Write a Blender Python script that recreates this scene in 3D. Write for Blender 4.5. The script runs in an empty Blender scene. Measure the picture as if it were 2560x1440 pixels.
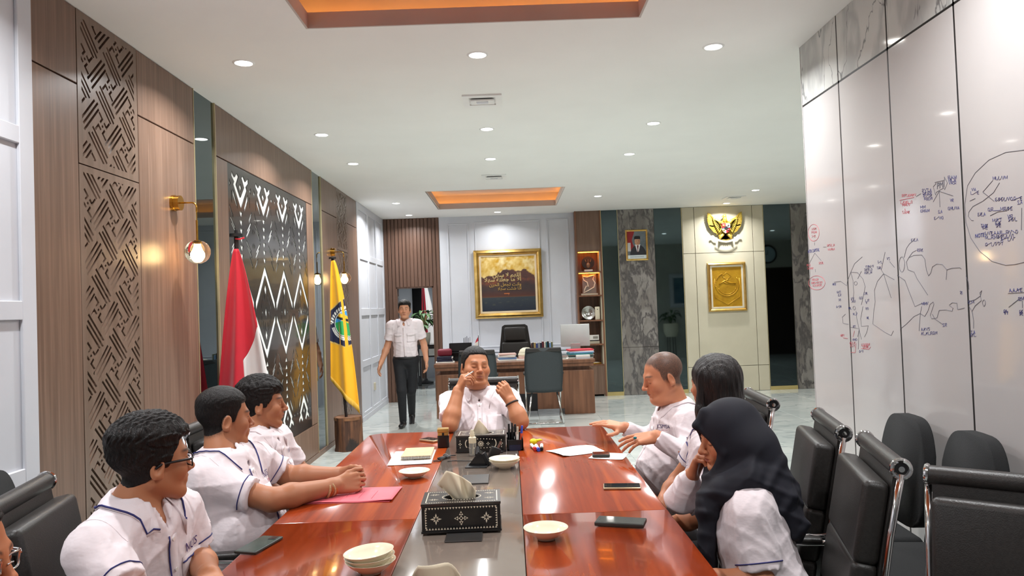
import bpy, bmesh, math, random
import numpy as np
from mathutils import Vector, Matrix
from mathutils.bvhtree import BVHTree
random.seed(7)
D = bpy.data; SC = bpy.context.scene; COL = SC.collection

# ------------------------------------------------------------------ camera
cam_d = D.cameras.new('camera'); cam = D.objects.new('camera', cam_d); COL.objects.link(cam)
cam_d.sensor_width = 36.0; cam_d.lens = 1880.0/2560.0*36.0; cam_d.clip_start = 0.05
PITCH, YAW, ROLL = math.radians(1.454), math.radians(-0.266), -math.atan(0.036)
cam.matrix_world = (Matrix.Translation((0, 0, 1.5)) @ Matrix.Rotation(YAW, 4, 'Z')
                    @ Matrix.Rotation(math.pi/2 + PITCH, 4, 'X') @ Matrix.Rotation(ROLL, 4, 'Z'))
SC.camera = cam

# ------------------------------------------------------------------ world + exposure
w = D.worlds.new('world'); SC.world = w; w.use_nodes = True
w.node_tree.nodes['Background'].inputs[0].default_value = (0.8, 0.86, 1.0, 1)
w.node_tree.nodes['Background'].inputs[1].default_value = 0.0
vs = SC.view_settings
vs.view_transform = 'Standard'; vs.look = 'None'; vs.gamma = 1.0; vs.use_curve_mapping = False
vs.exposure = 0.1
LAMP_W = 23.0          # watts of one ceiling downlight
SPREAD = 146.0         # beam spread of a downlight, degrees
LAMP_C = (.975, .99, 1.0)

# ------------------------------------------------------------------ materials
MATS = {}
def srgb(r, g=None, b=None):
    if g is None: r, g, b = r
    f = lambda c: (c/255.0/12.92) if c/255.0 <= 0.04045 else ((c/255.0+0.055)/1.055)**2.4
    return (f(r), f(g), f(b), 1.0)
def mat(name, col, rough=0.5, metal=0.0, spec=0.5, coat=0.0, col2=None, nscale=(5, 5, 5), ndetail=4.0, nrange=(0.35, 0.65),
        distort=0.0, bump=0.0, bscale=None, emis=None, estr=0.0, trans=0.0, ior=1.45, alpha=1.0, sheen=0.0, vcol=False,
        col3=None, n3=(2, 2, 2), n3range=(0.45, 0.6), sss=0.0):
    if name in MATS: return MATS[name]
    m = D.materials.new(name); m.use_nodes = True; MATS[name] = m
    nt = m.node_tree; N = nt.nodes; L = nt.links; b = N['Principled BSDF']
    c = srgb(col)
    b.inputs['Base Color'].default_value = c
    b.inputs['Roughness'].default_value = rough; b.inputs['Metallic'].default_value = metal
    b.inputs['Specular IOR Level'].default_value = spec
    b.inputs['Coat Weight'].default_value = coat; b.inputs['Coat Roughness'].default_value = 0.04
    b.inputs['IOR'].default_value = ior
    b.inputs['Transmission Weight'].default_value = trans; b.inputs['Alpha'].default_value = alpha
    if sheen: b.inputs['Sheen Weight'].default_value = sheen
    if sss:
        b.inputs['Subsurface Weight'].default_value = sss; b.inputs['Subsurface Radius'].default_value = (1.0, 0.35, 0.2)
        b.inputs['Subsurface Scale'].default_value = 0.008
    if emis is not None:
        b.inputs['Emission Color'].default_value = srgb(emis); b.inputs['Emission Strength'].default_value = estr
    tc = None
    def noise(scale, detail, dist=0.0):
        nonlocal tc
        if tc is None: tc = N.new('ShaderNodeTexCoord')
        mp = N.new('ShaderNodeMapping'); mp.inputs['Scale'].default_value = scale
        L.new(tc.outputs['Object'], mp.inputs['Vector'])
        nz = N.new('ShaderNodeTexNoise'); nz.inputs['Scale'].default_value = 1.0
        nz.inputs['Detail'].default_value = detail; nz.inputs['Distortion'].default_value = dist
        L.new(mp.outputs[0], nz.inputs['Vector']); return nz
    src = None
    if vcol:
        va = N.new('ShaderNodeVertexColor'); va.layer_name = 'Col'; src = va.outputs[0]
    if col2 is not None:
        nz = noise(nscale, ndetail, distort)
        mr = N.new('ShaderNodeMapRange'); mr.inputs[1].default_value = nrange[0]; mr.inputs[2].default_value = nrange[1]
        L.new(nz.outputs[0], mr.inputs[0])
        mx = N.new('ShaderNodeMix'); mx.data_type = 'RGBA'
        mx.inputs[6].default_value = c; mx.inputs[7].default_value = srgb(col2)
        L.new(mr.outputs[0], mx.inputs[0]); src = mx.outputs[2]
        if col3 is not None:
            n3n = noise(n3, 5.0, distort)
            m3 = N.new('ShaderNodeMapRange'); m3.inputs[1].default_value = n3range[0]; m3.inputs[2].default_value = n3range[1]
            L.new(n3n.outputs[0], m3.inputs[0])
            mx3 = N.new('ShaderNodeMix'); mx3.data_type = 'RGBA'; mx3.inputs[7].default_value = srgb(col3)
            L.new(m3.outputs[0], mx3.inputs[0]); L.new(src, mx3.inputs[6]); src = mx3.outputs[2]
    if src is not None: L.new(src, b.inputs['Base Color'])
    if bump:
        nb = noise(bscale or nscale, 3.0)
        bp = N.new('ShaderNodeBump'); bp.inputs['Strength'].default_value = bump; bp.inputs['Distance'].default_value = 0.01
        L.new(nb.outputs[0], bp.inputs['Height']); L.new(bp.outputs[0], b.inputs['Normal'])
    return m
def marble(name, base, vein, dark, scale, rough, w1=0.05, w2=0.12, stretch=(1, 1, 1), rnd=False, coat=0.0, warp=0.9):
    if name in MATS: return MATS[name]
    m = D.materials.new(name); m.use_nodes = True; MATS[name] = m
    nt = m.node_tree; N = nt.nodes; L = nt.links; b = N['Principled BSDF']
    b.inputs['Roughness'].default_value = rough; b.inputs['Coat Weight'].default_value = coat; b.inputs['Coat Roughness'].default_value = 0.03
    tc = N.new('ShaderNodeTexCoord'); mp = N.new('ShaderNodeMapping'); mp.inputs['Scale'].default_value = [scale*s for s in stretch]
    if rnd:
        oi = N.new('ShaderNodeObjectInfo'); mu = N.new('ShaderNodeMath'); mu.operation = 'MULTIPLY'; mu.inputs[1].default_value = 40.0
        L.new(oi.outputs['Random'], mu.inputs[0]); cb = N.new('ShaderNodeCombineXYZ')
        L.new(mu.outputs[0], cb.inputs[0]); L.new(mu.outputs[0], cb.inputs[1]); L.new(cb.outputs[0], mp.inputs['Location'])
    L.new(tc.outputs['Object'], mp.inputs['Vector'])
    wn = N.new('ShaderNodeTexNoise'); wn.inputs['Scale'].default_value = 1.1; wn.inputs['Detail'].default_value = 5
    L.new(mp.outputs[0], wn.inputs['Vector'])
    sc = N.new('ShaderNodeVectorMath'); sc.operation = 'SCALE'; sc.inputs['Scale'].default_value = warp
    L.new(wn.outputs['Color'], sc.inputs[0])
    ad = N.new('ShaderNodeVectorMath'); ad.operation = 'ADD'; L.new(mp.outputs[0], ad.inputs[0]); L.new(sc.outputs[0], ad.inputs[1])
    def ridge(s, det, width):
        nz = N.new('ShaderNodeTexNoise'); nz.inputs['Scale'].default_value = s; nz.inputs['Detail'].default_value = det
        L.new(ad.outputs[0], nz.inputs['Vector'])
        a = N.new('ShaderNodeMath'); a.operation = 'SUBTRACT'; a.inputs[1].default_value = 0.5; L.new(nz.outputs[0], a.inputs[0])
        ab = N.new('ShaderNodeMath'); ab.operation = 'ABSOLUTE'; L.new(a.outputs[0], ab.inputs[0])
        mr = N.new('ShaderNodeMapRange'); mr.interpolation_type = 'SMOOTHSTEP'
        mr.inputs[1].default_value = 0.0; mr.inputs[2].default_value = width; mr.inputs[3].default_value = 1.0; mr.inputs[4].default_value = 0.0
        L.new(ab.outputs[0], mr.inputs[0]); return mr.outputs[0]
    r1 = ridge(1.3, 3, w1); r2 = ridge(0.7, 4, w2)
    mx = N.new('ShaderNodeMix'); mx.data_type = 'RGBA'; mx.inputs[6].default_value = srgb(base); mx.inputs[7].default_value = srgb(vein)
    L.new(r2, mx.inputs[0])
    mx2 = N.new('ShaderNodeMix'); mx2.data_type = 'RGBA'; mx2.inputs[7].default_value = srgb(dark)
    L.new(r1, mx2.inputs[0]); L.new(mx.outputs[2], mx2.inputs[6]); L.new(mx2.outputs[2], b.inputs['Base Color'])
    return m

M_wood = mat('wood_veneer', (124, 98, 82), 0.36, col2=(103, 79, 65), nscale=(22, 22, 0.7), ndetail=6, nrange=(.3, .7), spec=0.5, col3=(138, 111, 94), n3=(60, 60, 1.5), n3range=(.5, .75))
M_woodcarve = mat('carved_wood', (124, 103, 89), 0.32, col2=(110, 90, 76), nscale=(30, 30, 1.2), ndetail=5)
M_woodslat = mat('slat_wood', (106, 78, 64), 0.45, col2=(86, 62, 49), nscale=(30, 30, 1.0), ndetail=5)
M_wooddark = mat('groove_dark', (52, 38, 32), 0.6, col2=(42, 31, 27), nscale=(20, 20, 2))
M_deskwood = mat('desk_wood', (134, 92, 68), 0.33, col2=(104, 69, 50), nscale=(20, 20, 1.2), ndetail=6)
M_tablewood = mat('table_wood', (150, 58, 24), 0.12, col2=(118, 42, 16), nscale=(26, 1.3, 20), ndetail=7, nrange=(.3, .7), distort=.6, coat=0.25, spec=.4, col3=(170, 74, 28), n3=(9, .7, 9), n3range=(.5, .7))
M_tablestrip = mat('table_strip', (128, 116, 106), 0.12, coat=0.4, col2=(120, 108, 99), nscale=(3, 3, 3))
M_white = mat('white_paint', (205, 207, 213), 0.45, col2=(201, 203, 209), nscale=(3, 3, 3))
M_ceil = mat('ceiling_paint', (238, 238, 234), 0.7, col2=(234, 234, 230), nscale=(1.5, 1.5, 1.5))
M_tan = mat('tan_paint', (190, 178, 170), 0.6, col2=(184, 172, 164), nscale=(3, 3, 3))
M_orange = mat('orange_wood_ceiling', (214, 120, 60), 0.4, col2=(182, 92, 42), nscale=(3, 40, 3), ndetail=5)
M_darkgap = mat('dark_gap', (22, 19, 18), 0.6, col2=(18, 15, 15))
M_mirror = mat('tinted_mirror', (92, 106, 108), 0.02, metal=1.0, col2=(90, 103, 106))
M_mirrordark = mat('dark_tinted_mirror', (84, 96, 99), 0.03, metal=1.0, col2=(82, 93, 97))
M_gold = mat('gold_metal', (220, 184, 112), 0.30, metal=1.0, col2=(196, 156, 82), nscale=(8, 8, 8))
M_brass = mat('brass', (200, 155, 70), 0.22, metal=1.0, col2=(182, 138, 58), nscale=(20, 20, 20))
M_edge = mat('pale_brass_edge', (210, 196, 156), 0.3, metal=.5, col2=(200, 186, 146), nscale=(8, 8, 8))
M_goldpaint = mat('gold_paint', (190, 150, 66), 0.38, metal=0.6, col2=(164, 120, 42), nscale=(14, 14, 14))
M_cream = mat('cream_panel', (196, 188, 166), 0.4, col2=(190, 182, 160), nscale=(3, 3, 3))
M_board = mat('whiteboard_gloss', (188, 183, 181), 0.07, coat=0.3, col2=(184, 179, 178), nscale=(2, 2, 2))
M_black = mat('black_plastic', (24, 24, 26), 0.4, col2=(20, 20, 22), nscale=(30, 30, 30))
M_blackgloss = mat('black_gloss', (30, 29, 30), 0.16, coat=.3, col2=(26, 25, 26), nscale=(4, 4, 4))
M_chrome = mat('chrome', (215, 215, 215), 0.08, metal=1.0, col2=(200, 200, 200), nscale=(4, 4, 4))
M_leather = mat('black_leather', (44, 41, 39), 0.38, col2=(36, 34, 32), nscale=(120, 120, 120), bump=.12, bscale=(300, 300, 300))
M_fabricblk = mat('black_fabric', (26, 27, 28), 0.85, col2=(20, 21, 22), nscale=(300, 300, 300), bump=.2)
M_meshfab = mat('grey_mesh_fabric', (50, 56, 58), 0.6, col2=(42, 48, 50), nscale=(250, 250, 250), bump=.1)
M_floor = marble('floor_marble', (205, 209, 203), (192, 198, 193), (176, 183, 180), 1.1, 0.07, .03, .16, (1, 1.8, 1), rnd=True, coat=.3)
M_whmarble = marble('white_marble', (200, 200, 196), (172, 172, 170), (120, 120, 120), 2.2, 0.08, .012, .09, (1, 1.6, .7))
M_grmarble = marble('grey_marble', (146, 141, 136), (116, 110, 105), (84, 80, 79), 2.6, 0.15, .09, .24, (1.3, 1, .5), warp=2.6)
M_grout = mat('grout', (150, 152, 148), 0.7, col2=(142, 144, 140))
M_porcelain = mat('porcelain', (236, 226, 200), 0.12, coat=.4, col2=(232, 222, 196))
M_paper = mat('white_paper', (236, 232, 224), 0.7, col2=(231, 227, 219), nscale=(6, 6, 6))
M_tissue = mat('tissue_paper', (240, 228, 200), 0.8, col2=(236, 223, 195), nscale=(10, 10, 10))

# ------------------------------------------------------------------ mesh helpers
def link(o, parent=None):
    COL.objects.link(o)
    if parent is not None: o.parent = parent
    return o
def raw(name, verts, faces, m, parent=None, smooth=False):
    me = D.meshes.new(name); me.from_pydata([tuple(v) for v in verts], [], faces); me.update()
    if m: me.materials.append(m)
    if smooth: me.polygons.foreach_set('use_smooth', [True]*len(me.polygons))
    return link(D.objects.new(name, me), parent)
class MB:
    """collects shapes into one mesh"""
    def __init__(s): s.bm = bmesh.new()
    def _m(s, c, rot): 
        R = rot if isinstance(rot, Matrix) else (Matrix.Rotation(rot, 4, 'Z') if rot else Matrix.Identity(4))
        return Matrix.Translation(c) @ R.to_4x4()
    def box(s, c, size, rot=None, bev=0.0, seg=2):
        r = bmesh.ops.create_cube(s.bm, size=1.0, matrix=s._m(c, rot) @ Matrix.Diagonal((*size, 1)))
        if bev:
            es = list({e for v in r['verts'] for e in v.link_edges})
            bmesh.ops.bevel(s.bm, geom=es, offset=bev, segments=seg, profile=0.5, affect='EDGES')
        return s
    def b2(s, lo, hi, bev=0.0, seg=2):
        return s.box([(a+b)/2 for a, b in zip(lo, hi)], [abs(b-a) for a, b in zip(lo, hi)], None, bev, seg)
    def cyl(s, a, b, r, r2=None, n=20, cap=True):
        a, b = Vector(a), Vector(b); d = b-a; q = d.to_track_quat('Z', 'Y').to_matrix().to_4x4()
        bmesh.ops.create_cone(s.bm, cap_ends=cap, segments=n, radius1=r, radius2=r if r2 is None else r2, depth=d.length,
                              matrix=Matrix.Translation((a+b)/2) @ q)
        return s
    def ball(s, c, r, n=16, rot=None):
        r = (r, r, r) if not hasattr(r, '__len__') else r
        bmesh.ops.create_uvsphere(s.bm, u_segments=n, v_segments=max(6, n*2//3), radius=1.0, matrix=s._m(c, rot) @ Matrix.Diagonal((*r, 1)))
        return s
    def tube(s, pts, r, n=8, close=False):
        pts = [Vector(p) for p in pts]; rings = []; k = len(pts); up = None
        rr = r if hasattr(r, '__len__') else [r]*k
        for i, p in enumerate(pts):
            if close: t = pts[(i+1) % k]-pts[i-1]
            else: t = pts[min(i+1, k-1)]-pts[max(i-1, 0)]
            t.normalize()
            if up is None: up = t.orthogonal().normalized()
            u = (up-t*up.dot(t))
            if u.length < 1e-6: u = t.orthogonal()
            u.normalize(); up = u; v = t.cross(u)
            rings.append([s.bm.verts.new(p+u*math.cos(2*math.pi*j/n)*rr[i]+v*math.sin(2*math.pi*j/n)*rr[i]) for j in range(n)])
        for i in range(k if close else k-1):
            A, B = rings[i], rings[(i+1) % k]
            for j in range(n): s.bm.faces.new((A[j], A[(j+1) % n], B[(j+1) % n], B[j]))
        if not close:
            s.bm.faces.new(rings[0][::-1]); s.bm.faces.new(rings[-1])
        return s
    def lathe(s, prof, c=(0, 0, 0), n=32, rot=None):
        M = s._m(c, rot); rings = []
        for r, z in prof:
            rings.append([s.bm.verts.new(M @ Vector((r*math.cos(2*math.pi*j/n), r*math.sin(2*math.pi*j/n), z))) for j in range(n)] if r > 1e-5 else [s.bm.verts.new(M @ Vector((0, 0, z)))])
        for A, B in zip(rings, rings[1:]):
            for j in range(n):
                a = [A[j % len(A)], A[(j+1) % len(A)], B[(j+1) % len(B)], B[j % len(B)]]
                f = list(dict.fromkeys(a))
                if len(f) > 2: s.bm.faces.new(f)
        return s
    def prism(s, poly, lo, hi, M=None):
        """2-D polygon extruded from lo to hi along local z"""
        M = M or Matrix.Identity(4)
        A = [s.bm.verts.new(M @ Vector((x, y, lo))) for x, y in poly]; B = [s.bm.verts.new(M @ Vector((x, y, hi))) for x, y in poly]
        n = len(poly)
        s.bm.faces.new(A[::-1]); s.bm.faces.new(B)
        for i in range(n): s.bm.faces.new((A[i], A[(i+1) % n], B[(i+1) % n], B[i]))
        return s
    def grid(s, pts):
        V = [[s.bm.verts.new(p) for p in row] for row in pts]
        for i in range(len(V)-1):
            for j in range(len(V[0])-1): s.bm.faces.new((V[i][j], V[i][j+1], V[i+1][j+1], V[i+1][j]))
        return s
    def build(s, name, m, parent=None, smooth=False, solid=0.0):
        bmesh.ops.recalc_face_normals(s.bm, faces=s.bm.faces)
        if solid: bmesh.ops.solidify(s.bm, geom=s.bm.faces[:], thickness=solid)
        me = D.meshes.new(name); s.bm.to_mesh(me); s.bm.free()
        if m: me.materials.append(m)
        if smooth:
            me.polygons.foreach_set('use_smooth', [True]*len(me.polygons))
            if smooth is not True: me.set_sharp_from_angle(angle=math.radians(smooth))
        return link(D.objects.new(name, me), parent)
def tag(o, label=None, cat=None, group=None, kind=None):
    if label: o['label'] = label
    if cat: o['category'] = cat
    if group: o['group'] = group
    if kind: o['kind'] = kind
    return o
def struct(o): o['kind'] = 'structure'; return o
def thing(name, label, cat, loc=(0, 0, 0), rz=0.0, group=None):
    o = D.objects.new(name, None); COL.objects.link(o); o.empty_display_size = .1
    o.location = loc; o.rotation_euler = (0, 0, rz)
    return tag(o, label, cat, group)
def dup(root, loc=None, rz=None, label=None, group=None):
    r = root.copy(); COL.objects.link(r)
    if loc is not None: r.location = loc
    if rz is not None: r.rotation_euler = (0, 0, rz)
    tag(r, label, None, group)
    for ch in list(root.children):
        c = ch.copy(); COL.objects.link(c); c.parent = r
        for g in list(ch.children):
            d = g.copy(); COL.objects.link(d); d.parent = c
    return r
def inst(o, loc, parent=None, rz=None, scale=None):
    c = o.copy(); COL.objects.link(c); c.location = loc
    if parent is not None: c.parent = parent
    if rz is not None: c.rotation_euler = (0, 0, rz)
    if scale is not None: c.scale = scale
    return c
def poly_holes(name, outer, holes, thick, M, m, parent=None):
    """flat plate with real cut-outs"""
    cu = D.curves.new(name, 'CURVE'); cu.dimensions = '2D'; cu.fill_mode = 'BOTH'; cu.extrude = thick/2
    for pl in [outer]+holes:
        sp = cu.splines.new('POLY'); sp.points.add(len(pl)-1); sp.use_cyclic_u = True
        for p, (x, y) in zip(sp.points, pl): p.co = (x, y, 0, 1)
    o = D.objects.new(name, cu); me = D.meshes.new_from_object(o); D.objects.remove(o); D.curves.remove(cu)
    me.transform(M); me.materials.clear(); me.materials.append(m); me.name = name
    return link(D.objects.new(name, me), parent)
def text_mesh(name, body, size, M, m, parent=None, ext=0.0005, shear=0.0, align='LEFT', spacing=1.0, bold=0.0):
    cu = D.curves.new(name, 'FONT'); cu.body = body; cu.size = size; cu.extrude = ext; cu.shear = shear
    cu.align_x = align; cu.space_character = spacing; cu.offset = bold; cu.resolution_u = 3
    o = D.objects.new(name, cu); me = D.meshes.new_from_object(o); D.objects.remove(o); D.curves.remove(cu)
    me.transform(M); me.materials.clear(); me.materials.append(m); me.name = name
    return link(D.objects.new(name, me), parent)
def frame4(x, y, z, o):
    M = Matrix.Identity(4)
    for i, v in enumerate((x, y, z, o)):
        for j in range(3): M[j][i] = v[j]
    return M
# local x,y drawn on a wall: left wall (seen from +X), back wall (seen from -Y), right wall (seen from -X)
def on_left(y, z, x): return frame4((0, 1, 0), (0, 0, 1), (1, 0, 0), (x, y, z))
def on_back(x, z, y): return frame4((1, 0, 0), (0, 0, 1), (0, -1, 0), (x, y, z))
def on_right(y, z, x): return frame4((0, -1, 0), (0, 0, 1), (-1, 0, 0), (x, y, z))

# ================================================================== STRUCTURE
CZ = 3.03; LX = -2.05; BY = 12.45; RX = 1.84; RY = 4.58; CY = 12.28
# floor with tiles
floor = struct(MB().b2((-3.2, -3.0, -0.1), (7.8, 16.9, -0.004)).build('floor', M_grout))
tl = 0.8
def tile_mesh():
    return MB().box((0, 0, -0.006), (tl-.003, tl-.003, 0.012), bev=0.0012, seg=1)
t0 = None
for i in range(-1, 12):
    for j in range(-3, 16):
        x, y = -2.05+tl*(i+.5)+.0, -0.35+tl*(j+.5)
        if x > 2.3 and y < 4.2: continue
        if x < -2.4 and y < 12.4: continue
        if t0 is None: t0 = tile_mesh().build('floor_tile', M_floor, floor); t0.location = (x, y, 0)
        else: inst(t0, (x, y, 0), floor)
for i in range(-1, 3):
    for j in range(16, 22):
        inst(t0, (-2.05+tl*(i+.5), -0.35+tl*(j+.5), 0), floor)

# ceiling with two recesses
C1 = (-1.035, 0.762, 0.9, 4.0); C2 = (-1.02, 0.78, 9.68, 11.46)
mb = MB()
def slab(x0, x1, y0, y1): mb.b2((x0, y0, CZ), (x1, y1, CZ+.08))
slab(-2.3, C1[0], -3, 12.6); slab(C1[1], 7.8, -3, 12.6)
slab(C1[0], C1[1], -3, C1[2]); slab(C1[0], C1[1], C1[3], C2[2]); slab(C1[0], C1[1], C2[3], 12.6)
ceiling = struct(mb.build('ceiling', M_ceil))
M_led = mat('led_strip', (255, 200, 130), 0.5, emis=(255, 176, 92), estr=12.0, col2=(255, 168, 78))
def cove(c, inner):
    x0, x1, y0, y1 = c; h0 = CZ+.075; h1 = CZ+.22; e = .13
    m = MB(); t = .012
    h0 = CZ+.084
    m.b2((x0, y1-t, CZ-.001), (x1, y1-.0005, h0)); m.b2((x0, y0+.0005, CZ-.001), (x1, y0+t, h0))
    m.b2((x0+.0005, y0+t, CZ-.001), (x0+t, y1-t, h0)); m.b2((x1-t, y0+t, CZ-.001), (x1-.0005, y1-t, h0))
    m.build('recess_fascia', M_tan, ceiling)
    m = MB()
    for (a, b) in (((x0-e, y1+e, CZ+.08), (x1+e, y1+e+.02, h1)), ((x0-e, y0-e-.02, CZ+.08), (x1+e, y0-e, h1)),
                   ((x0-e-.02, y0-e, CZ+.08), (x0-e, y1+e, h1)), ((x1+e, y0-e, CZ+.08), (x1+e+.02, y1+e, h1))): m.b2(a, b)
    m.b2((x0-e, y0-e, h1), (x1+e, y1+e, h1+.02))
    m.build('recess_shell', M_tan, ceiling)
    m = MB(); q = .045
    m.b2((x0-e+.02, y1+q, CZ+.082), (x1+e-.02, y1+q+.012, CZ+.09)); m.b2((x0-e+.02, y0-q-.012, CZ+.082), (x1+e-.02, y0-q, CZ+.09))
    m.b2((x0-q-.012, y0, CZ+.082), (x0-q, y1, CZ+.09)); m.b2((x1+q, y0, CZ+.082), (x1+q+.012, y1, CZ+.09))
    m.build('light_strip', M_led, ceiling)
    if inner:
        n = 3; wd = (x1-x0-.2)/n
        xs = [(-.98, -.63), (-.535, .22), (.32, .72)]
        for a, b in xs:
            MB().b2((a-.0, y0-.05, h1-.035), (b, y1+.05, h1-.01), bev=.004, seg=1).build('ceiling_panel', M_orange, ceiling)
cove(C1, True); cove(C2, False)

# ---- left wall
wl = struct(MB().b2((LX-.22, -3.0, 0), (LX-.05, 12.6, CZ)).build('wall_left', M_wood))
def lpanel(name, y0, y1, z0, z1, m, t=.022, g=.004, bev=.002):
    return MB().b2((LX-.052, y0+g, z0+g), (LX-.022+t, y1-g, z1-g), bev=bev, seg=1).build(name, m, wl)
ZJ = 2.655
for y0, y1 in ((3.26, 3.62), (4.21, 4.97), (8.35, 9.08), (9.67, 10.28)):
    lpanel('wood_panel', y0, y1, 0.05, ZJ, M_wood); lpanel('wood_panel', y0, y1, ZJ, CZ, M_wood)
lpanel('wood_panel', 5.34, 7.95, ZJ, CZ, M_wood)
lpanel('wood_panel', 5.34, 5.56, 0.36, ZJ, M_wood); lpanel('wood_panel', 7.715, 7.95, 0.36, ZJ, M_wood)
lpanel('wood_panel', 5.34, 7.95, 0.05, 0.36, M_wood)
# carved fret panels
def clip_poly(pl, x0, x1, y0, y1):
    for ax, lim, sg in ((0, x0, 1), (0, x1, -1), (1, y0, 1), (1, y1, -1)):
        out = []
        for i in range(len(pl)):
            p, q = pl[i-1], pl[i]; a_, b_ = sg*(p[ax]-lim), sg*(q[ax]-lim)
            if a_*b_ < 0:
                t = a_/(a_-b_); out.append((p[0]+(q[0]-p[0])*t, p[1]+(q[1]-p[1])*t))
            if b_ >= 0: out.append(q)
        pl = out
        if len(pl) < 3: return None
    return pl
def area(p): return sum(p[i-1][0]*p[i][1]-p[i][0]*p[i-1][1] for i in range(len(p)))/2
def carved(y0, y1, z0, z1):
    """interlocking key fret cut at 45 degrees into a board"""
    W, Hh = y1-y0, z1-z0; u = .0265; g = .25; mg = .036; c_ = math.sqrt(.5)
    MB().b2((LX-.052, y0+.002, z0+.003), (LX-.046, y1-.002, z1-.003)).build('carved_back', M_woodcarve, wl)
    hooks = []
    for k in range(4):
        c, s_ = [(1, 0), (0, 1), (-1, 0), (0, -1)][k]
        hooks.append([(2+x*c-y*s_, 2+x*s_+y*c) for x, y in ((-1+g, -2.85+g), (-1+g, -1-g), (.15, -1-g), (.15, -1+g), (-1-g, -1+g), (-1-g, -2.85+g))])
    hooks.append([(2-g, 2-g), (2+g, 2-g), (2+g, 2+g), (2-g, 2+g)])
    rects = [(.1, -1-g, 7.3, -1+g), (.7, -2-g, 7.9, -2+g), (.1, -3-g, 7.3, -3+g)]
    rects += [(4+1-g, .7, 4+1+g, 7.9), (4+2-g, .1, 4+2+g, 7.3), (4+3-g, .7, 4+3+g, 7.9)]
    base = hooks+[[(a, b), (c, b), (c, d), (a, d)] for a, b, c, d in rects]
    hs = []
    for i in range(-16, 17):
        for j in range(-16, 17):
            ox, oy = i*8-j*4, i*4+j*8
            for pl in base:
                q = [((x+ox-y-oy)*c_*u+W/2, (x+ox+y+oy)*c_*u+Hh/2) for x, y in pl]
                if max(p[0] for p in q) < mg or min(p[0] for p in q) > W-mg or max(p[1] for p in q) < mg or min(p[1] for p in q) > Hh-mg: continue
                q = clip_poly(q, mg, W-mg, mg, Hh-mg)
                if q and abs(area(q)) > 1.2e-4*.5: hs.append(q)
    poly_holes('carved_board', [(.002, .003), (W-.002, .003), (W-.002, Hh-.003), (.002, Hh-.003)], hs, .024, on_left(y0, z0, LX-.012), M_woodcarve, wl)
for y0, y1 in ((3.62, 4.21), (9.08, 9.67)):
    carved(y0, y1, 2.27, CZ); carved(y0, y1, 0.10, 2.27)
# tinted mirror strips with brass edges
for y0, y1 in ((4.97, 5.34), (7.95, 8.35)):
    MB().b2((LX-.052, y0+.008, 0.05), (LX-.012, y1-.008, CZ)).build('mirror_strip', M_mirror, wl)
    for y in (y0, y1-.007): MB().b2((LX-.052, y, .05), (LX+.002, y+.007, CZ)).build('brass_edge', M_edge, wl)
bl_ = struct(MB().b2((LX-.052, 3.26, 0), (LX+.004, 10.28, .05)).build('baseboard_left', M_wood))

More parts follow.
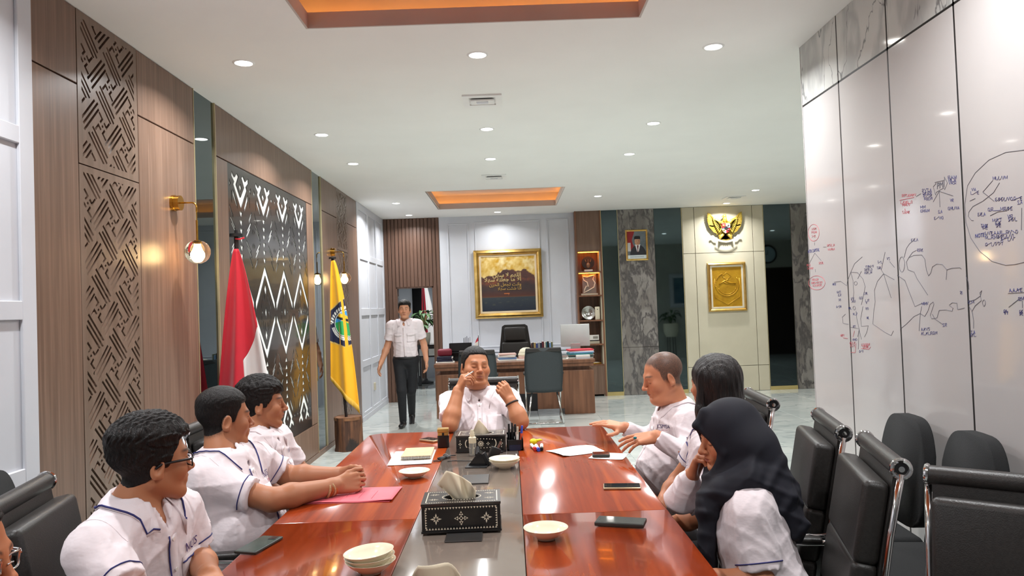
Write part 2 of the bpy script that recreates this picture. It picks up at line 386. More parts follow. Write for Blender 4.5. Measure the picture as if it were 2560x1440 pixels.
# centre lattice panel : white backing + black cut-out sheet
LY0, LY1, LZ0, LZ1 = 5.56, 7.715, .42, 2.64
M_backwhite = mat('white_backing', (236, 236, 232), .5, col2=(230, 230, 226))
M_lattice = mat('black_lattice', (38, 36, 35), .22, coat=.3, col2=(33, 31, 30), nscale=(4, 4, 4))
lpanel('lattice_backing', LY0, LY1, .36, ZJ, M_backwhite, t=.0125)
holes = []
colw = (LY1-LY0)/4; HH = (LZ1-LZ0)/2
def add(pl, cx, both=True):
    """pl: points (x from column centre, y from the top edge downward)"""
    a = [(cx+x, LZ1-y) for x, y in pl]; holes.append(a)
    if both: holes.append([(cx+x, LZ0+y) for x, y in pl][::-1])
def bar(x0, y0, x1, y1, w): return [(x0-w, y0), (x0+w, y0), (x1+w, y1), (x1-w, y1)]
for k in range(4):
    cx = LY0+colw*(k+.5)
    # forked V
    add([(0, .30), (-.150, .135), (-.130, .11), (-.185, .075), (-.18, .035), (-.115, .075), (-.07, .035), (-.03, .055), (-.085, .125), (0, .215),
         (.085, .125), (.03, .055), (.07, .035), (.115, .075), (.18, .035), (.185, .075), (.130, .11), (.150, .135)], cx)
    add([(0, .105), (-.026, .135), (0, .175), (.026, .135)], cx)
    for s in (-1, 1):
        add([(s*.145, .185), (s*.165, .165), (s*.165, .215), (s*.075, .315), (s*.075, .285)], cx)
        add([(s*.205, .135), (s*.235, .10), (s*.235, .165)], cx)
        add([(s*.19, .19), (s*.202, .18), (s*.202, .27), (s*.19, .285)], cx)
    for q in range(6):
        y = .325+q*.066
        add([(-.036, y), (.036, y), (0, y+.050)], cx)
    # feathered diamonds between the columns
    for s in (-1, 1):
        e = s*colw/2
        for q in range(9):
            f = abs(q-4); y = .345+q*.0425
            xi = .026+.018*max(0, 3-f); xo = .185-.022*f-(.03 if q == 4 else 0); up = .055 if q < 4 else -.055
            if q == 4: pl = [(e-s*xi, y-.018), (e-s*xi, y+.018), (e-s*xo, y)]
            else: pl = [(e-s*xi, y-up), (e-s*xi, y-up+.024), (e-s*xo, y+up*.5+.024), (e-s*xo, y+up*.5)]
            add(pl, cx)
        for q in (-1, 1):
            add([(e-s*.010, .515+q*.03), (e-s*.010, .515+q*.085), (e-s*.030, .515+q*.057)], cx)
    # big inverted V, thin companions outside it, slits and diamonds inside
    sl = 1.22; xe = colw/2-.016
    add([(0, .715), (xe, .715+xe*sl), (xe, .715+xe*sl+.076), (0, .715+.084), (-xe, .715+xe*sl+.076), (-xe, .715+xe*sl)], cx)
    for top in (.678, .644):
        for s in (-1, 1): add([(s*.050, top+.050*sl), (s*xe, top+xe*sl), (s*xe, top+xe*sl+.015), (s*.050, top+.050*sl+.015)], cx)
    add([(0, .865), (.030, .915), (0, .972), (-.030, .915)], cx)
    for s in (-1, 1):
        for q in range(4):
            x0 = .045+q*.034; y0 = .925+q*.040
            add([(s*x0, y0), (s*(x0+.010), y0+.012), (s*(x0+.010), y0+.085), (s*x0, y0+.073)], cx)
        add([(s*.028, .965), (s*.038, .953), (s*.038, 1.02), (s*.028, 1.03)], cx)
def pin(p, pl):
    r = False
    for i in range(len(pl)):
        a_, b_ = pl[i-1], pl[i]
        if (a_[1] > p[1]) != (b_[1] > p[1]) and p[0] < (b_[0]-a_[0])*(p[1]-a_[1])/(b_[1]-a_[1])+a_[0]: r = not r
    return r
def poly_hit(A, B):
    if max(p[0] for p in A) < min(p[0] for p in B) or min(p[0] for p in A) > max(p[0] for p in B): return False
    if max(p[1] for p in A) < min(p[1] for p in B) or min(p[1] for p in A) > max(p[1] for p in B): return False
    if pin(A[0], B) or pin(B[0], A): return True
    cr = lambda o, a_, b_: (a_[0]-o[0])*(b_[1]-o[1])-(a_[1]-o[1])*(b_[0]-o[0])
    for i in range(len(A)):
        for j in range(len(B)):
            p, q, r, t = A[i-1], A[i], B[j-1], B[j]
            if cr(p, q, r)*cr(p, q, t) <= 0 and cr(r, t, p)*cr(r, t, q) <= 0: return True
    return False
# drop polygons that leave the sheet or cross the mid line
good = []
mid = (LZ0+LZ1)/2
for h in holes:
    xs, ys = [p[0] for p in h], [p[1] for p in h]
    if min(xs) < LY0+.012 or max(xs) > LY1-.012 or min(ys) < LZ0+.012 or max(ys) > LZ1-.012: continue
    if abs(area(h)) < 2e-5: continue
    if min(ys) < mid-.004 and max(ys) > mid+.004: continue
    h = h if area(h) > 0 else h[::-1]
    if not any(poly_hit(h, g_) for g_ in good): good.append(h)
# diamonds on the mid line
for k in range(4):
    cx = LY0+colw*(k+.5)
    good.append([(cx, mid-.055), (cx+.022, mid), (cx, mid+.055), (cx-.022, mid)])
    for s in (-1, 1):
        x = cx+s*.085
        good.append([(x-.008, mid-.03), (x+.010, mid), (x-.008, mid+.03), (x-.018, mid)])
poly_holes('lattice_sheet', [(LY0, LZ0-.06), (LY1, LZ0-.06), (LY1, LZ1+.012), (LY0, LZ1+.012)], good, .006, on_left(0, 0, LX-.0065), M_lattice, wl)

# far white panelled part of the left wall (10.28 .. 12.45) and near part (.. 3.26)
def wainscot(parent, y0, y1, cols, rows, x, nm='wall_moulding'):
    MB().b2((x-.056, y0, 0), (x-.010, y1, CZ)).build('wall_board', M_white, parent)
    for a, b in cols: MB().b2((x-.010, a, 0), (x+.006, b, CZ), bev=.003, seg=1).build(nm, M_white, parent)
    ys = sorted(cols)
    for a, b in rows:
        for (l, r) in zip(ys, ys[1:]):
            MB().b2((x-.010, l[1], a), (x+.006, r[0], b), bev=.003, seg=1).build(nm, M_white, parent)
wainscot(wl, 10.28, 12.45, [(10.28, 10.42), (11.03, 11.12), (11.70, 11.79), (12.34, 12.45)], [(0, .12), (.735, .83), (1.455, 1.555), (2.245, 2.33), (2.93, CZ)], LX)
wainscot(wl, -3.0, 3.26, [(-3, -2.9), (-1.4, -1.28), (.22, .34), (1.7, 1.82), (3.165, 3.26)], [(0, .9), (1.52, 1.60), (2.265, 2.34), (2.9, CZ)], LX+.004)
struct(MB().b2((LX-.005, 10.28, 0), (LX+.012, 12.45, .07)).build('trim_1', M_white))

# ---- back wall
wb = MB()
DX0, DX1, DZ = -1.862, -1.245, 1.89
wb.b2((-2.3, BY+.02, 0), (DX0, BY+.17, CZ)); wb.b2((DX1, BY+.02, 0), (1.14, BY+.17, CZ)); wb.b2((DX0, BY+.02, DZ), (DX1, BY+.17, CZ))
wb.b2((1.13, CY+.02, 0), (6.0, CY+.3, CZ)) if False else None
wbk = struct(wb.build('wall_back', M_white))
# wood slats around the door
ns = 15; x = -2.045; pw = (-1.12+2.045)/ns; s_full = s_top = None
for k in range(ns):
    a, b = x+k*pw+.004, x+(k+1)*pw-.004
    if b <= DX0+.03 or a >= DX1-.01: z0 = 0
    else: z0 = DZ
    if k in (0, 1): pass
    MB().b2((a, BY-.012, z0), (b, BY+.02, CZ), bev=.006, seg=2).build('wood_slat', M_woodslat, wbk)
for a, b in ((-2.05, DX0), (DX1, -1.12)):
    MB().b2((a, BY+.012, 0), (b, BY+.0205, CZ)).build('slat_backing', M_woodslat, wbk)
MB().b2((DX0, BY+.012, DZ), (DX1, BY+.0205, CZ)).build('slat_backing', M_woodslat, wbk)
d1 = MB()
d1.b2((DX0-.01, BY-.0, 0), (DX0+.018, BY+.19, DZ)); d1.b2((DX1-.018, BY, 0), (DX1+.01, BY+.19, DZ)); d1.b2((DX0, BY, DZ-.018), (DX1, BY+.19, DZ+.01))
door = struct(d1.build('door_1', M_woodslat))
MB().b2((DX0+.018, BY+.05, 1.45), (DX0+.026, BY+.09, 1.75)).build('door_plate', M_chrome, door)
# white panelled centre
def ring(parent, x0, x1, z0, z1, y, w=.022, t=.014, m=M_white, nm='wall_moulding'):
    for lo, hi in (((x0, z0), (x1, z0+w)), ((x0, z1-w), (x1, z1)), ((x0, z0+w), (x0+w, z1-w)), ((x1-w, z0+w), (x1, z1-w))):
        MB().b2((lo[0], y-t, lo[1]), (hi[0], y+.005, hi[1]), bev=.004, seg=1).build(nm, m, parent)
MB().b2((-1.12, BY, 0), (1.125, BY+.022, CZ)).build('wall_board', M_white, wbk)
ring(wbk, -.985, -.633, .85, 2.915, BY); ring(wbk, -.53, .55, .85, 2.93, BY); ring(wbk, .663, 1.03, .85, 2.94, BY)
ring(wbk, -.985, -.633, .12, .72, BY); ring(wbk, -.53, .55, .12, .72, BY); ring(wbk, .663, 1.03, .12, .72, BY)
MB().b2((-1.12, BY-.022, .765), (1.118, BY, .80), bev=.004, seg=1).build('wall_moulding', M_white, wbk)
struct(MB().b2((-1.12, BY-.014, 0), (1.118, BY, .1)).build('trim_2', M_white))
# right section, slightly proud
wb2 = struct(MB().b2((1.50, CY+.02, 0), (7.8, CY+.4, CZ)).build('wall_back_right', M_cream))
def bpanel(name, x0, x1, z0, z1, m, t=.0, g=.0025): return MB().b2((x0+g, CY-t, z0+g), (x1-g, CY+.02, z1-g), bev=.0015, seg=1).build(name, m, wb2)
bpanel('mirror_strip', 1.553, 1.815, .06, CZ, M_mirrordark)
for xx in (1.545, 1.815): MB().b2((xx, CY-.006, .0), (xx+.008, CY+.02, CZ)).build('brass_edge', M_edge, wb2)
bpanel('marble_panel', 1.823, 2.415, 0.775, CZ, M_grmarble, .012); bpanel('marble_panel', 1.823, 2.415, 0, .775, M_grmarble, .012)
bpanel('mirror_strip', 2.415, 2.866, .06, CZ, M_mirrordark)
MB().b2((2.866, CY-.008, 0), (2.876, CY+.02, CZ)).build('brass_edge', M_edge, wb2)
for x0, x1 in ((2.876, 3.075), (3.075, 4.026), (4.026, 4.205)):
    for z0, z1 in ((0, .412), (.412, 2.268), (2.268, CZ)): bpanel('cream_panel', x0, x1, z0, z1, M_cream, .012, .004)
MB().b2((4.205, CY-.008, 0), (4.213, CY+.02, CZ)).build('brass_edge', M_edge, wb2)
bpanel('mirror_strip', 4.213, 4.655, .06, CZ, M_mirrordark)
bpanel('marble_panel', 4.66, 5.25, 0, CZ, M_grmarble, .012)
bpanel('cream_panel', 5.25, 7.7, 0, CZ, M_cream)
for a, b in ((1.553, 1.815), (2.42, 2.866), (4.213, 4.655)):
    MB().b2((a, CY-.012, 0), (b, CY+.02, .06)).build('brass_skirting', mat('pale_gold_skirting', (178, 160, 104), .4, col2=(170, 152, 96)), wb2)

# ---- right partition with whiteboard panels, returning to the right
wr = MB(); wr.b2((RX+.02, -3.0, 0), (RX+.16, RY, CZ)); wr.b2((RX+.16, RY-.14, 0), (7.8, RY, CZ))
wr = struct(wr.build('wall_right', mat('partition_paint', (196, 194, 184), .5, col2=(191, 189, 179))))
MB().b2((RX+.0195, -3.0, .0), (RX+.0205, RY-.001, CZ)).build('joint_backing', M_darkgap, wr)
MB().b2((RX+.0015, -3.0, 2.655), (RX+.0194, RY-.012, 2.671)).build('joint_strip', M_darkgap, wr)
for k in range(0, 13): MB().b2((RX+.0015, 4.07-.53*k-.0075, 0), (RX+.0194, 4.07-.53*k+.0075, CZ)).build('joint_strip', M_darkgap, wr)
yj = [RY-.004]+[4.07-.53*k for k in range(0, 14)]
for a, b in zip(yj[1:], yj):
    MB().b2((RX, a+.006, .0), (RX+.02, b-.006, 2.658), bev=.0015, seg=1).build('whiteboard_panel', M_board, wr)
    MB().b2((RX, a+.006, 2.668), (RX+.02, b-.006, CZ), bev=.0015, seg=1).build('marble_panel', M_whmarble, wr)
MB().b2((RX, RY-.006, 0), (RX+.16, RY+.002, CZ)).build('end_cap', M_board, wr)
# other enclosing walls
struct(MB().b2((-2.3, -3.1, 0), (2.0, -3.0, CZ)).build('wall_rear', M_white))
struct(MB().b2((7.7, RY, 0), (7.8, 12.6, CZ)).build('wall_far_right', M_cream))
# small room seen through the door
a = MB(); a.b2((-3.3, 16.8, 0), (.7, 16.9, CZ)); a.b2((-3.3, 12.62, 0), (-3.2, 16.8, CZ)); a.b2((.6, 12.62, 0), (.7, 16.8, CZ))
struct(a.build('wall_next_room', M_white))
struct(MB().b2((-3.3, 12.62, 2.8), (.7, 16.9, 2.86)).build('ceiling_next_room', M_ceil))

# ================================================================== CEILING LIGHTS
M_lens = mat('lamp_lens', (255, 255, 250), .4, emis=(255, 252, 244), estr=14.0, col2=(255, 255, 252))
M_trim = mat('lamp_trim', (235, 235, 232), .4, col2=(230, 230, 228))
def downlight(x, y, where, z=CZ, power=LAMP_W, bulb=True, off=False):
    t = thing('ceiling_downlight', 'round ceiling downlight '+where, 'downlight', (x, y, z), 0, 'recessed ceiling downlights')
    MB().lathe([(.050, 0), (.052, -.005), (.062, -.004), (.066, 0)], n=28).build('trim_ring', M_trim, t, smooth=40)
    MB().lathe([(0, -.0035), (.03, -.0035), (.051, -.002), (.051, .0)], n=24).build('lens', M_lens, t, smooth=True)
    if bulb:
        ld = D.lights.new('downlight_lamp', 'AREA'); ld.shape = 'DISK'; ld.size = .09; ld.energy = power; ld.color = LAMP_C
        ld.spread = math.radians(SPREAD)
        lo = D.objects.new('downlight_lamp_offscreen' if off else 'downlight_lamp', ld); link(lo, t); lo.location = (0, 0, -.008)
    return t
XS = (-1.548, -.136, 1.29)
YR = [(4.505, 'just past the near ceiling recess'), (6.395, 'in the row past the nearer vent'), (7.69, 'in the row before the farther vent')]
SIDE = (', lattice wall side', ', in line with the vents', ', whiteboard side')
for y, wh in YR:
    for x, sd in zip(XS, SIDE): downlight(x, y, wh+sd)
downlight(XS[0], 10.62, 'beside the far ceiling recess above the white panelled wall', power=LAMP_W*1.4)
downlight(1.312, 10.62, 'beside the far ceiling recess on the shelf side')
downlight(3.54, 10.58, 'in front of the small slanted vent by the cream panel')
downlight(XS[0], 12.0, 'above the wood slat doorway wall', power=LAMP_W*.6)
downlight(-.132, 12.0, 'above the calligraphy painting', power=LAMP_W*.38)
downlight(3.516, 11.92, 'right above the golden bird emblem')
# lamps of the side bay that show only as reflections in the tinted glass, of the table bay above the frame, and of the next room
downlight(3.54, 7.69, 'in the side bay beyond the whiteboard wall', off=True); downlight(6.05, 7.5, 'in the side bay near the wall clock', off=True)
for y, wh in ((2.55, 'beside the near ceiling recess'), (.62, 'before the near ceiling recess')):
    for x, sd in ((XS[0], SIDE[0]), (XS[2], SIDE[2])): downlight(x, y, wh+sd, off=True)
downlight(-1.6, 14.2, 'in the small room behind the doorway', z=2.8, power=LAMP_W*2.0, off=True)
# air-conditioning vents
def vent(x0, x1, y0, y1, label, slant=0.0):
    t = thing('ceiling_vent', label, 'air vent', ((x0+x1)/2, (y0+y1)/2, CZ)); w_, h_ = x1-x0, y1-y0
    m = MB()
    for lo, hi in (((-w_/2, -h_/2), (w_/2, -h_/2+.05)), ((-w_/2, h_/2-.05), (w_/2, h_/2)), ((-w_/2, -h_/2+.05), (-w_/2+.045, h_/2-.05)), ((w_/2-.045, -h_/2+.05), (w_/2, h_/2-.05))):
        m.b2((lo[0], lo[1], -.012), (hi[0], hi[1], 0))
    m.build('vent_frame', M_trim, t)
    MB().b2((-w_/2+.045, -h_/2+.05, -.003), (w_/2-.045, h_/2-.05, .001)).build('vent_backing', M_trim, t)
    MB().box((0, .01, -.012), (w_-.11, h_-.13, .012), rot=Matrix.Rotation(math.radians(6), 4, 'X'), bev=.003).build('vent_flap', M_trim, t)
    MB().box((0, .0, -.02), (w_*.3, h_*.25, .006), rot=Matrix.Rotation(math.radians(6), 4, 'X')).build('vent_grille', M_white, t)
vent(-.285, 0.0, 5.345, 5.645, 'square white ceiling air vent with an open flap, nearer of two in line')
vent(-.265, .02, 8.59, 8.92, 'square ceiling air vent just before the far ceiling recess')
vent(3.29, 3.57, 11.10, 11.38, 'small slanted ceiling vent above the golden bird emblem')

# ================================================================== helpers for flat printed pictures
def vcol_mesh(o, cols):
    me = o.data; at_ = me.color_attributes.new('Col', 'FLOAT_COLOR', 'POINT')
    c = np.ones((len(me.vertices), 4), np.float32); c[:, :3] = cols
    at_.data.foreach_set('color', c.ravel())
def lin(c): return np.array(srgb(c)[:3])
M_print = mat('printed_picture', (255, 255, 255), .55, vcol=True)
def picture(name, M, w, h, nx, ny, fn, parent, m=None):
    """flat print: coloured grid, fn(x,y) in metres from the centre -> linear RGB arrays"""
    xs = np.linspace(-w/2, w/2, nx); ys = np.linspace(-h/2, h/2, ny); X, Y = np.meshgrid(xs, ys)
    v = [M @ Vector((x, y, 0)) for x, y in zip(X.ravel(), Y.ravel())]
    f = [(j*nx+i, j*nx+i+1, (j+1)*nx+i+1, (j+1)*nx+i) for j in range(ny-1) for i in range(nx-1)]
    o = raw(name, v, f, m or M_print, parent); vcol_mesh(o, fn(X.ravel(), Y.ravel())); return o
def fnoise(X, Y, sd=0, oct_=4, sc=1.0):
    r = np.random.RandomState(sd); n = np.zeros_like(X); a = 1.0
    for o in range(oct_):
        for _ in range(3):
            th = r.rand()*6.28; k = sc*2**o*(0.7+.6*r.rand()); n += a*np.sin((X*math.cos(th)+Y*math.sin(th))*k+r.rand()*6.28+1.3*np.sin((X*math.sin(th)-Y*math.cos(th))*k*.8+r.rand()*6))
        a *= .55
    return n/3.5
def mixc(a, b, t): t = np.clip(t, 0, 1)[:, None]; return a*(1-t)+b*t
def pic_frame(parent, M, w, h, fw, depth, m, name='frame', steps=((0, 0), (.25, .6), (.55, 1.0), (.8, .75), (1.0, .35))):
    """mitred moulded frame; w,h inside opening"""
    ring_ = []
    for f, d in ((0, 0.0),)+tuple((q, r) for q, r in steps[::-1])+((1.0, 0.0),):
        ring_.append((f*fw, d*depth))
    prof = [(0, 0), (0, depth*.35), (fw*.2, depth*.75), (fw*.45, depth), (fw*.75, depth*.8), (fw, depth*.5), (fw, 0)]
    vs_, fs = [], []; n = len(prof)
    for sx, sy in ((-1, -1), (1, -1), (1, 1), (-1, 1)):
        for o, z in prof: vs_.append(M @ Vector((sx*(w/2+o), sy*(h/2+o), z)))
    for k in range(4):
        for i in range(n-1):
            a, b = k*n+i, ((k+1) % 4)*n+i; fs.append((a, a+1, b+1, b))
    o = raw(name, vs_, fs, m, parent); return o

# ================================================================== WALL DECOR
import unicodedata
FORMS = {}
for cp in range(0xFE70, 0xFEFD):
    d = unicodedata.decomposition(chr(cp)).split()
    if d and d[0] in ('<isolated>', '<final>', '<initial>', '<medial>'): FORMS.setdefault(tuple(d[1:]), {})[d[0][1:-1]] = chr(cp)
def shape_ar(t):
    out, us, i, prev = [], [], 0, False
    while i < len(t):
        if t[i] == '\u0644' and i+1 < len(t) and t[i+1] == '\u0627': us.append(('0644', '0627')); i += 2; continue
        us.append(('%04X' % ord(t[i]),)); i += 1
    for n, k in enumerate(us):
        f = FORMS.get(k)
        if not f: out.append(' '); prev = False; continue
        nxt = n+1 < len(us) and us[n+1] in FORMS and 'final' in FORMS[us[n+1]]; can = 'initial' in f
        out.append(f['medial'] if prev and can and nxt else f.get('final', f['isolated']) if prev else f['initial'] if can and nxt else f['isolated'])
        prev = can and nxt
    return ''.join(out[::-1])
# calligraphy painting
pt = thing('framed_painting', 'large square sunset calligraphy painting in a wide gold frame', 'painting', (0.0, BY, 1.89))
Mp = on_back(0, 0, -.02)
pic_frame(pt, Mp, .95, .96, .085, .05, M_gold, 'gold_frame')
def liner(parent, M, w, h, fw, z0, z1, m, name):
    vs_, fs = [], []
    for sx, sy in ((-1, -1), (1, -1), (1, 1), (-1, 1)):
        for o, z in ((0, z0), (.003, z1), (fw, z1)): vs_.append(M @ Vector((sx*(w/2+o), sy*(h/2+o), z)))
    for k in range(4):
        for i in range(2):
            a, b = k*3+i, ((k+1) % 4)*3+i; fs.append((a, a+1, b+1, b))
    return raw(name, vs_, fs, m, parent)
liner(pt, Mp, .885, .90, .034, .008, .016, mat('cream_liner', (226, 206, 172), .6, col2=(220, 200, 166)), 'cream_liner')
def painting_fn(X, Y):
    n = fnoise(X, Y, 3, 5, 9.0); n2 = fnoise(X, Y, 8, 4, 30.0); n3 = fnoise(X*1.0, Y*4, 5, 4, 25.0)
    sky = mixc(lin((226, 196, 120)), lin((196, 150, 40)), .5+.6*n2+.4*n); sky = mixc(sky, lin((240, 232, 190)), .35*n-.3*n2+.1)
    cl = .185+.05*np.sin(X*7+1.2)+.035*n+.02*n2+.06*(X > .12)*np.clip(1-abs(X-.27)/.16, 0, 1)
    cloud = mixc(lin((92, 58, 50)), lin((66, 46, 46)), .5+.5*n); cloud = mixc(cloud, lin((140, 74, 44)), .7*np.clip(1-abs(Y-.06-.05*n)/.06, 0, 1)*(.5+n2))
    mid = mixc(lin((68, 52, 50)), lin((52, 44, 46)), .5+.6*n); mid = mixc(mid, lin((86, 48, 38)), np.clip((-.10-Y)/.12, 0, 1))
    c = mixc(sky, cloud, (cl-Y)/.012); c = mixc(c, mid, (.02+.02*n-Y)/.06)
    sea = mixc(lin((52, 60, 66)), lin((34, 42, 56)), (-.22-Y)/.2); sea = mixc(sea, lin((100, 98, 70)), np.clip(n3-.55, 0, 1)*np.clip((Y+.42)/.15, 0, 1))
    c = mixc(c, lin((150, 110, 50)), np.clip(1-abs(Y+.213)/.006, 0, 1)); c = mixc(c, sea, (-.216-Y)/.004)
    return c
cv = picture('canvas', Mp @ Matrix.Translation((0, 0, .008)), .885, .90, 90, 90, painting_fn, pt)
for t, x, y, s_, q in (('اللهم لا سهل', .215, .115, .094, 1.0), ('الا ما جعلته سهلا', .215, .042, .092, 1.0), ('وانت تجعل الحزن', .215, -.035, .076, 1.0), ('اذا شئت سهلا', .215, -.102, .07, 1.0)):
    c_ = (214, 190, 130) if y > .02 else (184, 150, 84)
    text_mesh('calligraphy_line', shape_ar(t), s_, Mp @ Matrix.Translation((x, y, .011)), mat('calligraphy_gold_%d' % c_[0], c_, .5, col2=tuple(v-10 for v in c_)), cv, align='RIGHT', bold=.0012)
MB().b2((-.075, -.031-.000, -.172), (.015, -.030, -.155)).build('seal_mark', mat('seal_orange', (190, 110, 60), .6, col2=(170, 96, 52)), cv)
MB().cyl((0, -.0315, -.183), (0, -.030, -.183), .006, n=10).build('seal_mark', MATS['seal_orange'], cv)

# portrait
po = thing('framed_portrait', 'gilt framed official portrait on the grey marble strip', 'portrait', (2.12, CY-.012, 2.44))
Mp = on_back(0, 0, 0)
pic_frame(po, Mp, .30, .445, .03, .022, M_gold, 'gold_frame')
def portrait_fn(X, Y):
    n = fnoise(X, Y, 4, 3, 40.0); c = mixc(lin((84, 92, 98)), lin((120, 128, 134)), .5+.3*n+Y)
    # flag on one side
    red = (X < -.055+.25*(.2-Y)*0-.02*np.sin(Y*20)) & (Y > -.08); c = np.where(red[:, None], lin((150, 40, 44)), c)
    wh = (X < -.10) & (Y < .04) & (Y > -.1); c = np.where(wh[:, None], lin((200, 196, 196)), c)
    body = ((X-.02)/.135)**2+((Y+.185)/.19)**2 < 1; c = np.where((body & (Y < .0))[:, None], lin((44, 44, 50)), c)
    sh = (abs(X-.015) < .012+(.02-Y)*.0+np.clip((Y+.11)/.13, 0, 1)*.035) & (Y < .01) & (Y > -.11); c = np.where(sh[:, None], lin((225, 222, 222)), c)
    tie = (abs(X-.015) < .009+.004*np.sin((Y+.05)*40)) & (Y < -.005) & (Y > -.12); c = np.where(tie[:, None], lin((96, 34, 40)), c)
    face = ((X-.012)/.046)**2+((Y-.06)/.062)**2 < 1; c = np.where(face[:, None], mixc(lin((204, 156, 124)), lin((170, 120, 92)), (X-.0)/.05), c)
    for ex in (-.006, .03): c = np.where((((X-ex)/.009)**2+((Y-.068)/.004)**2 < 1)[:, None], lin((60, 40, 36)), c)
    c = np.where((((X-.012)/.018)**2+((Y-.032)/.0045)**2 < 1)[:, None], lin((150, 84, 76)), c)
    cap = (abs(X-.012) < .05-.06*np.clip(Y-.13, 0, 1)) & (Y > .095) & (Y < .15-.5*(X-.012)**2*10); c = np.where(cap[:, None], lin((26, 26, 30)), c)
    lab = Y < -.165; c = np.where(lab[:, None], lin((216, 226, 228)), c)
    for yy in (-.183, -.200): c = np.where(((abs(Y-yy) < .0035) & (abs(X) < .11) & (np.sin(X*500) > -.6))[:, None], lin((90, 100, 110)), c)
    return c
picture('portrait_print', Mp @ Matrix.Translation((0, 0, .006)), .30, .445, 76, 112, portrait_fn, po)

# gold relief in frame
gr = thing('framed_relief', 'embossed gold crest relief in a gold frame on the cream wall', 'relief', (3.565, CY-.012, 1.705))
pic_frame(gr, Mp, .53, .70, .048, .05, M_gold, 'gold_frame')
liner(gr, Mp, .475, .645, .03, .018, .026, mat('silver_liner', (224, 214, 190), .35, metal=.3, col2=(214, 204, 180)), 'cream_liner')
M_relief = mat('gold_leaf_relief', (186, 140, 30), .42, metal=.35, col2=(168, 122, 22), nscale=(9, 9, 9), bump=.25, bscale=(40, 40, 40))
MB().b2((-.245, -.018, -.33), (.245, 0, .33)).build('relief_board', M_relief, gr)
rl = MB()
def rtube(pts, r): rl.tube([(x, -.018, z) for x, z in pts], r, 6)
rtube([(-.2, .14), (-.22, -.05), (-.2, -.17), (0, -.29), (.2, -.17), (.22, -.05), (.2, .14)], .006)
rtube([(.19*math.cos(a), .04+.19*math.sin(a)) for a in np.linspace(2.0, 6.9, 30)], .007)
rtube([(.15*math.cos(a), .03+.15*math.sin(a)) for a in np.linspace(3.5, 5.95, 20)], .005)
rtube([(-.07, .17), (0, .24), (.07, .17), (0, .12), (-.07, .17)], .005)
rtube([(-.13, .045), (-.06, .085), (-.03, .10), (.0, .085), (.06, .06), (.14, .05)], .012); rtube([(-.06, .085), (-.02, .06), (.14, .05)], .009); rtube([(-.02, .10), (.02, .115)], .012)
rl.build('crest_outline', M_relief, gr, smooth=True)
for k in range(12):
    a = 2.0+k*.12; MB().ball((.19*math.cos(a), -.022, .04+.19*math.sin(a)), (.014, .006, .008), 10, Matrix.Rotation(-a, 4, 'Y')).build('leaf', M_relief, gr, smooth=True)

# Garuda-type golden bird emblem
em = thing('bird_emblem', 'golden winged bird emblem with a heraldic shield and white ribbon', 'emblem', (3.565, CY-.012, 2.66))
M_bird = mat('emblem_gold', (206, 178, 84), .34, metal=.6, col2=(180, 146, 52), nscale=(25, 25, 25))
def feather(root, tip, w_):
    (x0, y0), (x1, y1) = root, tip; dx, dy = x1-x0, y1-y0; L = math.hypot(dx, dy); nx, ny = -dy/L, dx/L
    pl = [(x0+nx*w_*.5, y0+ny*w_*.5), (x0+dx*.7+nx*w_*.55, y0+dy*.7+ny*w_*.55), (x1, y1), (x0+dx*.7-nx*w_*.55, y0+dy*.7-ny*w_*.55), (x0-nx*w_*.5, y0-ny*w_*.5)]
    if area(pl) < 0: pl = pl[::-1]
    return pl
for s in (-1, 1):
    wp_ = [(s*x_, z_) for x_, z_ in ((.03, .08), (.11, .135), (.19, .175), (.275, .25), (.285, .14), (.26, .03), (.19, -.06), (.10, -.10), (.03, -.06))]
    MB().prism(wp_ if area(wp_) > 0 else wp_[::-1], 0, .012, on_back(0, 0, -.036)).build('wing', M_bird, em)
    for k in range(14):
        f = k/13.0
        # tips sweep along the outer edge from the top point down to the body
        tx = .285+.035*math.sin(f*2.2)-.20*f**2.2; tz = .265-.40*f
        rx, rz_ = .10+.085*(1-f)**1.3-.05*f, .06+.10*(1-f)**2-.06*f
        m_ = MB(); m_.prism(feather((s*rx, rz_), (s*tx, tz), .036), 0, .010+.001*k, on_back(0, 0, -.045+.002*k)); m_.build('wing_feather', M_bird, em)
    for k in range(9):
        f = k/8.0
        m_ = MB(); m_.prism(feather((s*(.07+.05*(1-f)), .07-.05*f+.05*(1-f)), (s*(.205-.09*f**1.5), .155-.23*f), .032), 0, .012, on_back(0, 0, -.062)); m_.build('covert_feather', M_bird, em)
    MB().tube([(s*.05, -.06, .07), (s*.11, -.055, .12), (s*.185, -.05, .16), (s*.25, -.045, .23)], [.03, .028, .02, .008], 10).build('wing_arm', M_bird, em, smooth=True)
    MB().tube([(s*.03, -.05, -.09), (s*.085, -.05, -.15), (s*.10, -.05, -.205)], [.030, .024, .012], 8).build('leg', M_bird, em, smooth=True)
for k in range(7):
    a = (k-3)*.2; m_ = MB(); m_.prism(feather((0, -.08), (math.sin(a)*.17, -.07-math.cos(a)*.145), .046), 0, .01, on_back(0, 0, -.035)); m_.build('tail_feather', M_bird, em)
MB().ball((0, -.05, .03), (.075, .035, .12), 18).build('torso', M_bird, em, smooth=True)
hd = MB(); hd.tube([(0, -.06, .10), (-.004, -.07, .15), (-.008, -.075, .185)], [.042, .032, .026], 12); hd.ball((-.012, -.078, .195), (.032, .028, .026), 14)
hd.tube([(-.03, -.08, .197), (-.055, -.082, .19), (-.066, -.082, .176)], [.013, .009, .002], 8); hd.tube([(.005, -.075, .215), (.012, -.075, .236)], [.012, .002], 6)
hd.build('head', M_bird, em, smooth=True)
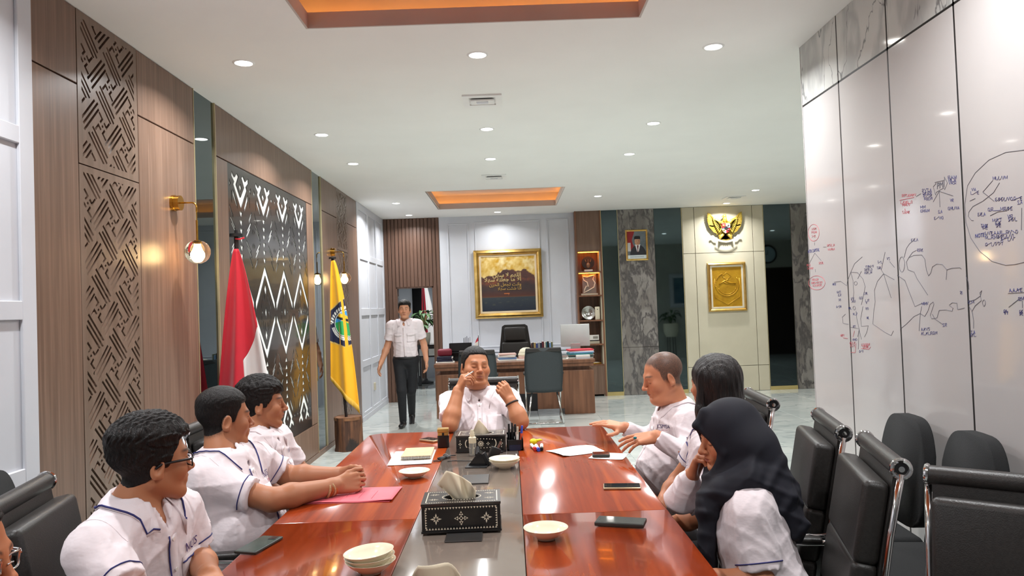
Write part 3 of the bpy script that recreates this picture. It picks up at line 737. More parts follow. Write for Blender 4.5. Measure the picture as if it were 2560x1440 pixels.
def shieldpl(x0, x1, z0, z1):
    return clip_poly([(-.066, .075), (-.066, -.02), (-.042, -.062), (0, -.085), (.042, -.062), (.066, -.02), (.066, .075)][::-1], x0, x1, z0, z1)
for (x0, x1, z0, z1, c_, nm) in ((-.07, 0, 0, .075, (196, 40, 46), 'red'), (0, .07, 0, .075, (232, 228, 222), 'white'), (-.07, 0, -.11, 0, (232, 228, 222), 'white'), (0, .07, -.11, 0, (196, 40, 46), 'red')):
    pl = shieldpl(x0, x1, z0, z1); pl = pl if area(pl) > 0 else pl[::-1]
    MB().prism(pl, 0, .012, on_back(0, .0, -.088)).build('shield_quarter', mat('shield_'+nm, c_, .35, col2=tuple(max(0, v-8) for v in c_)), em)
MB().prism([(-.028, -.025), (.028, -.025), (.028, .02), (0, .03), (-.028, .02)], 0, .006, on_back(0, -.0, -.1)).build('shield_centre', M_black, em)
MB().prism([(-.076, -.004), (.076, -.004), (.076, .004), (-.076, .004)], 0, .005, on_back(0, 0, -.1)).build('shield_band', M_black, em)
for x_, z_, r_ in ((-.038, .04, .018), (.036, .04, .018), (-.036, -.035, .016), (.034, -.035, .016)): MB().ball((x_, -.102, z_), (r_, .008, r_), 10).build('shield_charge', M_bird if x_ < 0 else mat('charge_dark', (70, 60, 50), .5, col2=(60, 52, 44)), em, smooth=True)
MB().tube([(-.07, -.1, .078), (.07, -.1, .078)], .006, 8).build('shield_rim', M_bird, em)
M_rib = mat('ribbon_white', (236, 230, 214), .4, col2=(230, 223, 206))
rb = [(-.150, -.178), (-.10, -.202), (-.05, -.216), (0, -.221), (.05, -.216), (.10, -.202), (.150, -.178)]
rows = [[Vector((x, -.062-.02*math.cos(x*7), z+o)) for x, z in rb] for o in (-.016, .016)]
MB().grid(rows).build('ribbon', M_rib, em, solid=.004)
for s in (-1, 1):
    MB().grid([[Vector((s*x, -.05, z+o)) for x, z in ((.135, -.165), (.17, -.16), (.20, -.125), (.235, -.13))] for o in (-.018, .016)]).build('ribbon_end', M_rib, em, solid=.004)
text_mesh('motto', 'BHINNEKA TUNGGAL IKA', .016, on_back(0, -.226, -.0855), M_black, em, align='CENTER')

# wall sconces
M_globe = mat('clear_glass', (255, 250, 240), .02, trans=1.0, ior=1.25, col2=(255, 250, 240))
M_bulb = mat('warm_bulb', (255, 235, 200), .4, emis=(255, 214, 150), estr=40.0, col2=(255, 235, 200))
def sconce(y, label):
    t = thing('wall_sconce', label, 'wall lamp', (LX, y, 2.215), 0, 'brass wall sconces')
    MB().cyl((0, 0, 0), (.018, 0, 0), .05, n=28).cyl((.018, 0, 0), (.05, 0, 0), .046, n=28).build('wall_plate', M_brass, t, smooth=40)
    arc = [(.145-.03+.03*math.sin(a), 0, -.03+.03*math.cos(a)) for a in np.linspace(0, math.pi/2, 7)]
    MB().tube([(.03, 0, 0), (.09, 0, 0)]+arc+[(.145, 0, -.06)], .005, 10).build('arm', M_brass, t, smooth=True)
    MB().cyl((.145, 0, -.055), (.145, 0, -.12), .003, n=8).cyl((.145, 0, -.11), (.145, 0, -.235), .0065, n=12).build('stem', M_brass, t, smooth=40)
    MB().cyl((.145, 0, -.235), (.145, 0, -.27), .02, n=16).build('socket', M_brass, t, smooth=40)
    MB().lathe([(.018, .066), (.04, .062), (.062, .045), (.075, .015), (.076, -.01), (.066, -.04), (.045, -.062), (.02, -.073), (0, -.075), (0, -.0735), (.0195, -.0715), (.044, -.0605), (.0645, -.039), (.0745, -.0098), (.0735, .0145), (.061, .0438), (.0395, .0605), (.018, .0645)], (.145, 0, -.305), 28).build('glass_globe', M_globe, t, smooth=True)
    MB().lathe([(0, -.055), (.018, -.05), (.026, -.034), (.024, -.016), (.014, .01), (.012, .03), (0, .03)], (.145, 0, -.295), 18).build('bulb', M_bulb, t, smooth=True)
    ld = D.lights.new('sconce_lamp', 'POINT'); ld.energy = 5.0; ld.color = (1, .72, .42); ld.shadow_soft_size = .03
    lo = D.objects.new('sconce_lamp', ld); link(lo, t); lo.location = (.145, 0, -.32)
sconce(4.63, 'brass wall sconce with a clear glass globe beside the red and white flag')
sconce(8.757, 'brass wall sconce with a clear glass globe above the yellow flag')

# sockets
for y, z, lb in ((11.3, .39, 'white wall socket on the far white panelled wall'), (6.62, .22, 'cream wall socket on the wood skirting under the black lattice')):
    t = thing('wall_socket', lb, 'socket', (LX+.0 if y > 10 else LX, y, z))
    MB().b2((-.012 if y > 10 else -.002, -.04, -.055), (.01, .04, .055), bev=.004).build('socket_plate', M_cream, t); MB().cyl((.0101, 0, 0), (.0115, 0, 0), .018, n=16).build('socket_ring', M_cream, t)

# ================================================================== SHELF UNIT
sh = thing('shelf_unit', 'tall dark wood shelf unit with two lit niches holding trophies', 'shelf', (1.331, CY, 0))
sx = .2135; SB = .32
m = MB()
m.b2((-sx, -.01, 0), (-sx+.025, SB, CZ)); m.b2((sx-.025, -.01, 0), (sx, SB, CZ)); m.build('side_board', M_deskwood, sh)
MB().b2((-sx+.025, SB-.02, 0), (sx-.025, SB, CZ)).build('back_board', M_deskwood, sh)
MB().b2((-sx+.025, .0, 2.385), (sx-.025, .02, CZ)).build('top_panel', M_wood, sh)
MB().b2((-sx+.025, .0, 0.03), (sx-.025, .02, .52)).build('cabinet_door', M_wood, sh)
SZ = (2.385, 2.04, 1.65, 1.243, .852, .52)
for z in SZ: MB().b2((-sx+.025, -.005, z-.022), (sx-.025, SB-.02, z)).build('shelf_board', M_deskwood, sh)
M_niche = mat('niche_led', (255, 150, 50), .5, emis=(255, 140, 40), estr=22.0, col2=(255, 150, 50))
for z in SZ[:2]: MB().b2((-sx+.05, .10, z-.030), (sx-.05, .13, z-.0225)).build('niche_light', M_niche, sh)
bx, byy = 1.331, CY+.14
# trophies
t = thing('round_plaque', 'dark round plaque with a small pewter crest on the upper lit shelf', 'plaque', (bx-.0, byy, 2.04))
MB().cyl((0, .02, .15), (0, .045, .15), .105, n=32).build('disc', M_wooddark, t, smooth=40); MB().b2((-.07, -.03, 0), (.07, .05, .035), bev=.004).build('base', M_paper, t)
MB().ball((0, .02, .11), (.035, .012, .045), 12).cyl((-.035, .015, .16), (-.05, .015, .2), .01).cyl((.035, .015, .16), (.05, .015, .2), .01).cyl((0, .015, .15), (0, .015, .205), .01).build('crest', mat('pewter', (150, 120, 96), .4, metal=.6, col2=(130, 100, 80)), t, smooth=40)
t = thing('track_trophy', 'acrylic trophy with a pale winding track outline on the lower lit shelf', 'trophy', (bx-.0, byy, 1.65))
MB().b2((-.14, -.04, 0), (.14, .05, .03), bev=.004).build('base', M_cream, t)
MB().b2((-.11, .0, .03), (.12, .012, .345), bev=.002).build('acrylic_sheet', mat('clear_acrylic', (246, 242, 236), .1, trans=.85, ior=1.3, col2=(242, 238, 232)), t)
MB().tube([(-.10, -.008, .315), (-.03, -.008, .30), (.09, -.008, .33), (.065, -.008, .26), (.10, -.008, .20), (.08, -.008, .13), (-.02, -.008, .075), (-.09, -.008, .045), (-.075, -.008, .10), (-.045, -.008, .155), (-.015, -.008, .145), (-.03, -.008, .215), (-.085, -.008, .25)], .009, 8, close=True).build('track_outline', mat('pale_acrylic', (240, 232, 214), .3, col2=(234, 226, 208)), t)
t = thing('silver_plate', 'engraved silver plate standing upright on the dark shelf', 'plate', (bx-.03, byy-.02, 1.243))
MB().lathe([(0, 0), (.05, .002), (.052, .006), (.085, .008), (.11, .016), (.113, .018), (.11, .01), (.05, -.004), (0, -.004)], (0, 0, .115), 40, Matrix.Rotation(math.radians(82), 4, 'X')).build('dish', mat('silver', (205, 205, 200), .25, metal=.85, col2=(170, 170, 166), nscale=(60, 60, 60)), t, smooth=True)
MB().b2((-.05, .01, 0), (.05, .06, .012)).build('stand', M_black, t)
t = thing('air_freshener', 'white wall style air freshener dispenser beside the silver plate', 'dispenser', (bx+.115, byy-.04, 1.243))
MB().b2((-.04, -.03, 0), (.04, .03, .215), bev=.01, seg=3).build('body', M_porcelain, t, smooth=40); MB().cyl((0, -.031, .17), (0, -.029, .17), .008, n=12).build('nozzle', M_black, t)
t = thing('award_box', 'pale award plaque standing on a gold block on the lower dark shelf', 'plaque', (bx+.05, byy-.03, .852))
MB().b2((-.08, -.02, 0), (.085, .03, .04), bev=.003).build('gold_block', M_cream, t); MB().box((0, .0, .1), (.155, .012, .085)).build('plaque_plate', M_paper, t); MB().b2((-.02, -.0075, .08), (.06, -.006, .12)).build('engraving', mat('grey_engraving', (150, 146, 136), .6, col2=(140, 136, 126)), t); MB().b2((-.07, .0, .04), (.07, .02, .06)).build('support', M_black, t)
t = thing('gold_book', 'yellow covered booklet lying on the lowest open shelf', 'book', (bx+.03, byy-.05, .52)); MB().box((0, 0, .012), (.2, .14, .022), rot=.35, bev=.002).build('cover', M_goldpaint, t); MB().box((0, 0, .0245), (.15, .1, .004), rot=.35).build('page_block', M_paper, t)

# ================================================================== DESK AREA
dk = thing('executive_desk', 'wide brown wood executive desk in front of the white panelled wall', 'desk', (.045, 10.80, 0))
w2 = 1.09
MB().b2((-w2-.02, -.44, .70), (w2+.02, .42, .75), bev=.006).build('desktop', M_deskwood, dk)
MB().b2((-w2, -.42, .655), (w2, .40, .698)).build('apron', M_deskwood, dk)
for s in (-1, 1): MB().b2((s*w2-(.42 if s > 0 else 0), -.41, 0), (s*w2+(0 if s > 0 else .42), .38, .60), bev=.004).build('pedestal', M_deskwood, dk)
MB().b2((-w2+.42, -.40, .08), (w2-.42, -.37, .60)).build('modesty_panel', M_deskwood, dk)
MB().b2((-w2+.06, -.34, .60), (w2-.06, .33, .655)).build('recessed_rail', M_deskwood, dk)
MB().b2((.0, -.405, .06), (.30, -.4, .30)).build('dark_panel', M_black, dk)
def stack(name, x, y, rz, items, label, z=.75):
    """items: (w,d,h,material) piled up, each a thing of its own"""
    for k, (w_, d_, h_, m_, lb, cat_) in enumerate(items):
        a = rz+random.uniform(-.12, .12)
        t = thing(name, lb, cat_, (x+random.uniform(-.01, .01), y+random.uniform(-.01, .01), z), a)
        MB().box((0, 0, h_/2), (w_, d_, h_), bev=min(.002, h_*.2), seg=1).build('cover', m_, t)
        MB().box((.002, -.0, h_/2), (w_+.002, d_-.004, h_*.6)).build('page_block', M_paper, t)
        z += h_
    return z
def cm(n, c): return mat(n, c, .5, col2=tuple(max(0, v-10) for v in c))
C_red, C_teal, C_blue, C_grey, C_navy, C_pinkc, C_maroon, C_green = cm('file_red', (206, 62, 76)), cm('file_teal', (60, 132, 140)), cm('file_blue', (120, 150, 190)), cm('file_grey', (120, 118, 112)), cm('file_navy', (36, 40, 64)), cm('file_pink', (226, 190, 180)), cm('maroon_cloth', (120, 26, 46)), cm('file_green', (70, 100, 96))
stack('file_folder', .98, 10.66, .08, [(.34, .26, .016, M_paper, 'white paper bundle at the bottom of the desk file pile', 'papers'), (.34, .25, .02, C_green, 'dark green folder low in the desk file pile', 'folder'), (.36, .26, .016, C_grey, 'grey folder under the teal one in the desk pile', 'folder'), (.34, .25, .022, C_teal, 'teal folder in the middle of the desk file pile', 'folder'), (.34, .26, .014, C_blue, 'pale blue folder above the teal one in the pile', 'folder'), (.35, .25, .014, M_paper, 'white document under the red folder in the pile', 'papers'), (.35, .25, .022, C_red, 'red folder on top of the desk file pile', 'folder')], '')
t = thing('paper_box', 'small white box in front of the desk file pile', 'box', (1.0, 10.49, .75), .03); MB().box((0, 0, .025), (.19, .10, .05), bev=.003).build('lid', M_paper, t); MB().box((0, 0, .012), (.192, .102, .024)).build('tray', M_white, t)
stack('document', .655, 10.55, -.06, [(.28, .2, .012, M_paper, 'loose white paper stack beside the visitor chair on the desk', 'papers'), (.26, .18, .008, C_grey, 'thin grey document on loose white papers on the desk', 'papers')], '')
# monitor seen from behind
t = thing('computer_monitor', 'silver computer monitor seen from behind on the desk', 'monitor', (.94, 10.92, .75), math.radians(-6))
MB().box((0, 0, .31), (.42, .022, .32), rot=Matrix.Rotation(math.radians(-5), 4, 'X'), bev=.008, seg=3).build('back_shell', mat('silver_plastic', (186, 188, 186), .4, metal=.2, col2=(180, 182, 180)), t, smooth=40)
MB().box((0, -.03, .1), (.14, .012, .2), rot=Matrix.Rotation(math.radians(12), 4, 'X')).box((0, -.045, .005), (.2, .16, .01), bev=.003).build('stand', MATS['silver_plastic'], t)
MB().box((0, .0135, .31), (.40, .004, .30), rot=Matrix.Rotation(math.radians(-5), 4, 'X')).build('screen', M_blackgloss, t)
stack('desk_book', -.05, 10.62, .03, [(.26, .2, .02, M_paper, 'white paper pile beside the cream cap on the desk', 'papers'), (.25, .19, .03, C_blue, 'pale blue book on the paper pile by the cream cap', 'book'), (.24, .18, .03, M_paper, 'white book above the pale blue one by the cream cap', 'book'), (.24, .19, .022, C_pinkc, 'top beige folder of the pile by the cream cap', 'folder')], '')
stack('desk_tray', .235, 10.60, 0, [(.32, .22, .02, M_paper, 'wide white document under the cream cap', 'papers'), (.26, .18, .035, C_pinkc, 'pale pink folder under the cream cap', 'folder')], '')
t = thing('cap', 'cream knitted cap resting on the desk papers', 'cap', (.215, 10.64, .805)); MB().lathe([(.10, 0), (.106, .02), (.10, .06), (.08, .095), (.045, .115), (0, .12), (0, .112), (.04, .108), (.072, .09), (.09, .058), (.095, .02), (.094, 0)], n=28).build('crown', mat('cream_knit', (226, 220, 196), .9, col2=(214, 208, 184), nscale=(200, 200, 200), bump=.2), t, smooth=True)
MB().lathe([(.102, 0), (.112, .006), (.114, .03), (.108, .038), (.103, .02)], n=28).build('brim', MATS['cream_knit'], t, smooth=True)
t = thing('maroon_pouch', 'maroon cloth pouch lying on dark books at the desk corner', 'pouch', (-.93, 10.62, .845)); MB().box((0, 0, .05), (.2, .12, .1), bev=.03, seg=3).build('pouch_body', C_maroon, t, smooth=True); MB().tube([(-.07, 0, .098), (0, .01, .092), (.07, 0, .098)], .008, 8).build('drawstring', C_maroon, t, smooth=True)
stack('bound_book', -.93, 10.62, .05, [(.26, .18, .018, M_paper, 'white paper sheet pile under the dark bound books', 'papers'), (.22, .16, .036, C_navy, 'lower dark bound book under the maroon pouch', 'book'), (.21, .16, .036, C_navy, 'upper dark bound book directly under the maroon pouch', 'book')], '')
t = thing('desk_organizer', 'black mesh desk organizer with pens at the desk corner', 'organizer', (-.72, 10.85, .75))
MB().b2((-.16, -.06, 0), (.16, .06, .01)).b2((-.16, .05, 0), (.16, .06, .26)).b2((-.16, -.06, 0), (-.15, .06, .26)).b2((.15, -.06, 0), (.16, .06, .26)).b2((-.15, -.05, .12), (.15, .05, .128)).b2((-.15, -.06, .15), (.15, -.052, .26)).build('mesh_body', M_black, t)
for k in range(5): MB().cyl((.05+.018*k, 0, .13), (.05+.022*k, .01, .33+.012*(k % 3)), .004, n=8).build('pen', [M_black, M_chrome, C_navy][k % 3], t)
t = thing('table_flag', 'tiny red and white flag on a short pole on the desk', 'flag', (-.46, 10.85, .75)); MB().cyl((0, 0, 0), (0, 0, .015), .03, n=16).build('base', M_black, t); MB().cyl((0, 0, .01), (0, 0, .36), .004, n=8).build('pole', M_black, t)
MB().grid([[(-.002, 0, .34), (-.03, .004, .30)], [(-.002, 0, .28), (-.05, .01, .25)]]).build('red_band', C_red, t, solid=.002); MB().grid([[(-.002, 0, .28), (-.05, .01, .25)], [(-.002, 0, .22), (-.065, .01, .20)]]).build('white_band', M_paper, t, solid=.002)
t = thing('desk_clock', 'small white cube clock on the desk', 'clock', (-.60, 10.48, .75)); MB().box((0, 0, .03), (.05, .04, .055), bev=.006).build('case', M_paper, t); MB().b2((-.018, -.0215, .012), (.018, -.019, .045)).build('dial', M_white, t)
# book row on the low ledge behind the desk
lg = thing('low_credenza', 'low white credenza along the wall behind the desk', 'cabinet', (.2, 12.24, 0)); MB().b2((-1.2, -.17, 0), (.88, .18, .72)).build('body', M_white, lg); MB().b2((-1.22, -.19, .72), (.90, .18, .75), bev=.004).build('top_board', M_white, lg)
x = .33
BK = [('brown', (92, 60, 48)), ('charcoal', (60, 60, 64)), ('ochre', (176, 150, 96)), ('blue', (64, 76, 130)), ('pale grey', (150, 154, 156)), ('navy', (40, 44, 60)), ('maroon', (96, 40, 48)), ('off-white', (206, 200, 186)), ('teal', (60, 110, 116)), ('black', (30, 30, 32)), ('sky blue', (120, 150, 186)), ('olive', (100, 100, 60))]
for k, (cn, c_) in enumerate(BK):
    w_ = random.uniform(.018, .034); h_ = random.uniform(.14, .18)
    t = thing('book', cn+' upright book in the short row behind the desk chair', 'book', (x+w_/2, 12.20, .75), 0, 'upright books on the low credenza'); MB().box((0, 0, h_/2), (w_, .12, h_), bev=.002, seg=1).build('cover', cm('book_'+cn, c_), t); MB().box((0, .002, h_/2+.0008), (w_*.7, .117, h_)).build('page_block', M_paper, t); x += w_+.003

# executive chair behind the desk
ec = thing('executive_chair', 'high-backed black leather executive chair behind the desk', 'chair', (.075, 11.68, 0))
def cushion(name, c, size, m, parent, rot=None, bev=.03, seg=4):
    return MB().box(c, size, rot=rot, bev=min(bev, min(size)*.45), seg=seg).build(name, m, parent, smooth=True)
tilt = Matrix.Rotation(math.radians(-6), 4, 'X')
MB().prism([(-.25, .48), (.25, .48), (.26, .75), (.20, 1.20), (.16, 1.225), (-.16, 1.225), (-.20, 1.20), (-.26, .75)], -.06, .05, on_back(0, 0, .13)).build('backrest', M_leather, ec)
cushion('headrest', (0, .05, 1.08), (.34, .08, .22), M_leather, ec); cushion('back_cushion', (0, .05, .77), (.42, .07, .38), M_leather, ec); cushion('seat', (0, -.10, .46), (.52, .52, .12), M_leather, ec)
for s in (-1, 1): cushion('armrest', (s*.29, -.08, .66), (.06, .3, .05), M_leather, ec, bev=.02); MB().cyl((s*.29, -.08, .45), (s*.29, -.08, .64), .015).build('arm_post', M_chrome, ec)
MB().cyl((0, -.08, .08), (0, -.08, .42), .03).build('gas_lift', M_chrome, ec)
for k in range(5): a = k*2*math.pi/5; MB().tube([(0, -.08, .1), (.3*math.cos(a), -.08+.3*math.sin(a), .06)], [.025, .018], 8).build('base_leg', M_chrome, ec); MB().ball((.3*math.cos(a), -.08+.3*math.sin(a), .028), .028, 10).build('castor', M_black, ec)

# visitor chairs (cantilever)
vc = thing('visitor_chair', 'dark mesh-backed cantilever visitor chair by the desk pedestal side', 'chair', (.41, 9.90, 0), 0, 'visitor chairs at the desk')
MB().grid([[Vector((x*(.225+.02*math.sin((z-.42)/.55*3)), -.36+.05*(1-(x)**2)*-.4+(1.0-z)*.10-.02*math.cos(x*1.5), z-.02*x*x*(1 if z > .9 else -1 if z < .45 else 0))) for x in np.linspace(-1, 1, 11)] for z in np.linspace(.40, .965, 12)]).build('backrest', M_meshfab, vc, smooth=True, solid=.03)
cushion('head_roll', (0, -.375, .945), (.45, .035, .055), M_leather, vc, bev=.012)
cushion('seat', (0, -.06, .43), (.47, .46, .07), M_meshfab, vc)
for s in (-1, 1):
    MB().tube([(s*.16, -.30, .40), (s*.225, -.36, .03), (s*.225, -.34, .013), (s*.225, .15, .013), (s*.225, .19, .04), (s*.23, .14, .38), (s*.235, .1, .56), (s*.235, .05, .60), (s*.235, -.22, .62)], .0125, 10).build('leg_frame', M_chrome, vc, smooth=True)
    cushion('armrest', (s*.235, -.10, .635), (.05, .26, .03), M_leather, vc, bev=.012)
MB().tube([(-.225, -.345, .013), (.225, -.345, .013)], .0125, 10).build('floor_bar', M_chrome, vc, smooth=True)
dup(vc, (-.43, 9.90, 0), 0, 'dark mesh-backed visitor chair behind the smoking man')

# ================================================================== FLAGS
def flag_surface(top, bot, wtop, wbot, folds, amp, slant, OFF=.18):
    def S(u, v):
        w_ = wtop+(wbot-wtop)*v**.8
        x = (u-OFF)*w_; d = amp*v**.6*math.sin(u*folds+1.1*v)*(.35+.65*v)+.012*math.sin(u*folds*2.1+3*v)*v
        z = top+(bot-top)*v-slant*u*v
        return x, d, z
    return S
def cloth(name, S, base, u0, u1, v0, v1, nu, nv, m, parent, ub=None, side=1, off=0.0):
    rows = []
    for j in range(nv):
        v = v0+(v1-v0)*j/(nv-1); a, b = u0, u1
        if ub:
            B = ub(v); a, b = (u0, B) if side < 0 else (B, u1)
        rows.append([])
        for i in range(nu):
            u = a+(b-a)*i/(nu-1); x, d, z = S(u, v)
            # cloth hangs mostly along +X (into the room) with folds along Y
            rows[-1].append(Vector((base[0]+x, base[1]-.02+d-off, z)))
    return MB().grid(rows).build(name, m, parent, smooth=True, solid=.0025)
M_red = mat('flag_red', (196, 22, 44), .6, sheen=.3, col2=(180, 16, 38), nscale=(4, 4, 1)); M_wflag = mat('flag_white', (226, 222, 220), .65, sheen=.2, col2=(218, 214, 212), nscale=(4, 4, 1))
M_yellow = mat('flag_yellow', (238, 172, 8), .55, sheen=.3, col2=(226, 158, 2), nscale=(4, 4, 1))
f1 = thing('national_flag', 'red and white flag hanging furled on a dark pole by the lattice', 'flag', (-1.87, 5.2, 0))
MB().cyl((0, 0, .03), (0, 0, 2.06), .016, n=14).build('pole', mat('dark_pole', (40, 30, 30), .3, col2=(34, 26, 26)), f1, smooth=40)
MB().cyl((-.0, 0, 2.055), (0, 0, 2.075), .045, n=20).cyl((0, 0, 2.075), (0, 0, 2.10), .012, n=10).build('pole_cap', M_black, f1, smooth=40)
MB().lathe([(.17, 0), (.17, .03), (.12, .05), (.04, .06), (.03, .12), (0, .12)], n=28).build('pole_base', M_black, f1, smooth=40)
MB().tube([(.0, -.02, 2.04), (.03, -.02, 2.035), (.06, -.01, 2.045)], .006, 6).build('tie_cord', M_red, f1)
S1 = flag_surface(1.97, .72, .03, .47, 11, .05, .08, .40)
ubf = lambda v: 1.0 if v < .40 else max(.50, 1.0-(v-.40)*2.6) if v < .60 else .50-.0*v
cloth('red_cloth', S1, (0, 0, 0), 0, 1, 0, 1, 40, 60, M_red, f1, ub=ubf, side=-1)
def ub2(v): return ubf(v)
rows = []
for j in range(46):
    v = .40+.60*j/45; B = ubf(v); r = []
    for i in range(24):
        u = B+(1-B)*i/23; x, d, z = S1(u, v); r.append(Vector((x, -.02+d, z)))
    rows.append(r)
MB().grid(rows).build('white_cloth', M_wflag, f1, smooth=True, solid=.0025)
f2 = thing('provincial_flag', 'yellow crested flag with a fringe on a pole set in a log stump', 'flag', (-1.93, 8.30, .33))
MB().cyl((.10, 0, .0), (0, 0, 1.78), .016, n=14).build('pole', MATS['dark_pole'], f2, smooth=40)
MB().cyl((0, 0, 1.775), (0, 0, 1.79), .04, n=18).build('pole_cap', M_black, f2)
def S2(u, v):
    w_ = .04+(.31-.04)*v**.75; x = (u-.30)*w_+.03*v; d = .035*v**.5*math.sin(u*7+.6*v)+.012*math.sin(u*15+2*v)*v
    z = 1.755-(1.29*v)-(.36*u*v**3)
    return x, d, z
cloth('yellow_cloth', S2, (0, 0, 0), 0, 1, 0, 1, 40, 70, M_yellow, f2)
rows = [[Vector((S2(u, v)[0], -.022+S2(u, v)[1], S2(u, v)[2])) for u in np.linspace(0, 1, 70)] for v in (.985, 1.0, 1.02)]
MB().grid(rows).build('fringe', mat('fringe_gold', (220, 176, 70), .7, col2=(190, 140, 40), nscale=(300, 300, 3)), f2, smooth=True, solid=.004)
# emblem printed on the cloth
nu, nv = 90, 120; U, V = np.meshgrid(np.linspace(.0, 1.0, nu), np.linspace(.24, .84, nv))
P = np.array([S2(u, v) for u, v in zip(U.ravel(), V.ravel())])
# emblem plane coords (metres) around its centre
ex, ez = (P[:, 0]-.125)/1.32, (P[:, 2]-1.05)/1.32
def pent(x, z): return (z < .23-.8*abs(x+.0)) & (z > -.20+.35*abs(x)) & (abs(x) < .16)
keep = pent(ex, ez)
colr = np.tile(lin((34, 36, 62)), (len(ex), 1)); r = np.hypot(ex-.02, ez-.005); ang = np.arctan2(ez-.005, ex-.02)
edge = ~((ez < .215-.8*abs(ex)) & (ez > -.185+.35*abs(ex)) & (abs(ex) < .15)); colr[edge] = lin((206, 170, 90))
colr[(r < .112)] = lin((46, 150, 80)); colr[(r < .112) & (ez > .035+.2*(ex-.02))] = lin((60, 140, 196)); colr[(r < .112) & (r > .106)] = lin((220, 220, 214))
colr[(r < .106) & (abs(ez-.02+.5*(ex-.05)) < .028) & (ex > -.06)] = lin((232, 178, 40)); colr[(r < .106) & (abs(ez-.035+.35*(ex)) < .01)] = lin((24, 26, 30))
lf = (r > .122) & (r < .146) & (ang > .6) & (ang < 3.3) & (np.sin(ang*34+r*90) > -.35); colr[lf] = lin((228, 226, 216))
rbm = (r > .118) & (r < .142) & (ang < -.7) & (ang > -2.9); colr[rbm] = lin((226, 222, 214)); colr[rbm & (r > .125) & (r < .135) & (np.sin(ang*60) > .1)] = lin((70, 70, 90))
vs_ = [(p[0], -.0235+p[1], p[2]) for p in P]; fs = []
K = keep.reshape(nv, nu)
for j in range(nv-1):
    for i in range(nu-1):
        if K[j, i] and K[j+1, i] and K[j, i+1] and K[j+1, i+1]: fs.append((j*nu+i, j*nu+i+1, (j+1)*nu+i+1, (j+1)*nu+i))
o = raw('crest_print', vs_, fs, M_print, f2, smooth=True); vcol_mesh(o, colr)
st = thing('log_stump', 'brown tree log stump serving as the yellow flag stand', 'stump', (-1.82, 8.32, 0))
M_bark = mat('bark', (112, 72, 46), .6, col2=(66, 40, 26), nscale=(26, 26, 3), ndetail=6, nrange=(.35, .6), bump=.6, bscale=(30, 30, 3), col3=(40, 30, 26), n3=(5, 5, 4), n3range=(.56, .62))
pr = []
for j in range(9):
    z = .365*j/8; pr.append([Vector(((.148+.008*math.sin(a*3+1)+.006*math.sin(a*7+z*9)+(.012 if j == 0 else 0))*math.cos(a), (.148+.008*math.sin(a*3+1)+.006*math.sin(a*7+z*9))*math.sin(a), z)) for a in np.linspace(0, 2*math.pi, 33)])
MB().grid(pr).build('bark', M_bark, st, smooth=True)
MB().prism([(.15*math.cos(a), .15*math.sin(a)) for a in np.linspace(0, 2*math.pi, 32, endpoint=False)], .33, .362).build('cut_top', mat('log_top', (134, 92, 60), .6, col2=(104, 68, 42), nscale=(14, 14, 14)), st)

# ================================================================== ROOM BEHIND THE DOOR
cs = thing('console_table', 'black and silver console table seen through the doorway', 'table', (-1.45, 14.75, 0))
M_silv = mat('silver_trim', (190, 190, 186), .3, metal=.6, col2=(180, 180, 176))
MB().b2((-.45, -.35, .78), (.5, .35, .84), bev=.006).build('tabletop', M_blackgloss, cs)
for sx_, sy_ in ((-.38, -.3), (.42, -.3), (-.38, .3), (.42, .3)): MB().b2((sx_-.035, sy_-.035, 0), (sx_+.035, sy_+.035, .78), bev=.006).build('leg', M_blackgloss, cs); MB().b2((sx_-.008, sy_-.037, .2), (sx_+.008, sy_-.035, .7)).build('leg_inlay', M_silv, cs)
MB().b2((-.36, -.33, .60), (.40, -.31, .78)).build('apron', M_blackgloss, cs)
for k in range(4): MB().b2((-.3+.18*k, -.335, .63), (-.18+.18*k, -.33, .76)).build('apron_inlay', M_silv, cs)
pp = thing('potted_plant', 'leafy green plant in a white pot on the console table', 'plant', (-1.66, 14.6, .84))
M_leaf = mat('leaf_green', (66, 96, 54), .6, col2=(42, 70, 38), nscale=(20, 20, 20)); M_stem = mat('stem', (90, 110, 60), .6, col2=(80, 98, 54))
MB().lathe([(0, 0), (.09, 0), (.115, .1), (.12, .22), (.11, .225), (.105, .2), (0, .2)], n=26).build('pot', M_porcelain, pp, smooth=40)
MB().cyl((0, 0, .19), (0, 0, .205), .1, n=20).build('soil', M_wooddark, pp)
def leafy(parent, n, zb, R, Hh, seed, m=M_leaf):
    rnd = random.Random(seed)
    for k in range(n):
        a = rnd.random()*6.28; r_ = R*(.45+.6*rnd.random()); h_ = Hh*(.35+.7*rnd.random()); d = Vector((math.cos(a), math.sin(a), 0)); sd_ = Vector((-d.y, d.x, 0))
        L = .14+.08*rnd.random(); b0 = Vector((d.x*r_*.35, d.y*r_*.35, zb+h_)); rows = []
        for i in range(6):
            f = i/5; wdt = .042*math.sin(math.pi*min(1, f*.92+.08))**.8; c_ = b0+d*(L*f)+Vector((0, 0, .05*math.sin(f*2.0)-.13*f*f))
            rows.append([c_-sd_*wdt+Vector((0, 0, .012)), c_, c_+sd_*wdt+Vector((0, 0, .012))])
        MB().grid(rows).build('leaf', m, parent, smooth=True, solid=.0015)
        MB().tube([(0, 0, zb), (d.x*r_*.15, d.y*r_*.15, zb+h_*.6), tuple(b0)], .004, 5).build('stem', M_stem, parent)
leafy(pp, 44, .2, .34, .42, 5)
f3 = thing('next_room_flag', 'red and white flag standing in the room behind the doorway', 'flag', (-1.76, 15.5, 0))
MB().cyl((0, 0, 0), (0, 0, 2.2), .016, n=12).build('pole', MATS['dark_pole'], f3); MB().lathe([(.16, 0), (.16, .03), (.04, .06), (.03, .1), (0, .1)], n=24).build('pole_base', M_black, f3, smooth=40)
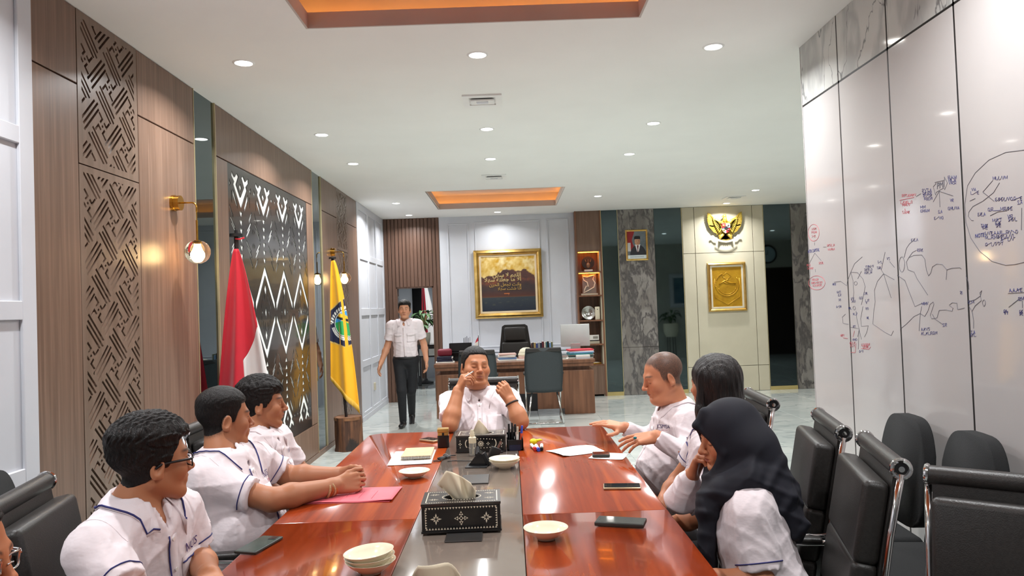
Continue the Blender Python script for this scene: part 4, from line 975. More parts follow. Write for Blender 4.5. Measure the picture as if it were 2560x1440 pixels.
S3 = flag_surface(2.15, .6, .05, .42, 10, .05, .1)
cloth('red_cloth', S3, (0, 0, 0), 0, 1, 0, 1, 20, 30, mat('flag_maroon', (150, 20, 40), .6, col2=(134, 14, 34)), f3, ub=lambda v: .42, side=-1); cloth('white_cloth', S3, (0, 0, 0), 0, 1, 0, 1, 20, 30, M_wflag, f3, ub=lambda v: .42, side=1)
ww = thing('dark_wall_panel', 'tall black carved wall panel in the room behind the doorway', 'panel', (-2.10, 16.78, 0)); MB().b2((-.05, -.03, 1.2), (.16, .02, 2.6)).build('panel_board', M_blackgloss, ww); MB().b2((-.07, -.035, 0), (.18, .02, 1.2)).build('lower_board', M_wood, ww)
# far side bay: things that only show as reflections in the tinted glass
pc = thing('framed_picture', 'blue picture in a wide white frame on the side bay wall', 'picture', (4.74, RY+.001, 1.78), math.pi)
pic_frame(pc, Mp, .70, .68, .11, .035, M_white, 'white_frame'); picture('picture_print', Mp @ Matrix.Translation((0, 0, .01)), .70, .68, 30, 30, lambda X, Y: mixc(lin((60, 96, 120)), lin((110, 140, 150)), .5+.5*fnoise(X, Y, 2, 3, 18)), pc)
p2_ = thing('tall_plant', 'leafy plant in a white pot on a tall stand in the side bay', 'plant', (4.20, RY+.35, 0)); MB().lathe([(0, .58), (.14, .58), (.19, .7), (.20, .93), (.18, .93), (.17, .88), (0, .88)], n=26).build('pot', M_porcelain, p2_, smooth=40)
for k in range(4): a = k*math.pi/2+.6; MB().cyl((.12*math.cos(a), .12*math.sin(a), 0), (.1*math.cos(a), .1*math.sin(a), .58), .009, n=8).build('stand_leg', M_black, p2_)
leafy(p2_, 22, .88, .45, .36, 9)
ck = thing('wall_clock', 'round wall clock with a dark rim on the side bay wall', 'clock', (6.92, RY, 2.66), math.pi); MB().cyl((0, 0, 0), (0, -.03, 0), .25, n=40).build('rim', M_blackgloss, ck, smooth=40); MB().cyl((0, -.03, 0), (0, -.034, 0), .205, n=40).build('dial', mat('clock_dial', (190, 210, 220), .4, col2=(184, 204, 214)), ck); MB().b2((-.006, -.038, 0), (.006, -.0345, .11)).build('minute_hand', M_black, ck); MB().b2((0, -.038, -.006), (.08, -.0345, .006)).build('hour_hand', M_black, ck)
dd = struct(MB().b2((6.1, RY, 0), (7.65, RY+.02, 2.3)).build('door_2', M_wooddark)); MB().b2((6.25, RY+.02, .9), (6.27, RY+.05, 1.05)).build('door_handle', M_chrome, dd)

# ================================================================== CONFERENCE TABLE
TX0, TX1, SX0, SX1, TY0, TY1, TZ = -.88, .545, -.362, .021, .45, 4.66, .75
tb = thing('conference_table', 'long glossy red-brown conference table with a grey centre strip', 'table', ((TX0+TX1)/2, 2.5, 0))
ox, oy = -(TX0+TX1)/2, -2.5
def leaf_poly(x0, x1, y0, y1, rx0=0, rx1=0):
    pl = [(x0, y0), (x1, y0)]
    if rx1: pl += [(x1-rx1+rx1*math.cos(a), y1-rx1+rx1*math.sin(a)) for a in np.linspace(0, math.pi/2, 8)]
    else: pl.append((x1, y1))
    if rx0: pl += [(x0+rx0+rx0*math.cos(a), y1-rx0+rx0*math.sin(a)) for a in np.linspace(math.pi/2, math.pi, 8)]
    else: pl.append((x0, y1))
    return pl
def leaf(x0, x1, y0, y1, m, name, rx0=0, rx1=0, z0=TZ-.045, z1=TZ):
    b = MB(); b.prism([(x+ox, y+oy) for x, y in leaf_poly(x0, x1, y0, y1, rx0, rx1)], z0, z1)
    es = [e for e in b.bm.edges if abs(e.verts[0].co.z-z1) < 1e-6 and abs(e.verts[1].co.z-z1) < 1e-6]
    bmesh.ops.bevel(b.bm, geom=es, offset=.004 if m is M_tablewood else .002, segments=2, profile=.5, affect='EDGES')
    return b.build(name, m, tb, smooth=35)
YS = 2.735; g = .0008
leaf(TX0, SX0-g, TY0, YS-g, M_tablewood, 'tabletop_leaf'); leaf(TX0, SX0-g, YS+g, TY1, M_tablewood, 'tabletop_leaf', rx0=.07)
leaf(SX1+g, TX1, TY0, YS-g, M_tablewood, 'tabletop_leaf'); leaf(SX1+g, TX1, YS+g, TY1, M_tablewood, 'tabletop_leaf', rx1=.07)
leaf(SX0+g, SX1-g, TY0, TY1-.001, M_tablestrip, 'centre_strip', z1=TZ+.001)
MB().b2((TX0+.12+ox, TY0+.1+oy, TZ-.11), (TX1-.12+ox, TY1-.1+oy, TZ-.045)).build('under_frame', M_deskwood, tb)
for y in (1.0, 2.45, 3.88): MB().b2((-.25, y-.25+oy, .0), (.25, y+.25+oy, TZ-.11), bev=.01).build('pedestal', M_deskwood, tb)
for yc in (2.52, 3.31): 
    MB().b2((-.235+ox, yc-.085+oy, TZ+.001), (-.115+ox, yc+.085+oy, TZ+.006), bev=.002, seg=1).build('cable_lid', mat('cable_lid_grey', (74, 73, 72), .35, metal=.4, col2=(68, 67, 66)), tb)
TT = TZ+.0012

# tissue boxes with mother-of-pearl inlay
M_pearl = mat('pearl_inlay', (236, 226, 204), .3, col2=(222, 210, 186), nscale=(200, 200, 200))
def tissue_box(loc, rz, w_, d_, h_, label, style, tis):
    t = thing('tissue_box', label, 'tissue box', loc, rz)
    MB().b2((-w_/2, -d_/2, 0), (w_/2, -d_/2+.005, h_-.007)).b2((-w_/2, d_/2-.005, 0), (w_/2, d_/2, h_-.007)).b2((-w_/2, -d_/2+.005, 0), (-w_/2+.005, d_/2-.005, h_-.007)).b2((w_/2-.005, -d_/2+.005, 0), (w_/2, d_/2-.005, h_-.007)).b2((-w_/2-.003, -d_/2-.003, 0), (w_/2+.003, d_/2+.003, .008), bev=.002).build('box_body', M_blackgloss, t)
    poly_holes('box_lid', [(-w_/2-.002, -d_/2-.002), (w_/2+.002, -d_/2-.002), (w_/2+.002, d_/2+.002), (-w_/2-.002, d_/2+.002)], [[(w_*.225*math.cos(a_), d_*.22*math.sin(a_)) for a_ in np.linspace(0, 2*math.pi, 28, endpoint=False)]], .008, Matrix.Translation((0, 0, h_-.004)), mat('box_lid_dark', (48, 44, 42), .3, col2=(40, 37, 36)), t)
    yf = -d_/2-.0002; inl = []
    def tri(x, z, s_, a):
        m_ = MB(); m_.prism([(x+s_*math.cos(a+k*2.094), z+s_*math.sin(a+k*2.094)) for k in range(3)], 0, .0008, on_back(0, 0, yf)); return m_
    def petal(x, z, a, L, w__):
        c_, s_ = math.cos(a), math.sin(a); return [(x+c_*p-s_*q, z+s_*p+c_*q) for p, q in ((0, 0), (L*.5, w__), (L, 0), (L*.5, -w__))]
    M1 = on_back(0, 0, yf); all_ = MB()
    if style == 0:
        n = 24
        for k in range(n):
            x = -w_*.44+w_*.88*k/(n-1)
            for z, a in ((h_*.84, -math.pi/2), (h_*.14, math.pi/2)): all_.prism([(x+.0042*math.cos(a+q*2.094), z+.0042*math.sin(a+q*2.094)) for q in range(3)], 0, .0008, M1)
        for k in range(8):
            z = h_*.2+h_*.58*k/7
            for s in (-1, 1): all_.prism([(s*w_*.45+.0042*math.cos(q*2.094+(0 if s < 0 else math.pi)), z+.0042*math.sin(q*2.094+(0 if s < 0 else math.pi))) for q in range(3)], 0, .0008, M1)
        for cx, R in ((-w_*.32, .016), (w_*.32, .016)):
            for q in range(8): all_.prism(petal(cx+.003*math.cos(q*.785), h_*.48+.003*math.sin(q*.785), q*.785, R if q % 2 == 0 else R*.55, .0028), 0, .0008, M1)
        for q in range(4):
            a = q*math.pi/2
            for r_ in (.0055, .0125, .0195):
                for off_ in ((0,) if r_ > .015 else (-.0035, .0035) if r_ > .01 else (0,)): all_.prism([(r_*math.cos(a)-off_*math.sin(a)+.0040*math.cos(a+e*2.094), h_*.48+r_*math.sin(a)+off_*math.cos(a)+.0040*math.sin(a+e*2.094)) for e in range(3)], 0, .0008, M1)
    else:
        for k in range(44):
            a = 2*math.pi*k/44; x, z = max(-1, min(1, 1.55*math.cos(a)))*w_*.24+.06*w_*math.cos(a)*1.2, h_*.52+h_*.27*math.sin(a)
            all_.prism([(x+.0026*math.cos(q*1.05), z+.0026*math.sin(q*1.05)) for q in range(6)], 0, .0008, M1)
        for q in range(12): all_.prism(petal(.005*math.cos(q*.5236), h_*.5+.005*math.sin(q*.5236), q*.5236, .013, .0018), 0, .0008, M1)
        all_.prism([(.0045*math.cos(q*.6), h_*.5+.0045*math.sin(q*.6)) for q in range(10)], 0, .0009, M1)
        for cx in (-w_*.42, w_*.42, .038):
            for q in range(4): all_.prism(petal(cx+.002*math.cos(q*1.571), h_*.5+.002*math.sin(q*1.571), q*1.571, .007, .0024), 0, .0008, M1)
            if abs(cx) > .05:
                for s in (-1, 1): all_.prism(petal(cx, h_*.5+s*.012, s*math.pi/2, .010, .002), 0, .0008, M1)
    # lid inlay
    Mt = Matrix.Translation((0, 0, h_))
    for s in (-1, 1):
        all_.prism([(s*w_*.455, -d_*.42), (s*w_*.455+.003, -d_*.42), (s*w_*.455+.003, d_*.42), (s*w_*.455, d_*.42)], 0, .0006, Mt)
        for yy in (-d_*.18, d_*.22):
            for q in range(6): all_.prism([(s*w_*.36+p_[0], yy+p_[1]) for p_ in petal(.003*math.cos(q*1.047), .003*math.sin(q*1.047), q*1.047, .014 if q % 3 == 0 else .008, .0022)], 0, .0006, Mt)
    for k in range(30):
        x = -w_*.43+w_*.86*k/29
        for yy in (-d_*.43, d_*.43): all_.prism([(x-.0022, yy-.0022), (x+.0022, yy-.0022), (x+.0022, yy+.0022), (x-.0022, yy+.0022)], 0, .0006, Mt)
    for k in range(40):
        a = 2*math.pi*k/40; x, yy = w_*.25*math.cos(a), d_*.27*math.sin(a)
        all_.prism([(x-.002, yy-.002), (x+.002, yy-.002), (x+.002, yy+.002), (x-.002, yy+.002)], 0, .0006, Mt)
    tag(all_.build('pearl_inlay', M_pearl, t), kind='stuff')
    rows = tis(w_, d_, h_)
    MB().grid(rows).build('tissue', M_tissue, t, smooth=True, solid=.0012)
    return t
def tis_a(w_, d_, h_):
    U = [0, .12, .30, .40, .78, 1.0]; X = [-.036, -.083, -.050, -.034, .034, .050]; Z = [.004, .046, .096, .090, .050, .020]; rows = []
    for j in range(13):
        f = j/12; r = []
        for i in range(33):
            u = i/32; xt, zt = np.interp(u, U, X), np.interp(u, U, Z); xb = -.030+.078*u
            y = .010*math.sin(u*11+f*1.5)*(.4+.6*f)-.012*f+.006*math.sin(u*23)*(f*(1-f)*4)
            r.append(Vector((xb+(xt-xb)*f, y, h_-.012+f*(zt+.012))))
        rows.append(r)
    return rows
def tis_b(w_, d_, h_):
    rows = []
    for j in range(13):
        f = j/12; r = []
        for i in range(17):
            u = i/16; top = .072*(1-abs((u-.36)/.64)**1.1) if u > .36 else .072*(1-((.36-u)/.42)**1.2)
            r.append(Vector((-.045+.085*u+.004*f, .008*math.sin(u*8+f*2)-.01*f, h_-.01+f*(max(top, 0)+.012))))
        rows.append(r)
    return rows
tissue_box((-.187, 2.605, TT+.006), math.radians(1.5), .262, .165, .098, 'black inlaid tissue box on the grey strip standing over a cable lid', 0, tis_a)
tissue_box((-.172, 4.01, TT), math.radians(-1), .256, .15, .088, 'black inlaid tissue box with pens standing at its side', 1, tis_b)
def tis_c(w_, d_, h_):
    rows = []
    for j in range(13):
        f = j/12; r = []
        for i in range(19):
            u = i/18; top = .104*min(1, (.45+u*2.6))*(1-max(0, (u-.62)/.42)**2)
            r.append(Vector((-.062+.135*u+.012*f*(u-.3), .01*math.sin(u*8+f*2)-.02*f, h_-.01+f*max(.01, top-.0))))
        rows.append(r)
    return rows
tissue_box((-.187, 1.685, TT), .02, .262, .165, .098, 'black inlaid tissue box at the near end with its tissue pulled up', 0, tis_c)

# porcelain bowls
def bowl(loc, label, R=.071, h=.038, tilt=None, group=None):
    t = thing('bowl', label, 'bowl', loc, 0, group)
    k = R/.071
    MB().lathe([(.026*k, 0), (.029*k, .0), (.030*k, .006), (.045*k, h*.3), (.060*k, h*.66), (.0715*k, h*.97), (.0725*k, h), (.0705*k, h), (.058*k, h*.70), (.043*k, h*.36), (.024*k, .009), (0, .008)], n=48).build('dish', M_porcelain, t, smooth=True)
    MB().lathe([(.024*k, .0), (.029*k, -.0), (.030*k, .007), (.022*k, .007)], n=36).build('foot_ring', M_porcelain, t, smooth=35)
    if tilt: t.rotation_euler = tilt
    return t
bowl((.092, 2.44, TT), 'single cream porcelain bowl on the red wood beside the near tissue box')
bowl((-.452, 3.40, TT), 'single cream porcelain bowl between the pink folder and the notebook', R=.069, h=.032)
b3 = (-.048, 3.525)
bowl((*b3, TT), 'lower cream bowl of a pair nested beside the black stand'); bowl((*b3, TT+.0105), 'upper cream bowl of a pair nested beside the black stand')
b4 = (-.425, 2.185)
for k, lb in enumerate(('bottom cream bowl of the stack of three', 'middle cream bowl of the stack of three', 'top cream bowl of the stack of three')):
    bowl((b4[0]-.001*k, b4[1], TT+.0125*k), lb, tilt=(0, math.radians(-2.2*k), 0))

# phones
def phone(c, rz, w_, l_, body, screen, label, bump=True, t_=.009, z=TT):
    t = thing('mobile_phone', label, 'phone', (c[0], c[1], z), rz)
    MB().box((0, 0, t_/2), (w_, l_, t_), bev=.0035, seg=3).build('case', body, t, smooth=40)
    MB().box((0, 0, t_), (w_-.006, l_-.006, .0008), bev=.0003, seg=1).build('screen', screen, t)
    if bump: MB().box((w_*.22, l_*.36, t_+.0008), (.026, .03, .0016), bev=.0006, seg=1).build('camera_bump', M_blackgloss, t)
    else: MB().box((0, l_*.43, t_+.0006), (.014, .002, .0006)).build('speaker_slot', M_black, t)
    return t
M_scr = mat('phone_screen', (26, 28, 32), .06, coat=.5, col2=(24, 26, 30)); M_gphone = mat('green_phone_back', (44, 66, 58), .2, col2=(38, 58, 52), nscale=(30, 30, 30))
M_goldph = mat('gold_phone_edge', (214, 196, 160), .3, metal=.6, col2=(204, 186, 150)); M_dkcase = mat('phone_case_dark', (52, 54, 50), .45, col2=(46, 48, 44))
phone((-.842, 2.475), math.radians(-14), .078, .205*.8, M_dkcase, M_gphone, 'dark green phone lying face down at the table edge by the bowl stack')
phone((.432, 3.075), math.radians(83), .076, .15, M_goldph, M_scr, 'phone with a pale gold edge lying near the bearded paper end of the table'.replace('bearded paper end of the table', 'whiteboard side of the table'), bump=False)
phone((.352, 2.57), math.radians(72), .08, .166, M_dkcase, M_scr, 'phone in a thick dark case beside the single bowl', bump=False, t_=.014)
phone((-.475, 4.33), math.radians(50), .074, .12, M_goldph, M_scr, 'silver-edged phone lying near the smoking man and gold-topped box', bump=False, t_=.012)

# papers, folder, notebook
def sheet(c, rz, w_, l_, label, name='paper_sheet', m=M_paper, crumple=.0, z=TT, n=12, sd=1, rest=0.0):
    t = thing(name, label, 'paper', (c[0], c[1], z+.0008), rz); rr = np.random.RandomState(sd); ph = rr.rand(4)*6
    rows = [[Vector((-w_/2+w_*i/n, -l_/2+l_*j/n, crumple*(max(0, math.sin(3*i/n+ph[0])*math.cos(4*j/n+ph[1]))+.6*((abs(i/n-.5)*2)**3)*(0.5+.5*math.sin(5*j/n+ph[2]))))) for i in range(n+1)] for j in range(n+1)]
    MB().grid(rows).build('sheet', m, t, smooth=True, solid=.0006); return t
a = sheet((-.52, 3.86), math.radians(2), .215, .36, 'white printed paper lying under the spiral notebook', crumple=.003)
for k in range(9): MB().b2((-.085, -.14+.02*k, .0062), (.03+.02*math.sin(k*2), -.137+.02*k, .0066)).build('print_line', mat('print_grey', (190, 186, 180), .7, col2=(184, 180, 174)), a)
nb = thing('spiral_notebook', 'tan spiral notebook lying on the white paper', 'notebook', (-.497, 3.905, TT+.006), math.radians(1.5))
M_tancov = mat('tan_cover', (206, 176, 138), .6, col2=(196, 166, 128), nscale=(30, 30, 30))
MB().box((0, 0, .006), (.148, .235, .010)).build('page_block', M_paper, nb); MB().box((0, .002, .0125), (.152, .24, .003), bev=.001, seg=1).build('front_cover', M_tancov, nb); MB().box((0, .002, .0005), (.152, .24, .002)).build('back_cover', M_tancov, nb)
r0 = MB().tube([(0, .009*math.cos(a_), .007+.009*math.sin(a_)) for a_ in np.linspace(0, 2*math.pi, 12, endpoint=False)], .0011, 5, close=True).build('wire_ring', M_black, nb); r0.location = (-.068, -.12, 0)
for k in range(1, 20): inst(r0, (-.068+.0072*k, -.12, 0), nb)
fo = thing('pink_folder', 'pink paper folder lying under the clasped hands', 'folder', (-.665, 3.105, TT), math.radians(-2))
M_pinkf = mat('pink_card', (226, 112, 124), .6, col2=(220, 104, 116), nscale=(8, 8, 8))
MB().grid([[Vector((-.17+.34*i/10, -.115+.235*j/8, .001)) for i in range(11)] for j in range(9)]).build('back_cover', M_pinkf, fo, solid=.001)
MB().grid([[Vector((-.165+.345*i/10, -.112+.232*j/8, .0042+.010*max(0, (i/10-.55))**1.5*(1-j/8)+.0015*math.sin(i*.8)*(1-j/8))) for i in range(11)] for j in range(9)]).build('front_cover', M_pinkf, fo, smooth=True, solid=.001)
for k in range(3): MB().b2((.09-.055*k-.0005, -.08+.02*k, .0058), (.09-.055*k+.0005, .05, .0062)).build('printed_rule', mat('rule_dark', (150, 70, 84), .7, col2=(144, 64, 78)), fo)
for k in range(9): MB().b2((-.14, -.09+.02*k, .0058), (-.03, -.0885+.02*k, .0061)).build('printed_rule', MATS['rule_dark'], fo)
s1 = sheet((.31, 3.865), math.radians(24), .24, .19, 'crumpled white paper beside the dark square phone', crumple=.012, sd=4)
s2 = sheet((.462, 3.708), math.radians(-22), .17, .14, 'white paper under the square phone jutting over the table edge', crumple=.004, sd=9)
phone((.425, 3.715), math.radians(84), .08, .085, M_dkcase, M_scr, 'small dark square phone lying on the paper at the table edge', bump=False, t_=.012, z=TT+.004)

# gold topped black box
gb = thing('perfume_box', 'small black box with a gold cap beside the far tissue box', 'box', (-.385, 4.13, TT), math.radians(3))
MB().box((0, 0, .033), (.062, .06, .066), bev=.003).build('box_body', M_blackgloss, gb); MB().box((0, 0, .072), (.058, .054, .018), bev=.002).box((0, 0, .092), (.062, .058, .020), bev=.003).build('gold_cap', M_gold, gb); MB().box((0, -.0275, .072), (.012, .003, .016)).build('clasp', M_black, gb)
# spray bottle
sb = thing('spray_bottle', 'clear spray bottle with a pale cap before the far tissue box', 'bottle', (-.212, 3.86, TT+.001))
M_clear = mat('clear_plastic', (250, 248, 240), .05, trans=.85, ior=1.2, col2=(248, 246, 238)); M_frost = mat('frosted_cap', (236, 226, 196), .35, trans=.2, col2=(230, 220, 190))
MB().lathe([(0, 0), (.017, 0), (.0185, .004), (.0185, .085), (.016, .09), (.0, .092)], n=24).build('bottle_body', M_clear, sb, smooth=40)
MB().lathe([(.0188, .062), (.0195, .064), (.0195, .09), (.013, .096), (.013, .104), (0, .104)], n=24).build('collar', M_frost, sb, smooth=40); MB().lathe([(.0105, .104), (.0105, .118), (.008, .121), (.008, .129), (0, .13)], n=20).build('spray_head', M_frost, sb, smooth=40); MB().cyl((0, 0, .006), (.004, 0, .08), .0015, n=6).build('dip_tube', M_frost, sb)
# black triangular stand + adapter + cable bundle
ts = thing('tablet_stand', 'black wedge-shaped plastic stand on the grey strip', 'stand', (-.165, 3.60, TT+.001), math.radians(-6))
MB().b2((-.065, -.055, 0), (.038, .05, .004), bev=.0015).build('base_plate', M_black, ts)
MB().prism([(-.055, 0), (.03, 0), (.012, .05), (-.005, .062)], -.045, .012, on_back(0, .004, 0)).build('wedge_body', M_blackgloss, ts); MB().prism([(.0, .045), (.035, -.0), (.05, 0), (.022, .055)], -.05, .0, on_back(0, .004, -.01)).build('side_fin', M_black, ts); MB().cyl((-.01, -.0, .05), (-.012, .02, .085), .014, .009, n=16).build('neck', M_black, ts, smooth=40)
ad = thing('power_adapter', 'black power adapter propped beside the wedge stand', 'adapter', (-.098, 3.685, TT+.001), math.radians(20))
MB().box((0, 0, .0385), (.05, .03, .06), rot=Matrix.Rotation(math.radians(24), 4, 'Y'), bev=.005).build('adapter_body', M_black, ad, smooth=40)
for s in (-1, 1): MB().cyl((.018, s*.008, .062), (.036, s*.008, .094), .002, n=8).build('plug_pin', M_chrome, ad)
MB().tube([(-.012, 0, .012), (-.04, .02, .003), (-.10, .05, .003), (-.17, .10, .003), (-.21, .10, .004)], .0022, 6).build('cord', M_black, ad, smooth=True)
cb = thing('cable_bundle', 'coiled black cable tied with a grey band near the notebook', 'cable', (-.345, 3.80, TT+.001), math.radians(58))
for k in range(6):
    oy_ = (k-2.5)*.006; MB().tube([(-.07+.004*k, oy_, .006+.003*(k % 2)), (-.02, oy_*.5, .009+.003*(k % 2)), (.03, oy_*.6, .009), (.055-.004*k, oy_*1.3, .007)], .0028, 6).build('cable_strand', M_black, cb, smooth=True)
MB().tube([(0, .016*math.cos(a_), .0125+.009*math.sin(a_)) for a_ in np.linspace(0, 6.283, 14, endpoint=False)], .003, 6, close=True).build('tie_band', mat('grey_rubber', (120, 118, 116), .6, col2=(112, 110, 108)), cb); MB().tube([(-.06, 0, .005), (-.09, .012, .004), (-.10, -.005, .004), (-.085, -.02, .004), (-.06, -.012, .005)], .0022, 6).build('cable_loop', M_black, cb, smooth=True)
# pen caddy and pens
pcd = thing('pen_caddy', 'black pen caddy beside the far tissue box', 'pen holder', (.005, 4.0, TT))
MB().b2((-.043, -.055, 0), (.043, .05, .006)).b2((-.043, -.055, 0), (-.038, .05, .07)).b2((.038, -.055, 0), (.043, .05, .062)).b2((-.043, -.055, 0), (.043, -.05, .055)).b2((-.043, .045, 0), (.043, .05, .08)).b2((-.004, -.05, 0), (.0, .045, .06)).build('caddy_body', M_black, pcd)
MB().b2((-.03, -.0565, .0), (.03, -.0552, .03)).build('front_label', C_navy, pcd)
penspec = [((-.03, .03), (0.0, .01, .12), M_black, M_black, 'black marker pen standing in the pen caddy, back corner'), ((-.015, .03), (.002, .005, .125), M_black, M_blackgloss, 'thick black marker standing upright in the pen caddy'), ((.008, .02), (-.004, .0, .12), M_chrome, M_black, 'silver ballpoint pen standing in the pen caddy'), ((.012, -.02), (.004, -.002, .112), M_paper, M_cream, 'white pen with a beige cap standing in the pen caddy'), ((.027, -.005), (.012, 0, .115), mat('orange_label', (226, 90, 60), .5, col2=(216, 80, 52)), cm('cap_blue', (60, 84, 190)), 'orange-labelled marker with a blue cap in the pen caddy')]
for (x, y), (dx, dy, L), m1, m2, lb in penspec:
    t = thing('marker_pen', lb, 'pen', (.005+x, 4.0+y, TT+.006)); d = Vector((dx, dy, .1)).normalized(); r_ = .0062
    MB().cyl((0, 0, 0), d*(L*.68), r_, n=14).build('barrel', m1, t, smooth=40); MB().cyl(d*(L*.66), d*L, r_*1.05, r_*.85, n=14).build('cap', m2, t, smooth=40)
for (x, y, rz, m2, lb) in ((.105, 3.945, 8, cm('cap_red', (214, 50, 50)), 'white board marker with a red cap lying by the pen caddy'), (.123, 3.925, 4, MATS['cap_blue'], 'white board marker with a blue cap lying by the pen caddy'), (.142, 3.935, -3, M_black, 'white board marker with a black cap lying by the pen caddy')):
    t = thing('board_marker', lb, 'marker', (x, y, TT+.0095), math.radians(rz)); MB().cyl((0, .0, 0), (0, .095, 0), .0085, n=16).build('barrel', M_paper, t, smooth=40); MB().cyl((0, -.032, 0), (0, .002, 0), .0092, n=16).build('cap', m2, t, smooth=40)
t = thing('yellow_duster', 'small bright yellow crumpled note by the board markers', 'note', (.105, 4.09, TT)); M_y = cm('bright_yellow', (236, 226, 30)); MB().ball((0, 0, .017), (.022, .016, .017), 10).build('note_body', M_y, t, smooth=True); MB().tube([(.015, 0, .02), (.036, 0, .026), (.05, 0, .024)], [.01, .006, .002], 8).build('note_tip', M_y, t, smooth=True)
t = thing('white_marker', 'thin white pen lying along the strip beside the nested bowls', 'pen', (.012, 3.72, TT+.0055), math.radians(2)); MB().cyl((0, -.07, 0), (0, .05, 0), .0042, n=12).build('barrel', M_paper, t, smooth=40); MB().cyl((0, .05, 0), (0, .09, 0), .0046, n=12).build('cap', cm('cap_grey', (180, 180, 178)), t, smooth=40)
t = thing('lens_cap', 'small black round cap lying before the far tissue box', 'cap', (-.075, 3.905, TT+.001)); MB().lathe([(0, 0), (.017, 0), (.018, .002), (.018, .007), (.015, .009), (0, .009)], n=24).build('disc', M_black, t, smooth=40); MB().lathe([(.014, .009), (.0145, .0105), (.011, .0105), (.011, .009)], n=24).build('rim', M_chrome, t, smooth=40)

# ================================================================== CHAIRS
def leather_chair(loc, rz, label, full=True):
    """soft-pad chair, faces local +Y"""
    t = thing('conference_chair', label, 'chair', loc, rz, 'black leather conference chairs')
    def back(z): return -.235-.10*max(0, (z-.45))/.55     # y of the back plane
    ang = math.radians(10.3); R_ = Matrix.Rotation(ang, 4, 'X')
    MB().grid([[Vector((x, back(z)-.01, z)) for x in (-.225, 0, .225)] for z in (.37, .6, .8, .995)]).build('sling_back', M_leather, t, solid=.012)
    for zc, hh, th in ((.83, .25, .075), (.615, .20, .075)):
        cushion('back_pad', (0, back(zc)+.038, zc), (.44, th, hh), M_leather, t, rot=R_, bev=.022, seg=4)
    cushion('back_pad', (0, back(.47)+.042, .465), (.44, .075, .12), M_leather, t, rot=R_, bev=.022)
    MB().cyl((-.232, back(1.0)-.012, .995), (.232, back(1.0)-.012, .995), .027, n=20).build('top_roll', M_leather, t, smooth=40)
    for s in (-1, 1):
        yb = back(1.0)-.012
        MB().tube([(s*.238, yb+.0245*math.cos(a_), .995+.0245*math.sin(a_)) for a_ in np.linspace(0, 6.283, 22, endpoint=False)], .0075, 8, close=True).cyl((s*.236, yb, .995), (s*.246, yb, .995), .0085, n=14).build('roll_cap', M_chrome, t, smooth=40)
        MB().cyl((s*.230, yb, .995), (s*.239, yb, .995), .021, n=20).build('cap_disc', M_black, t, smooth=40)
        MB().tube([(s*.236, back(1.0)-.012, .98), (s*.236, back(.8)-.012, .8), (s*.236, back(.5)-.012, .46), (s*.236, -.19, .355), (s*.236, -.05, .335), (s*.236, .25, .35)], .0105, 10).build('side_rail', M_chrome, t, smooth=True)
        MB().tube([(s*.245, back(.64)-.01, .625), (s*.258, -.2, .625), (s*.262, .06, .61), (s*.26, .12, .565), (s*.25, .13, .355)], .011, 10).build('arm_loop', M_chrome, t, smooth=True)
        cushion('arm_pad', (s*.261, -.07, .632), (.045, .25, .024), M_leather, t, bev=.01)
    cushion('seat_pad', (0, -.08, .372), (.45, .23, .07), M_leather, t, bev=.022); cushion('seat_pad', (0, .14, .378), (.45, .21, .07), M_leather, t, bev=.022)
    MB().cyl((0, 0, .09), (0, 0, .325), .028, n=16).build('gas_lift', M_chrome, t, smooth=40); MB().box((0, 0, .325), (.2, .26, .026), bev=.005).build('seat_plate', M_black, t)
    for k in range(5):
        a_ = k*2*math.pi/5+.3; ex_, ey_ = .28*math.cos(a_), .28*math.sin(a_); MB().tube([(0, 0, .10), (ex_, ey_, .062)], [.024, .016], 8).build('base_leg', M_chrome, t, smooth=True); MB().ball((ex_, ey_, .029), (.022, .029, .029), 10).build('castor', M_black, t, smooth=True)
    return t
ch0 = leather_chair((-1.12, 2.28, 0), math.radians(-78), 'black leather conference chair of the man in glasses')
dup(ch0, (-1.10, 3.03, 0), math.radians(-84), 'black leather conference chair of the man with clasped hands')
dup(ch0, (-1.13, 3.61, 0), math.radians(-88), 'black leather conference chair of the man by the red and white flag')
dup(ch0, (-1.19, 1.44, 0), math.radians(-82), 'black leather conference chair of the person cut off at the table corner')
dup(ch0, (-.195, 4.87, 0), math.radians(180), 'black leather conference chair of the smoking man at the table end')
dup(ch0, (.90, 3.82, 0), math.radians(86), 'black leather conference chair of the grey-haired man')
dup(ch0, (.915, 3.06, 0), math.radians(78), 'black leather conference chair of the long-haired woman')
dup(ch0, (.83, 2.485, 0), math.radians(76), 'black leather conference chair of the woman in the headscarf')
dup(ch0, (1.112, 1.672, 0), math.radians(141.5), 'empty black leather conference chair turned away from the table')
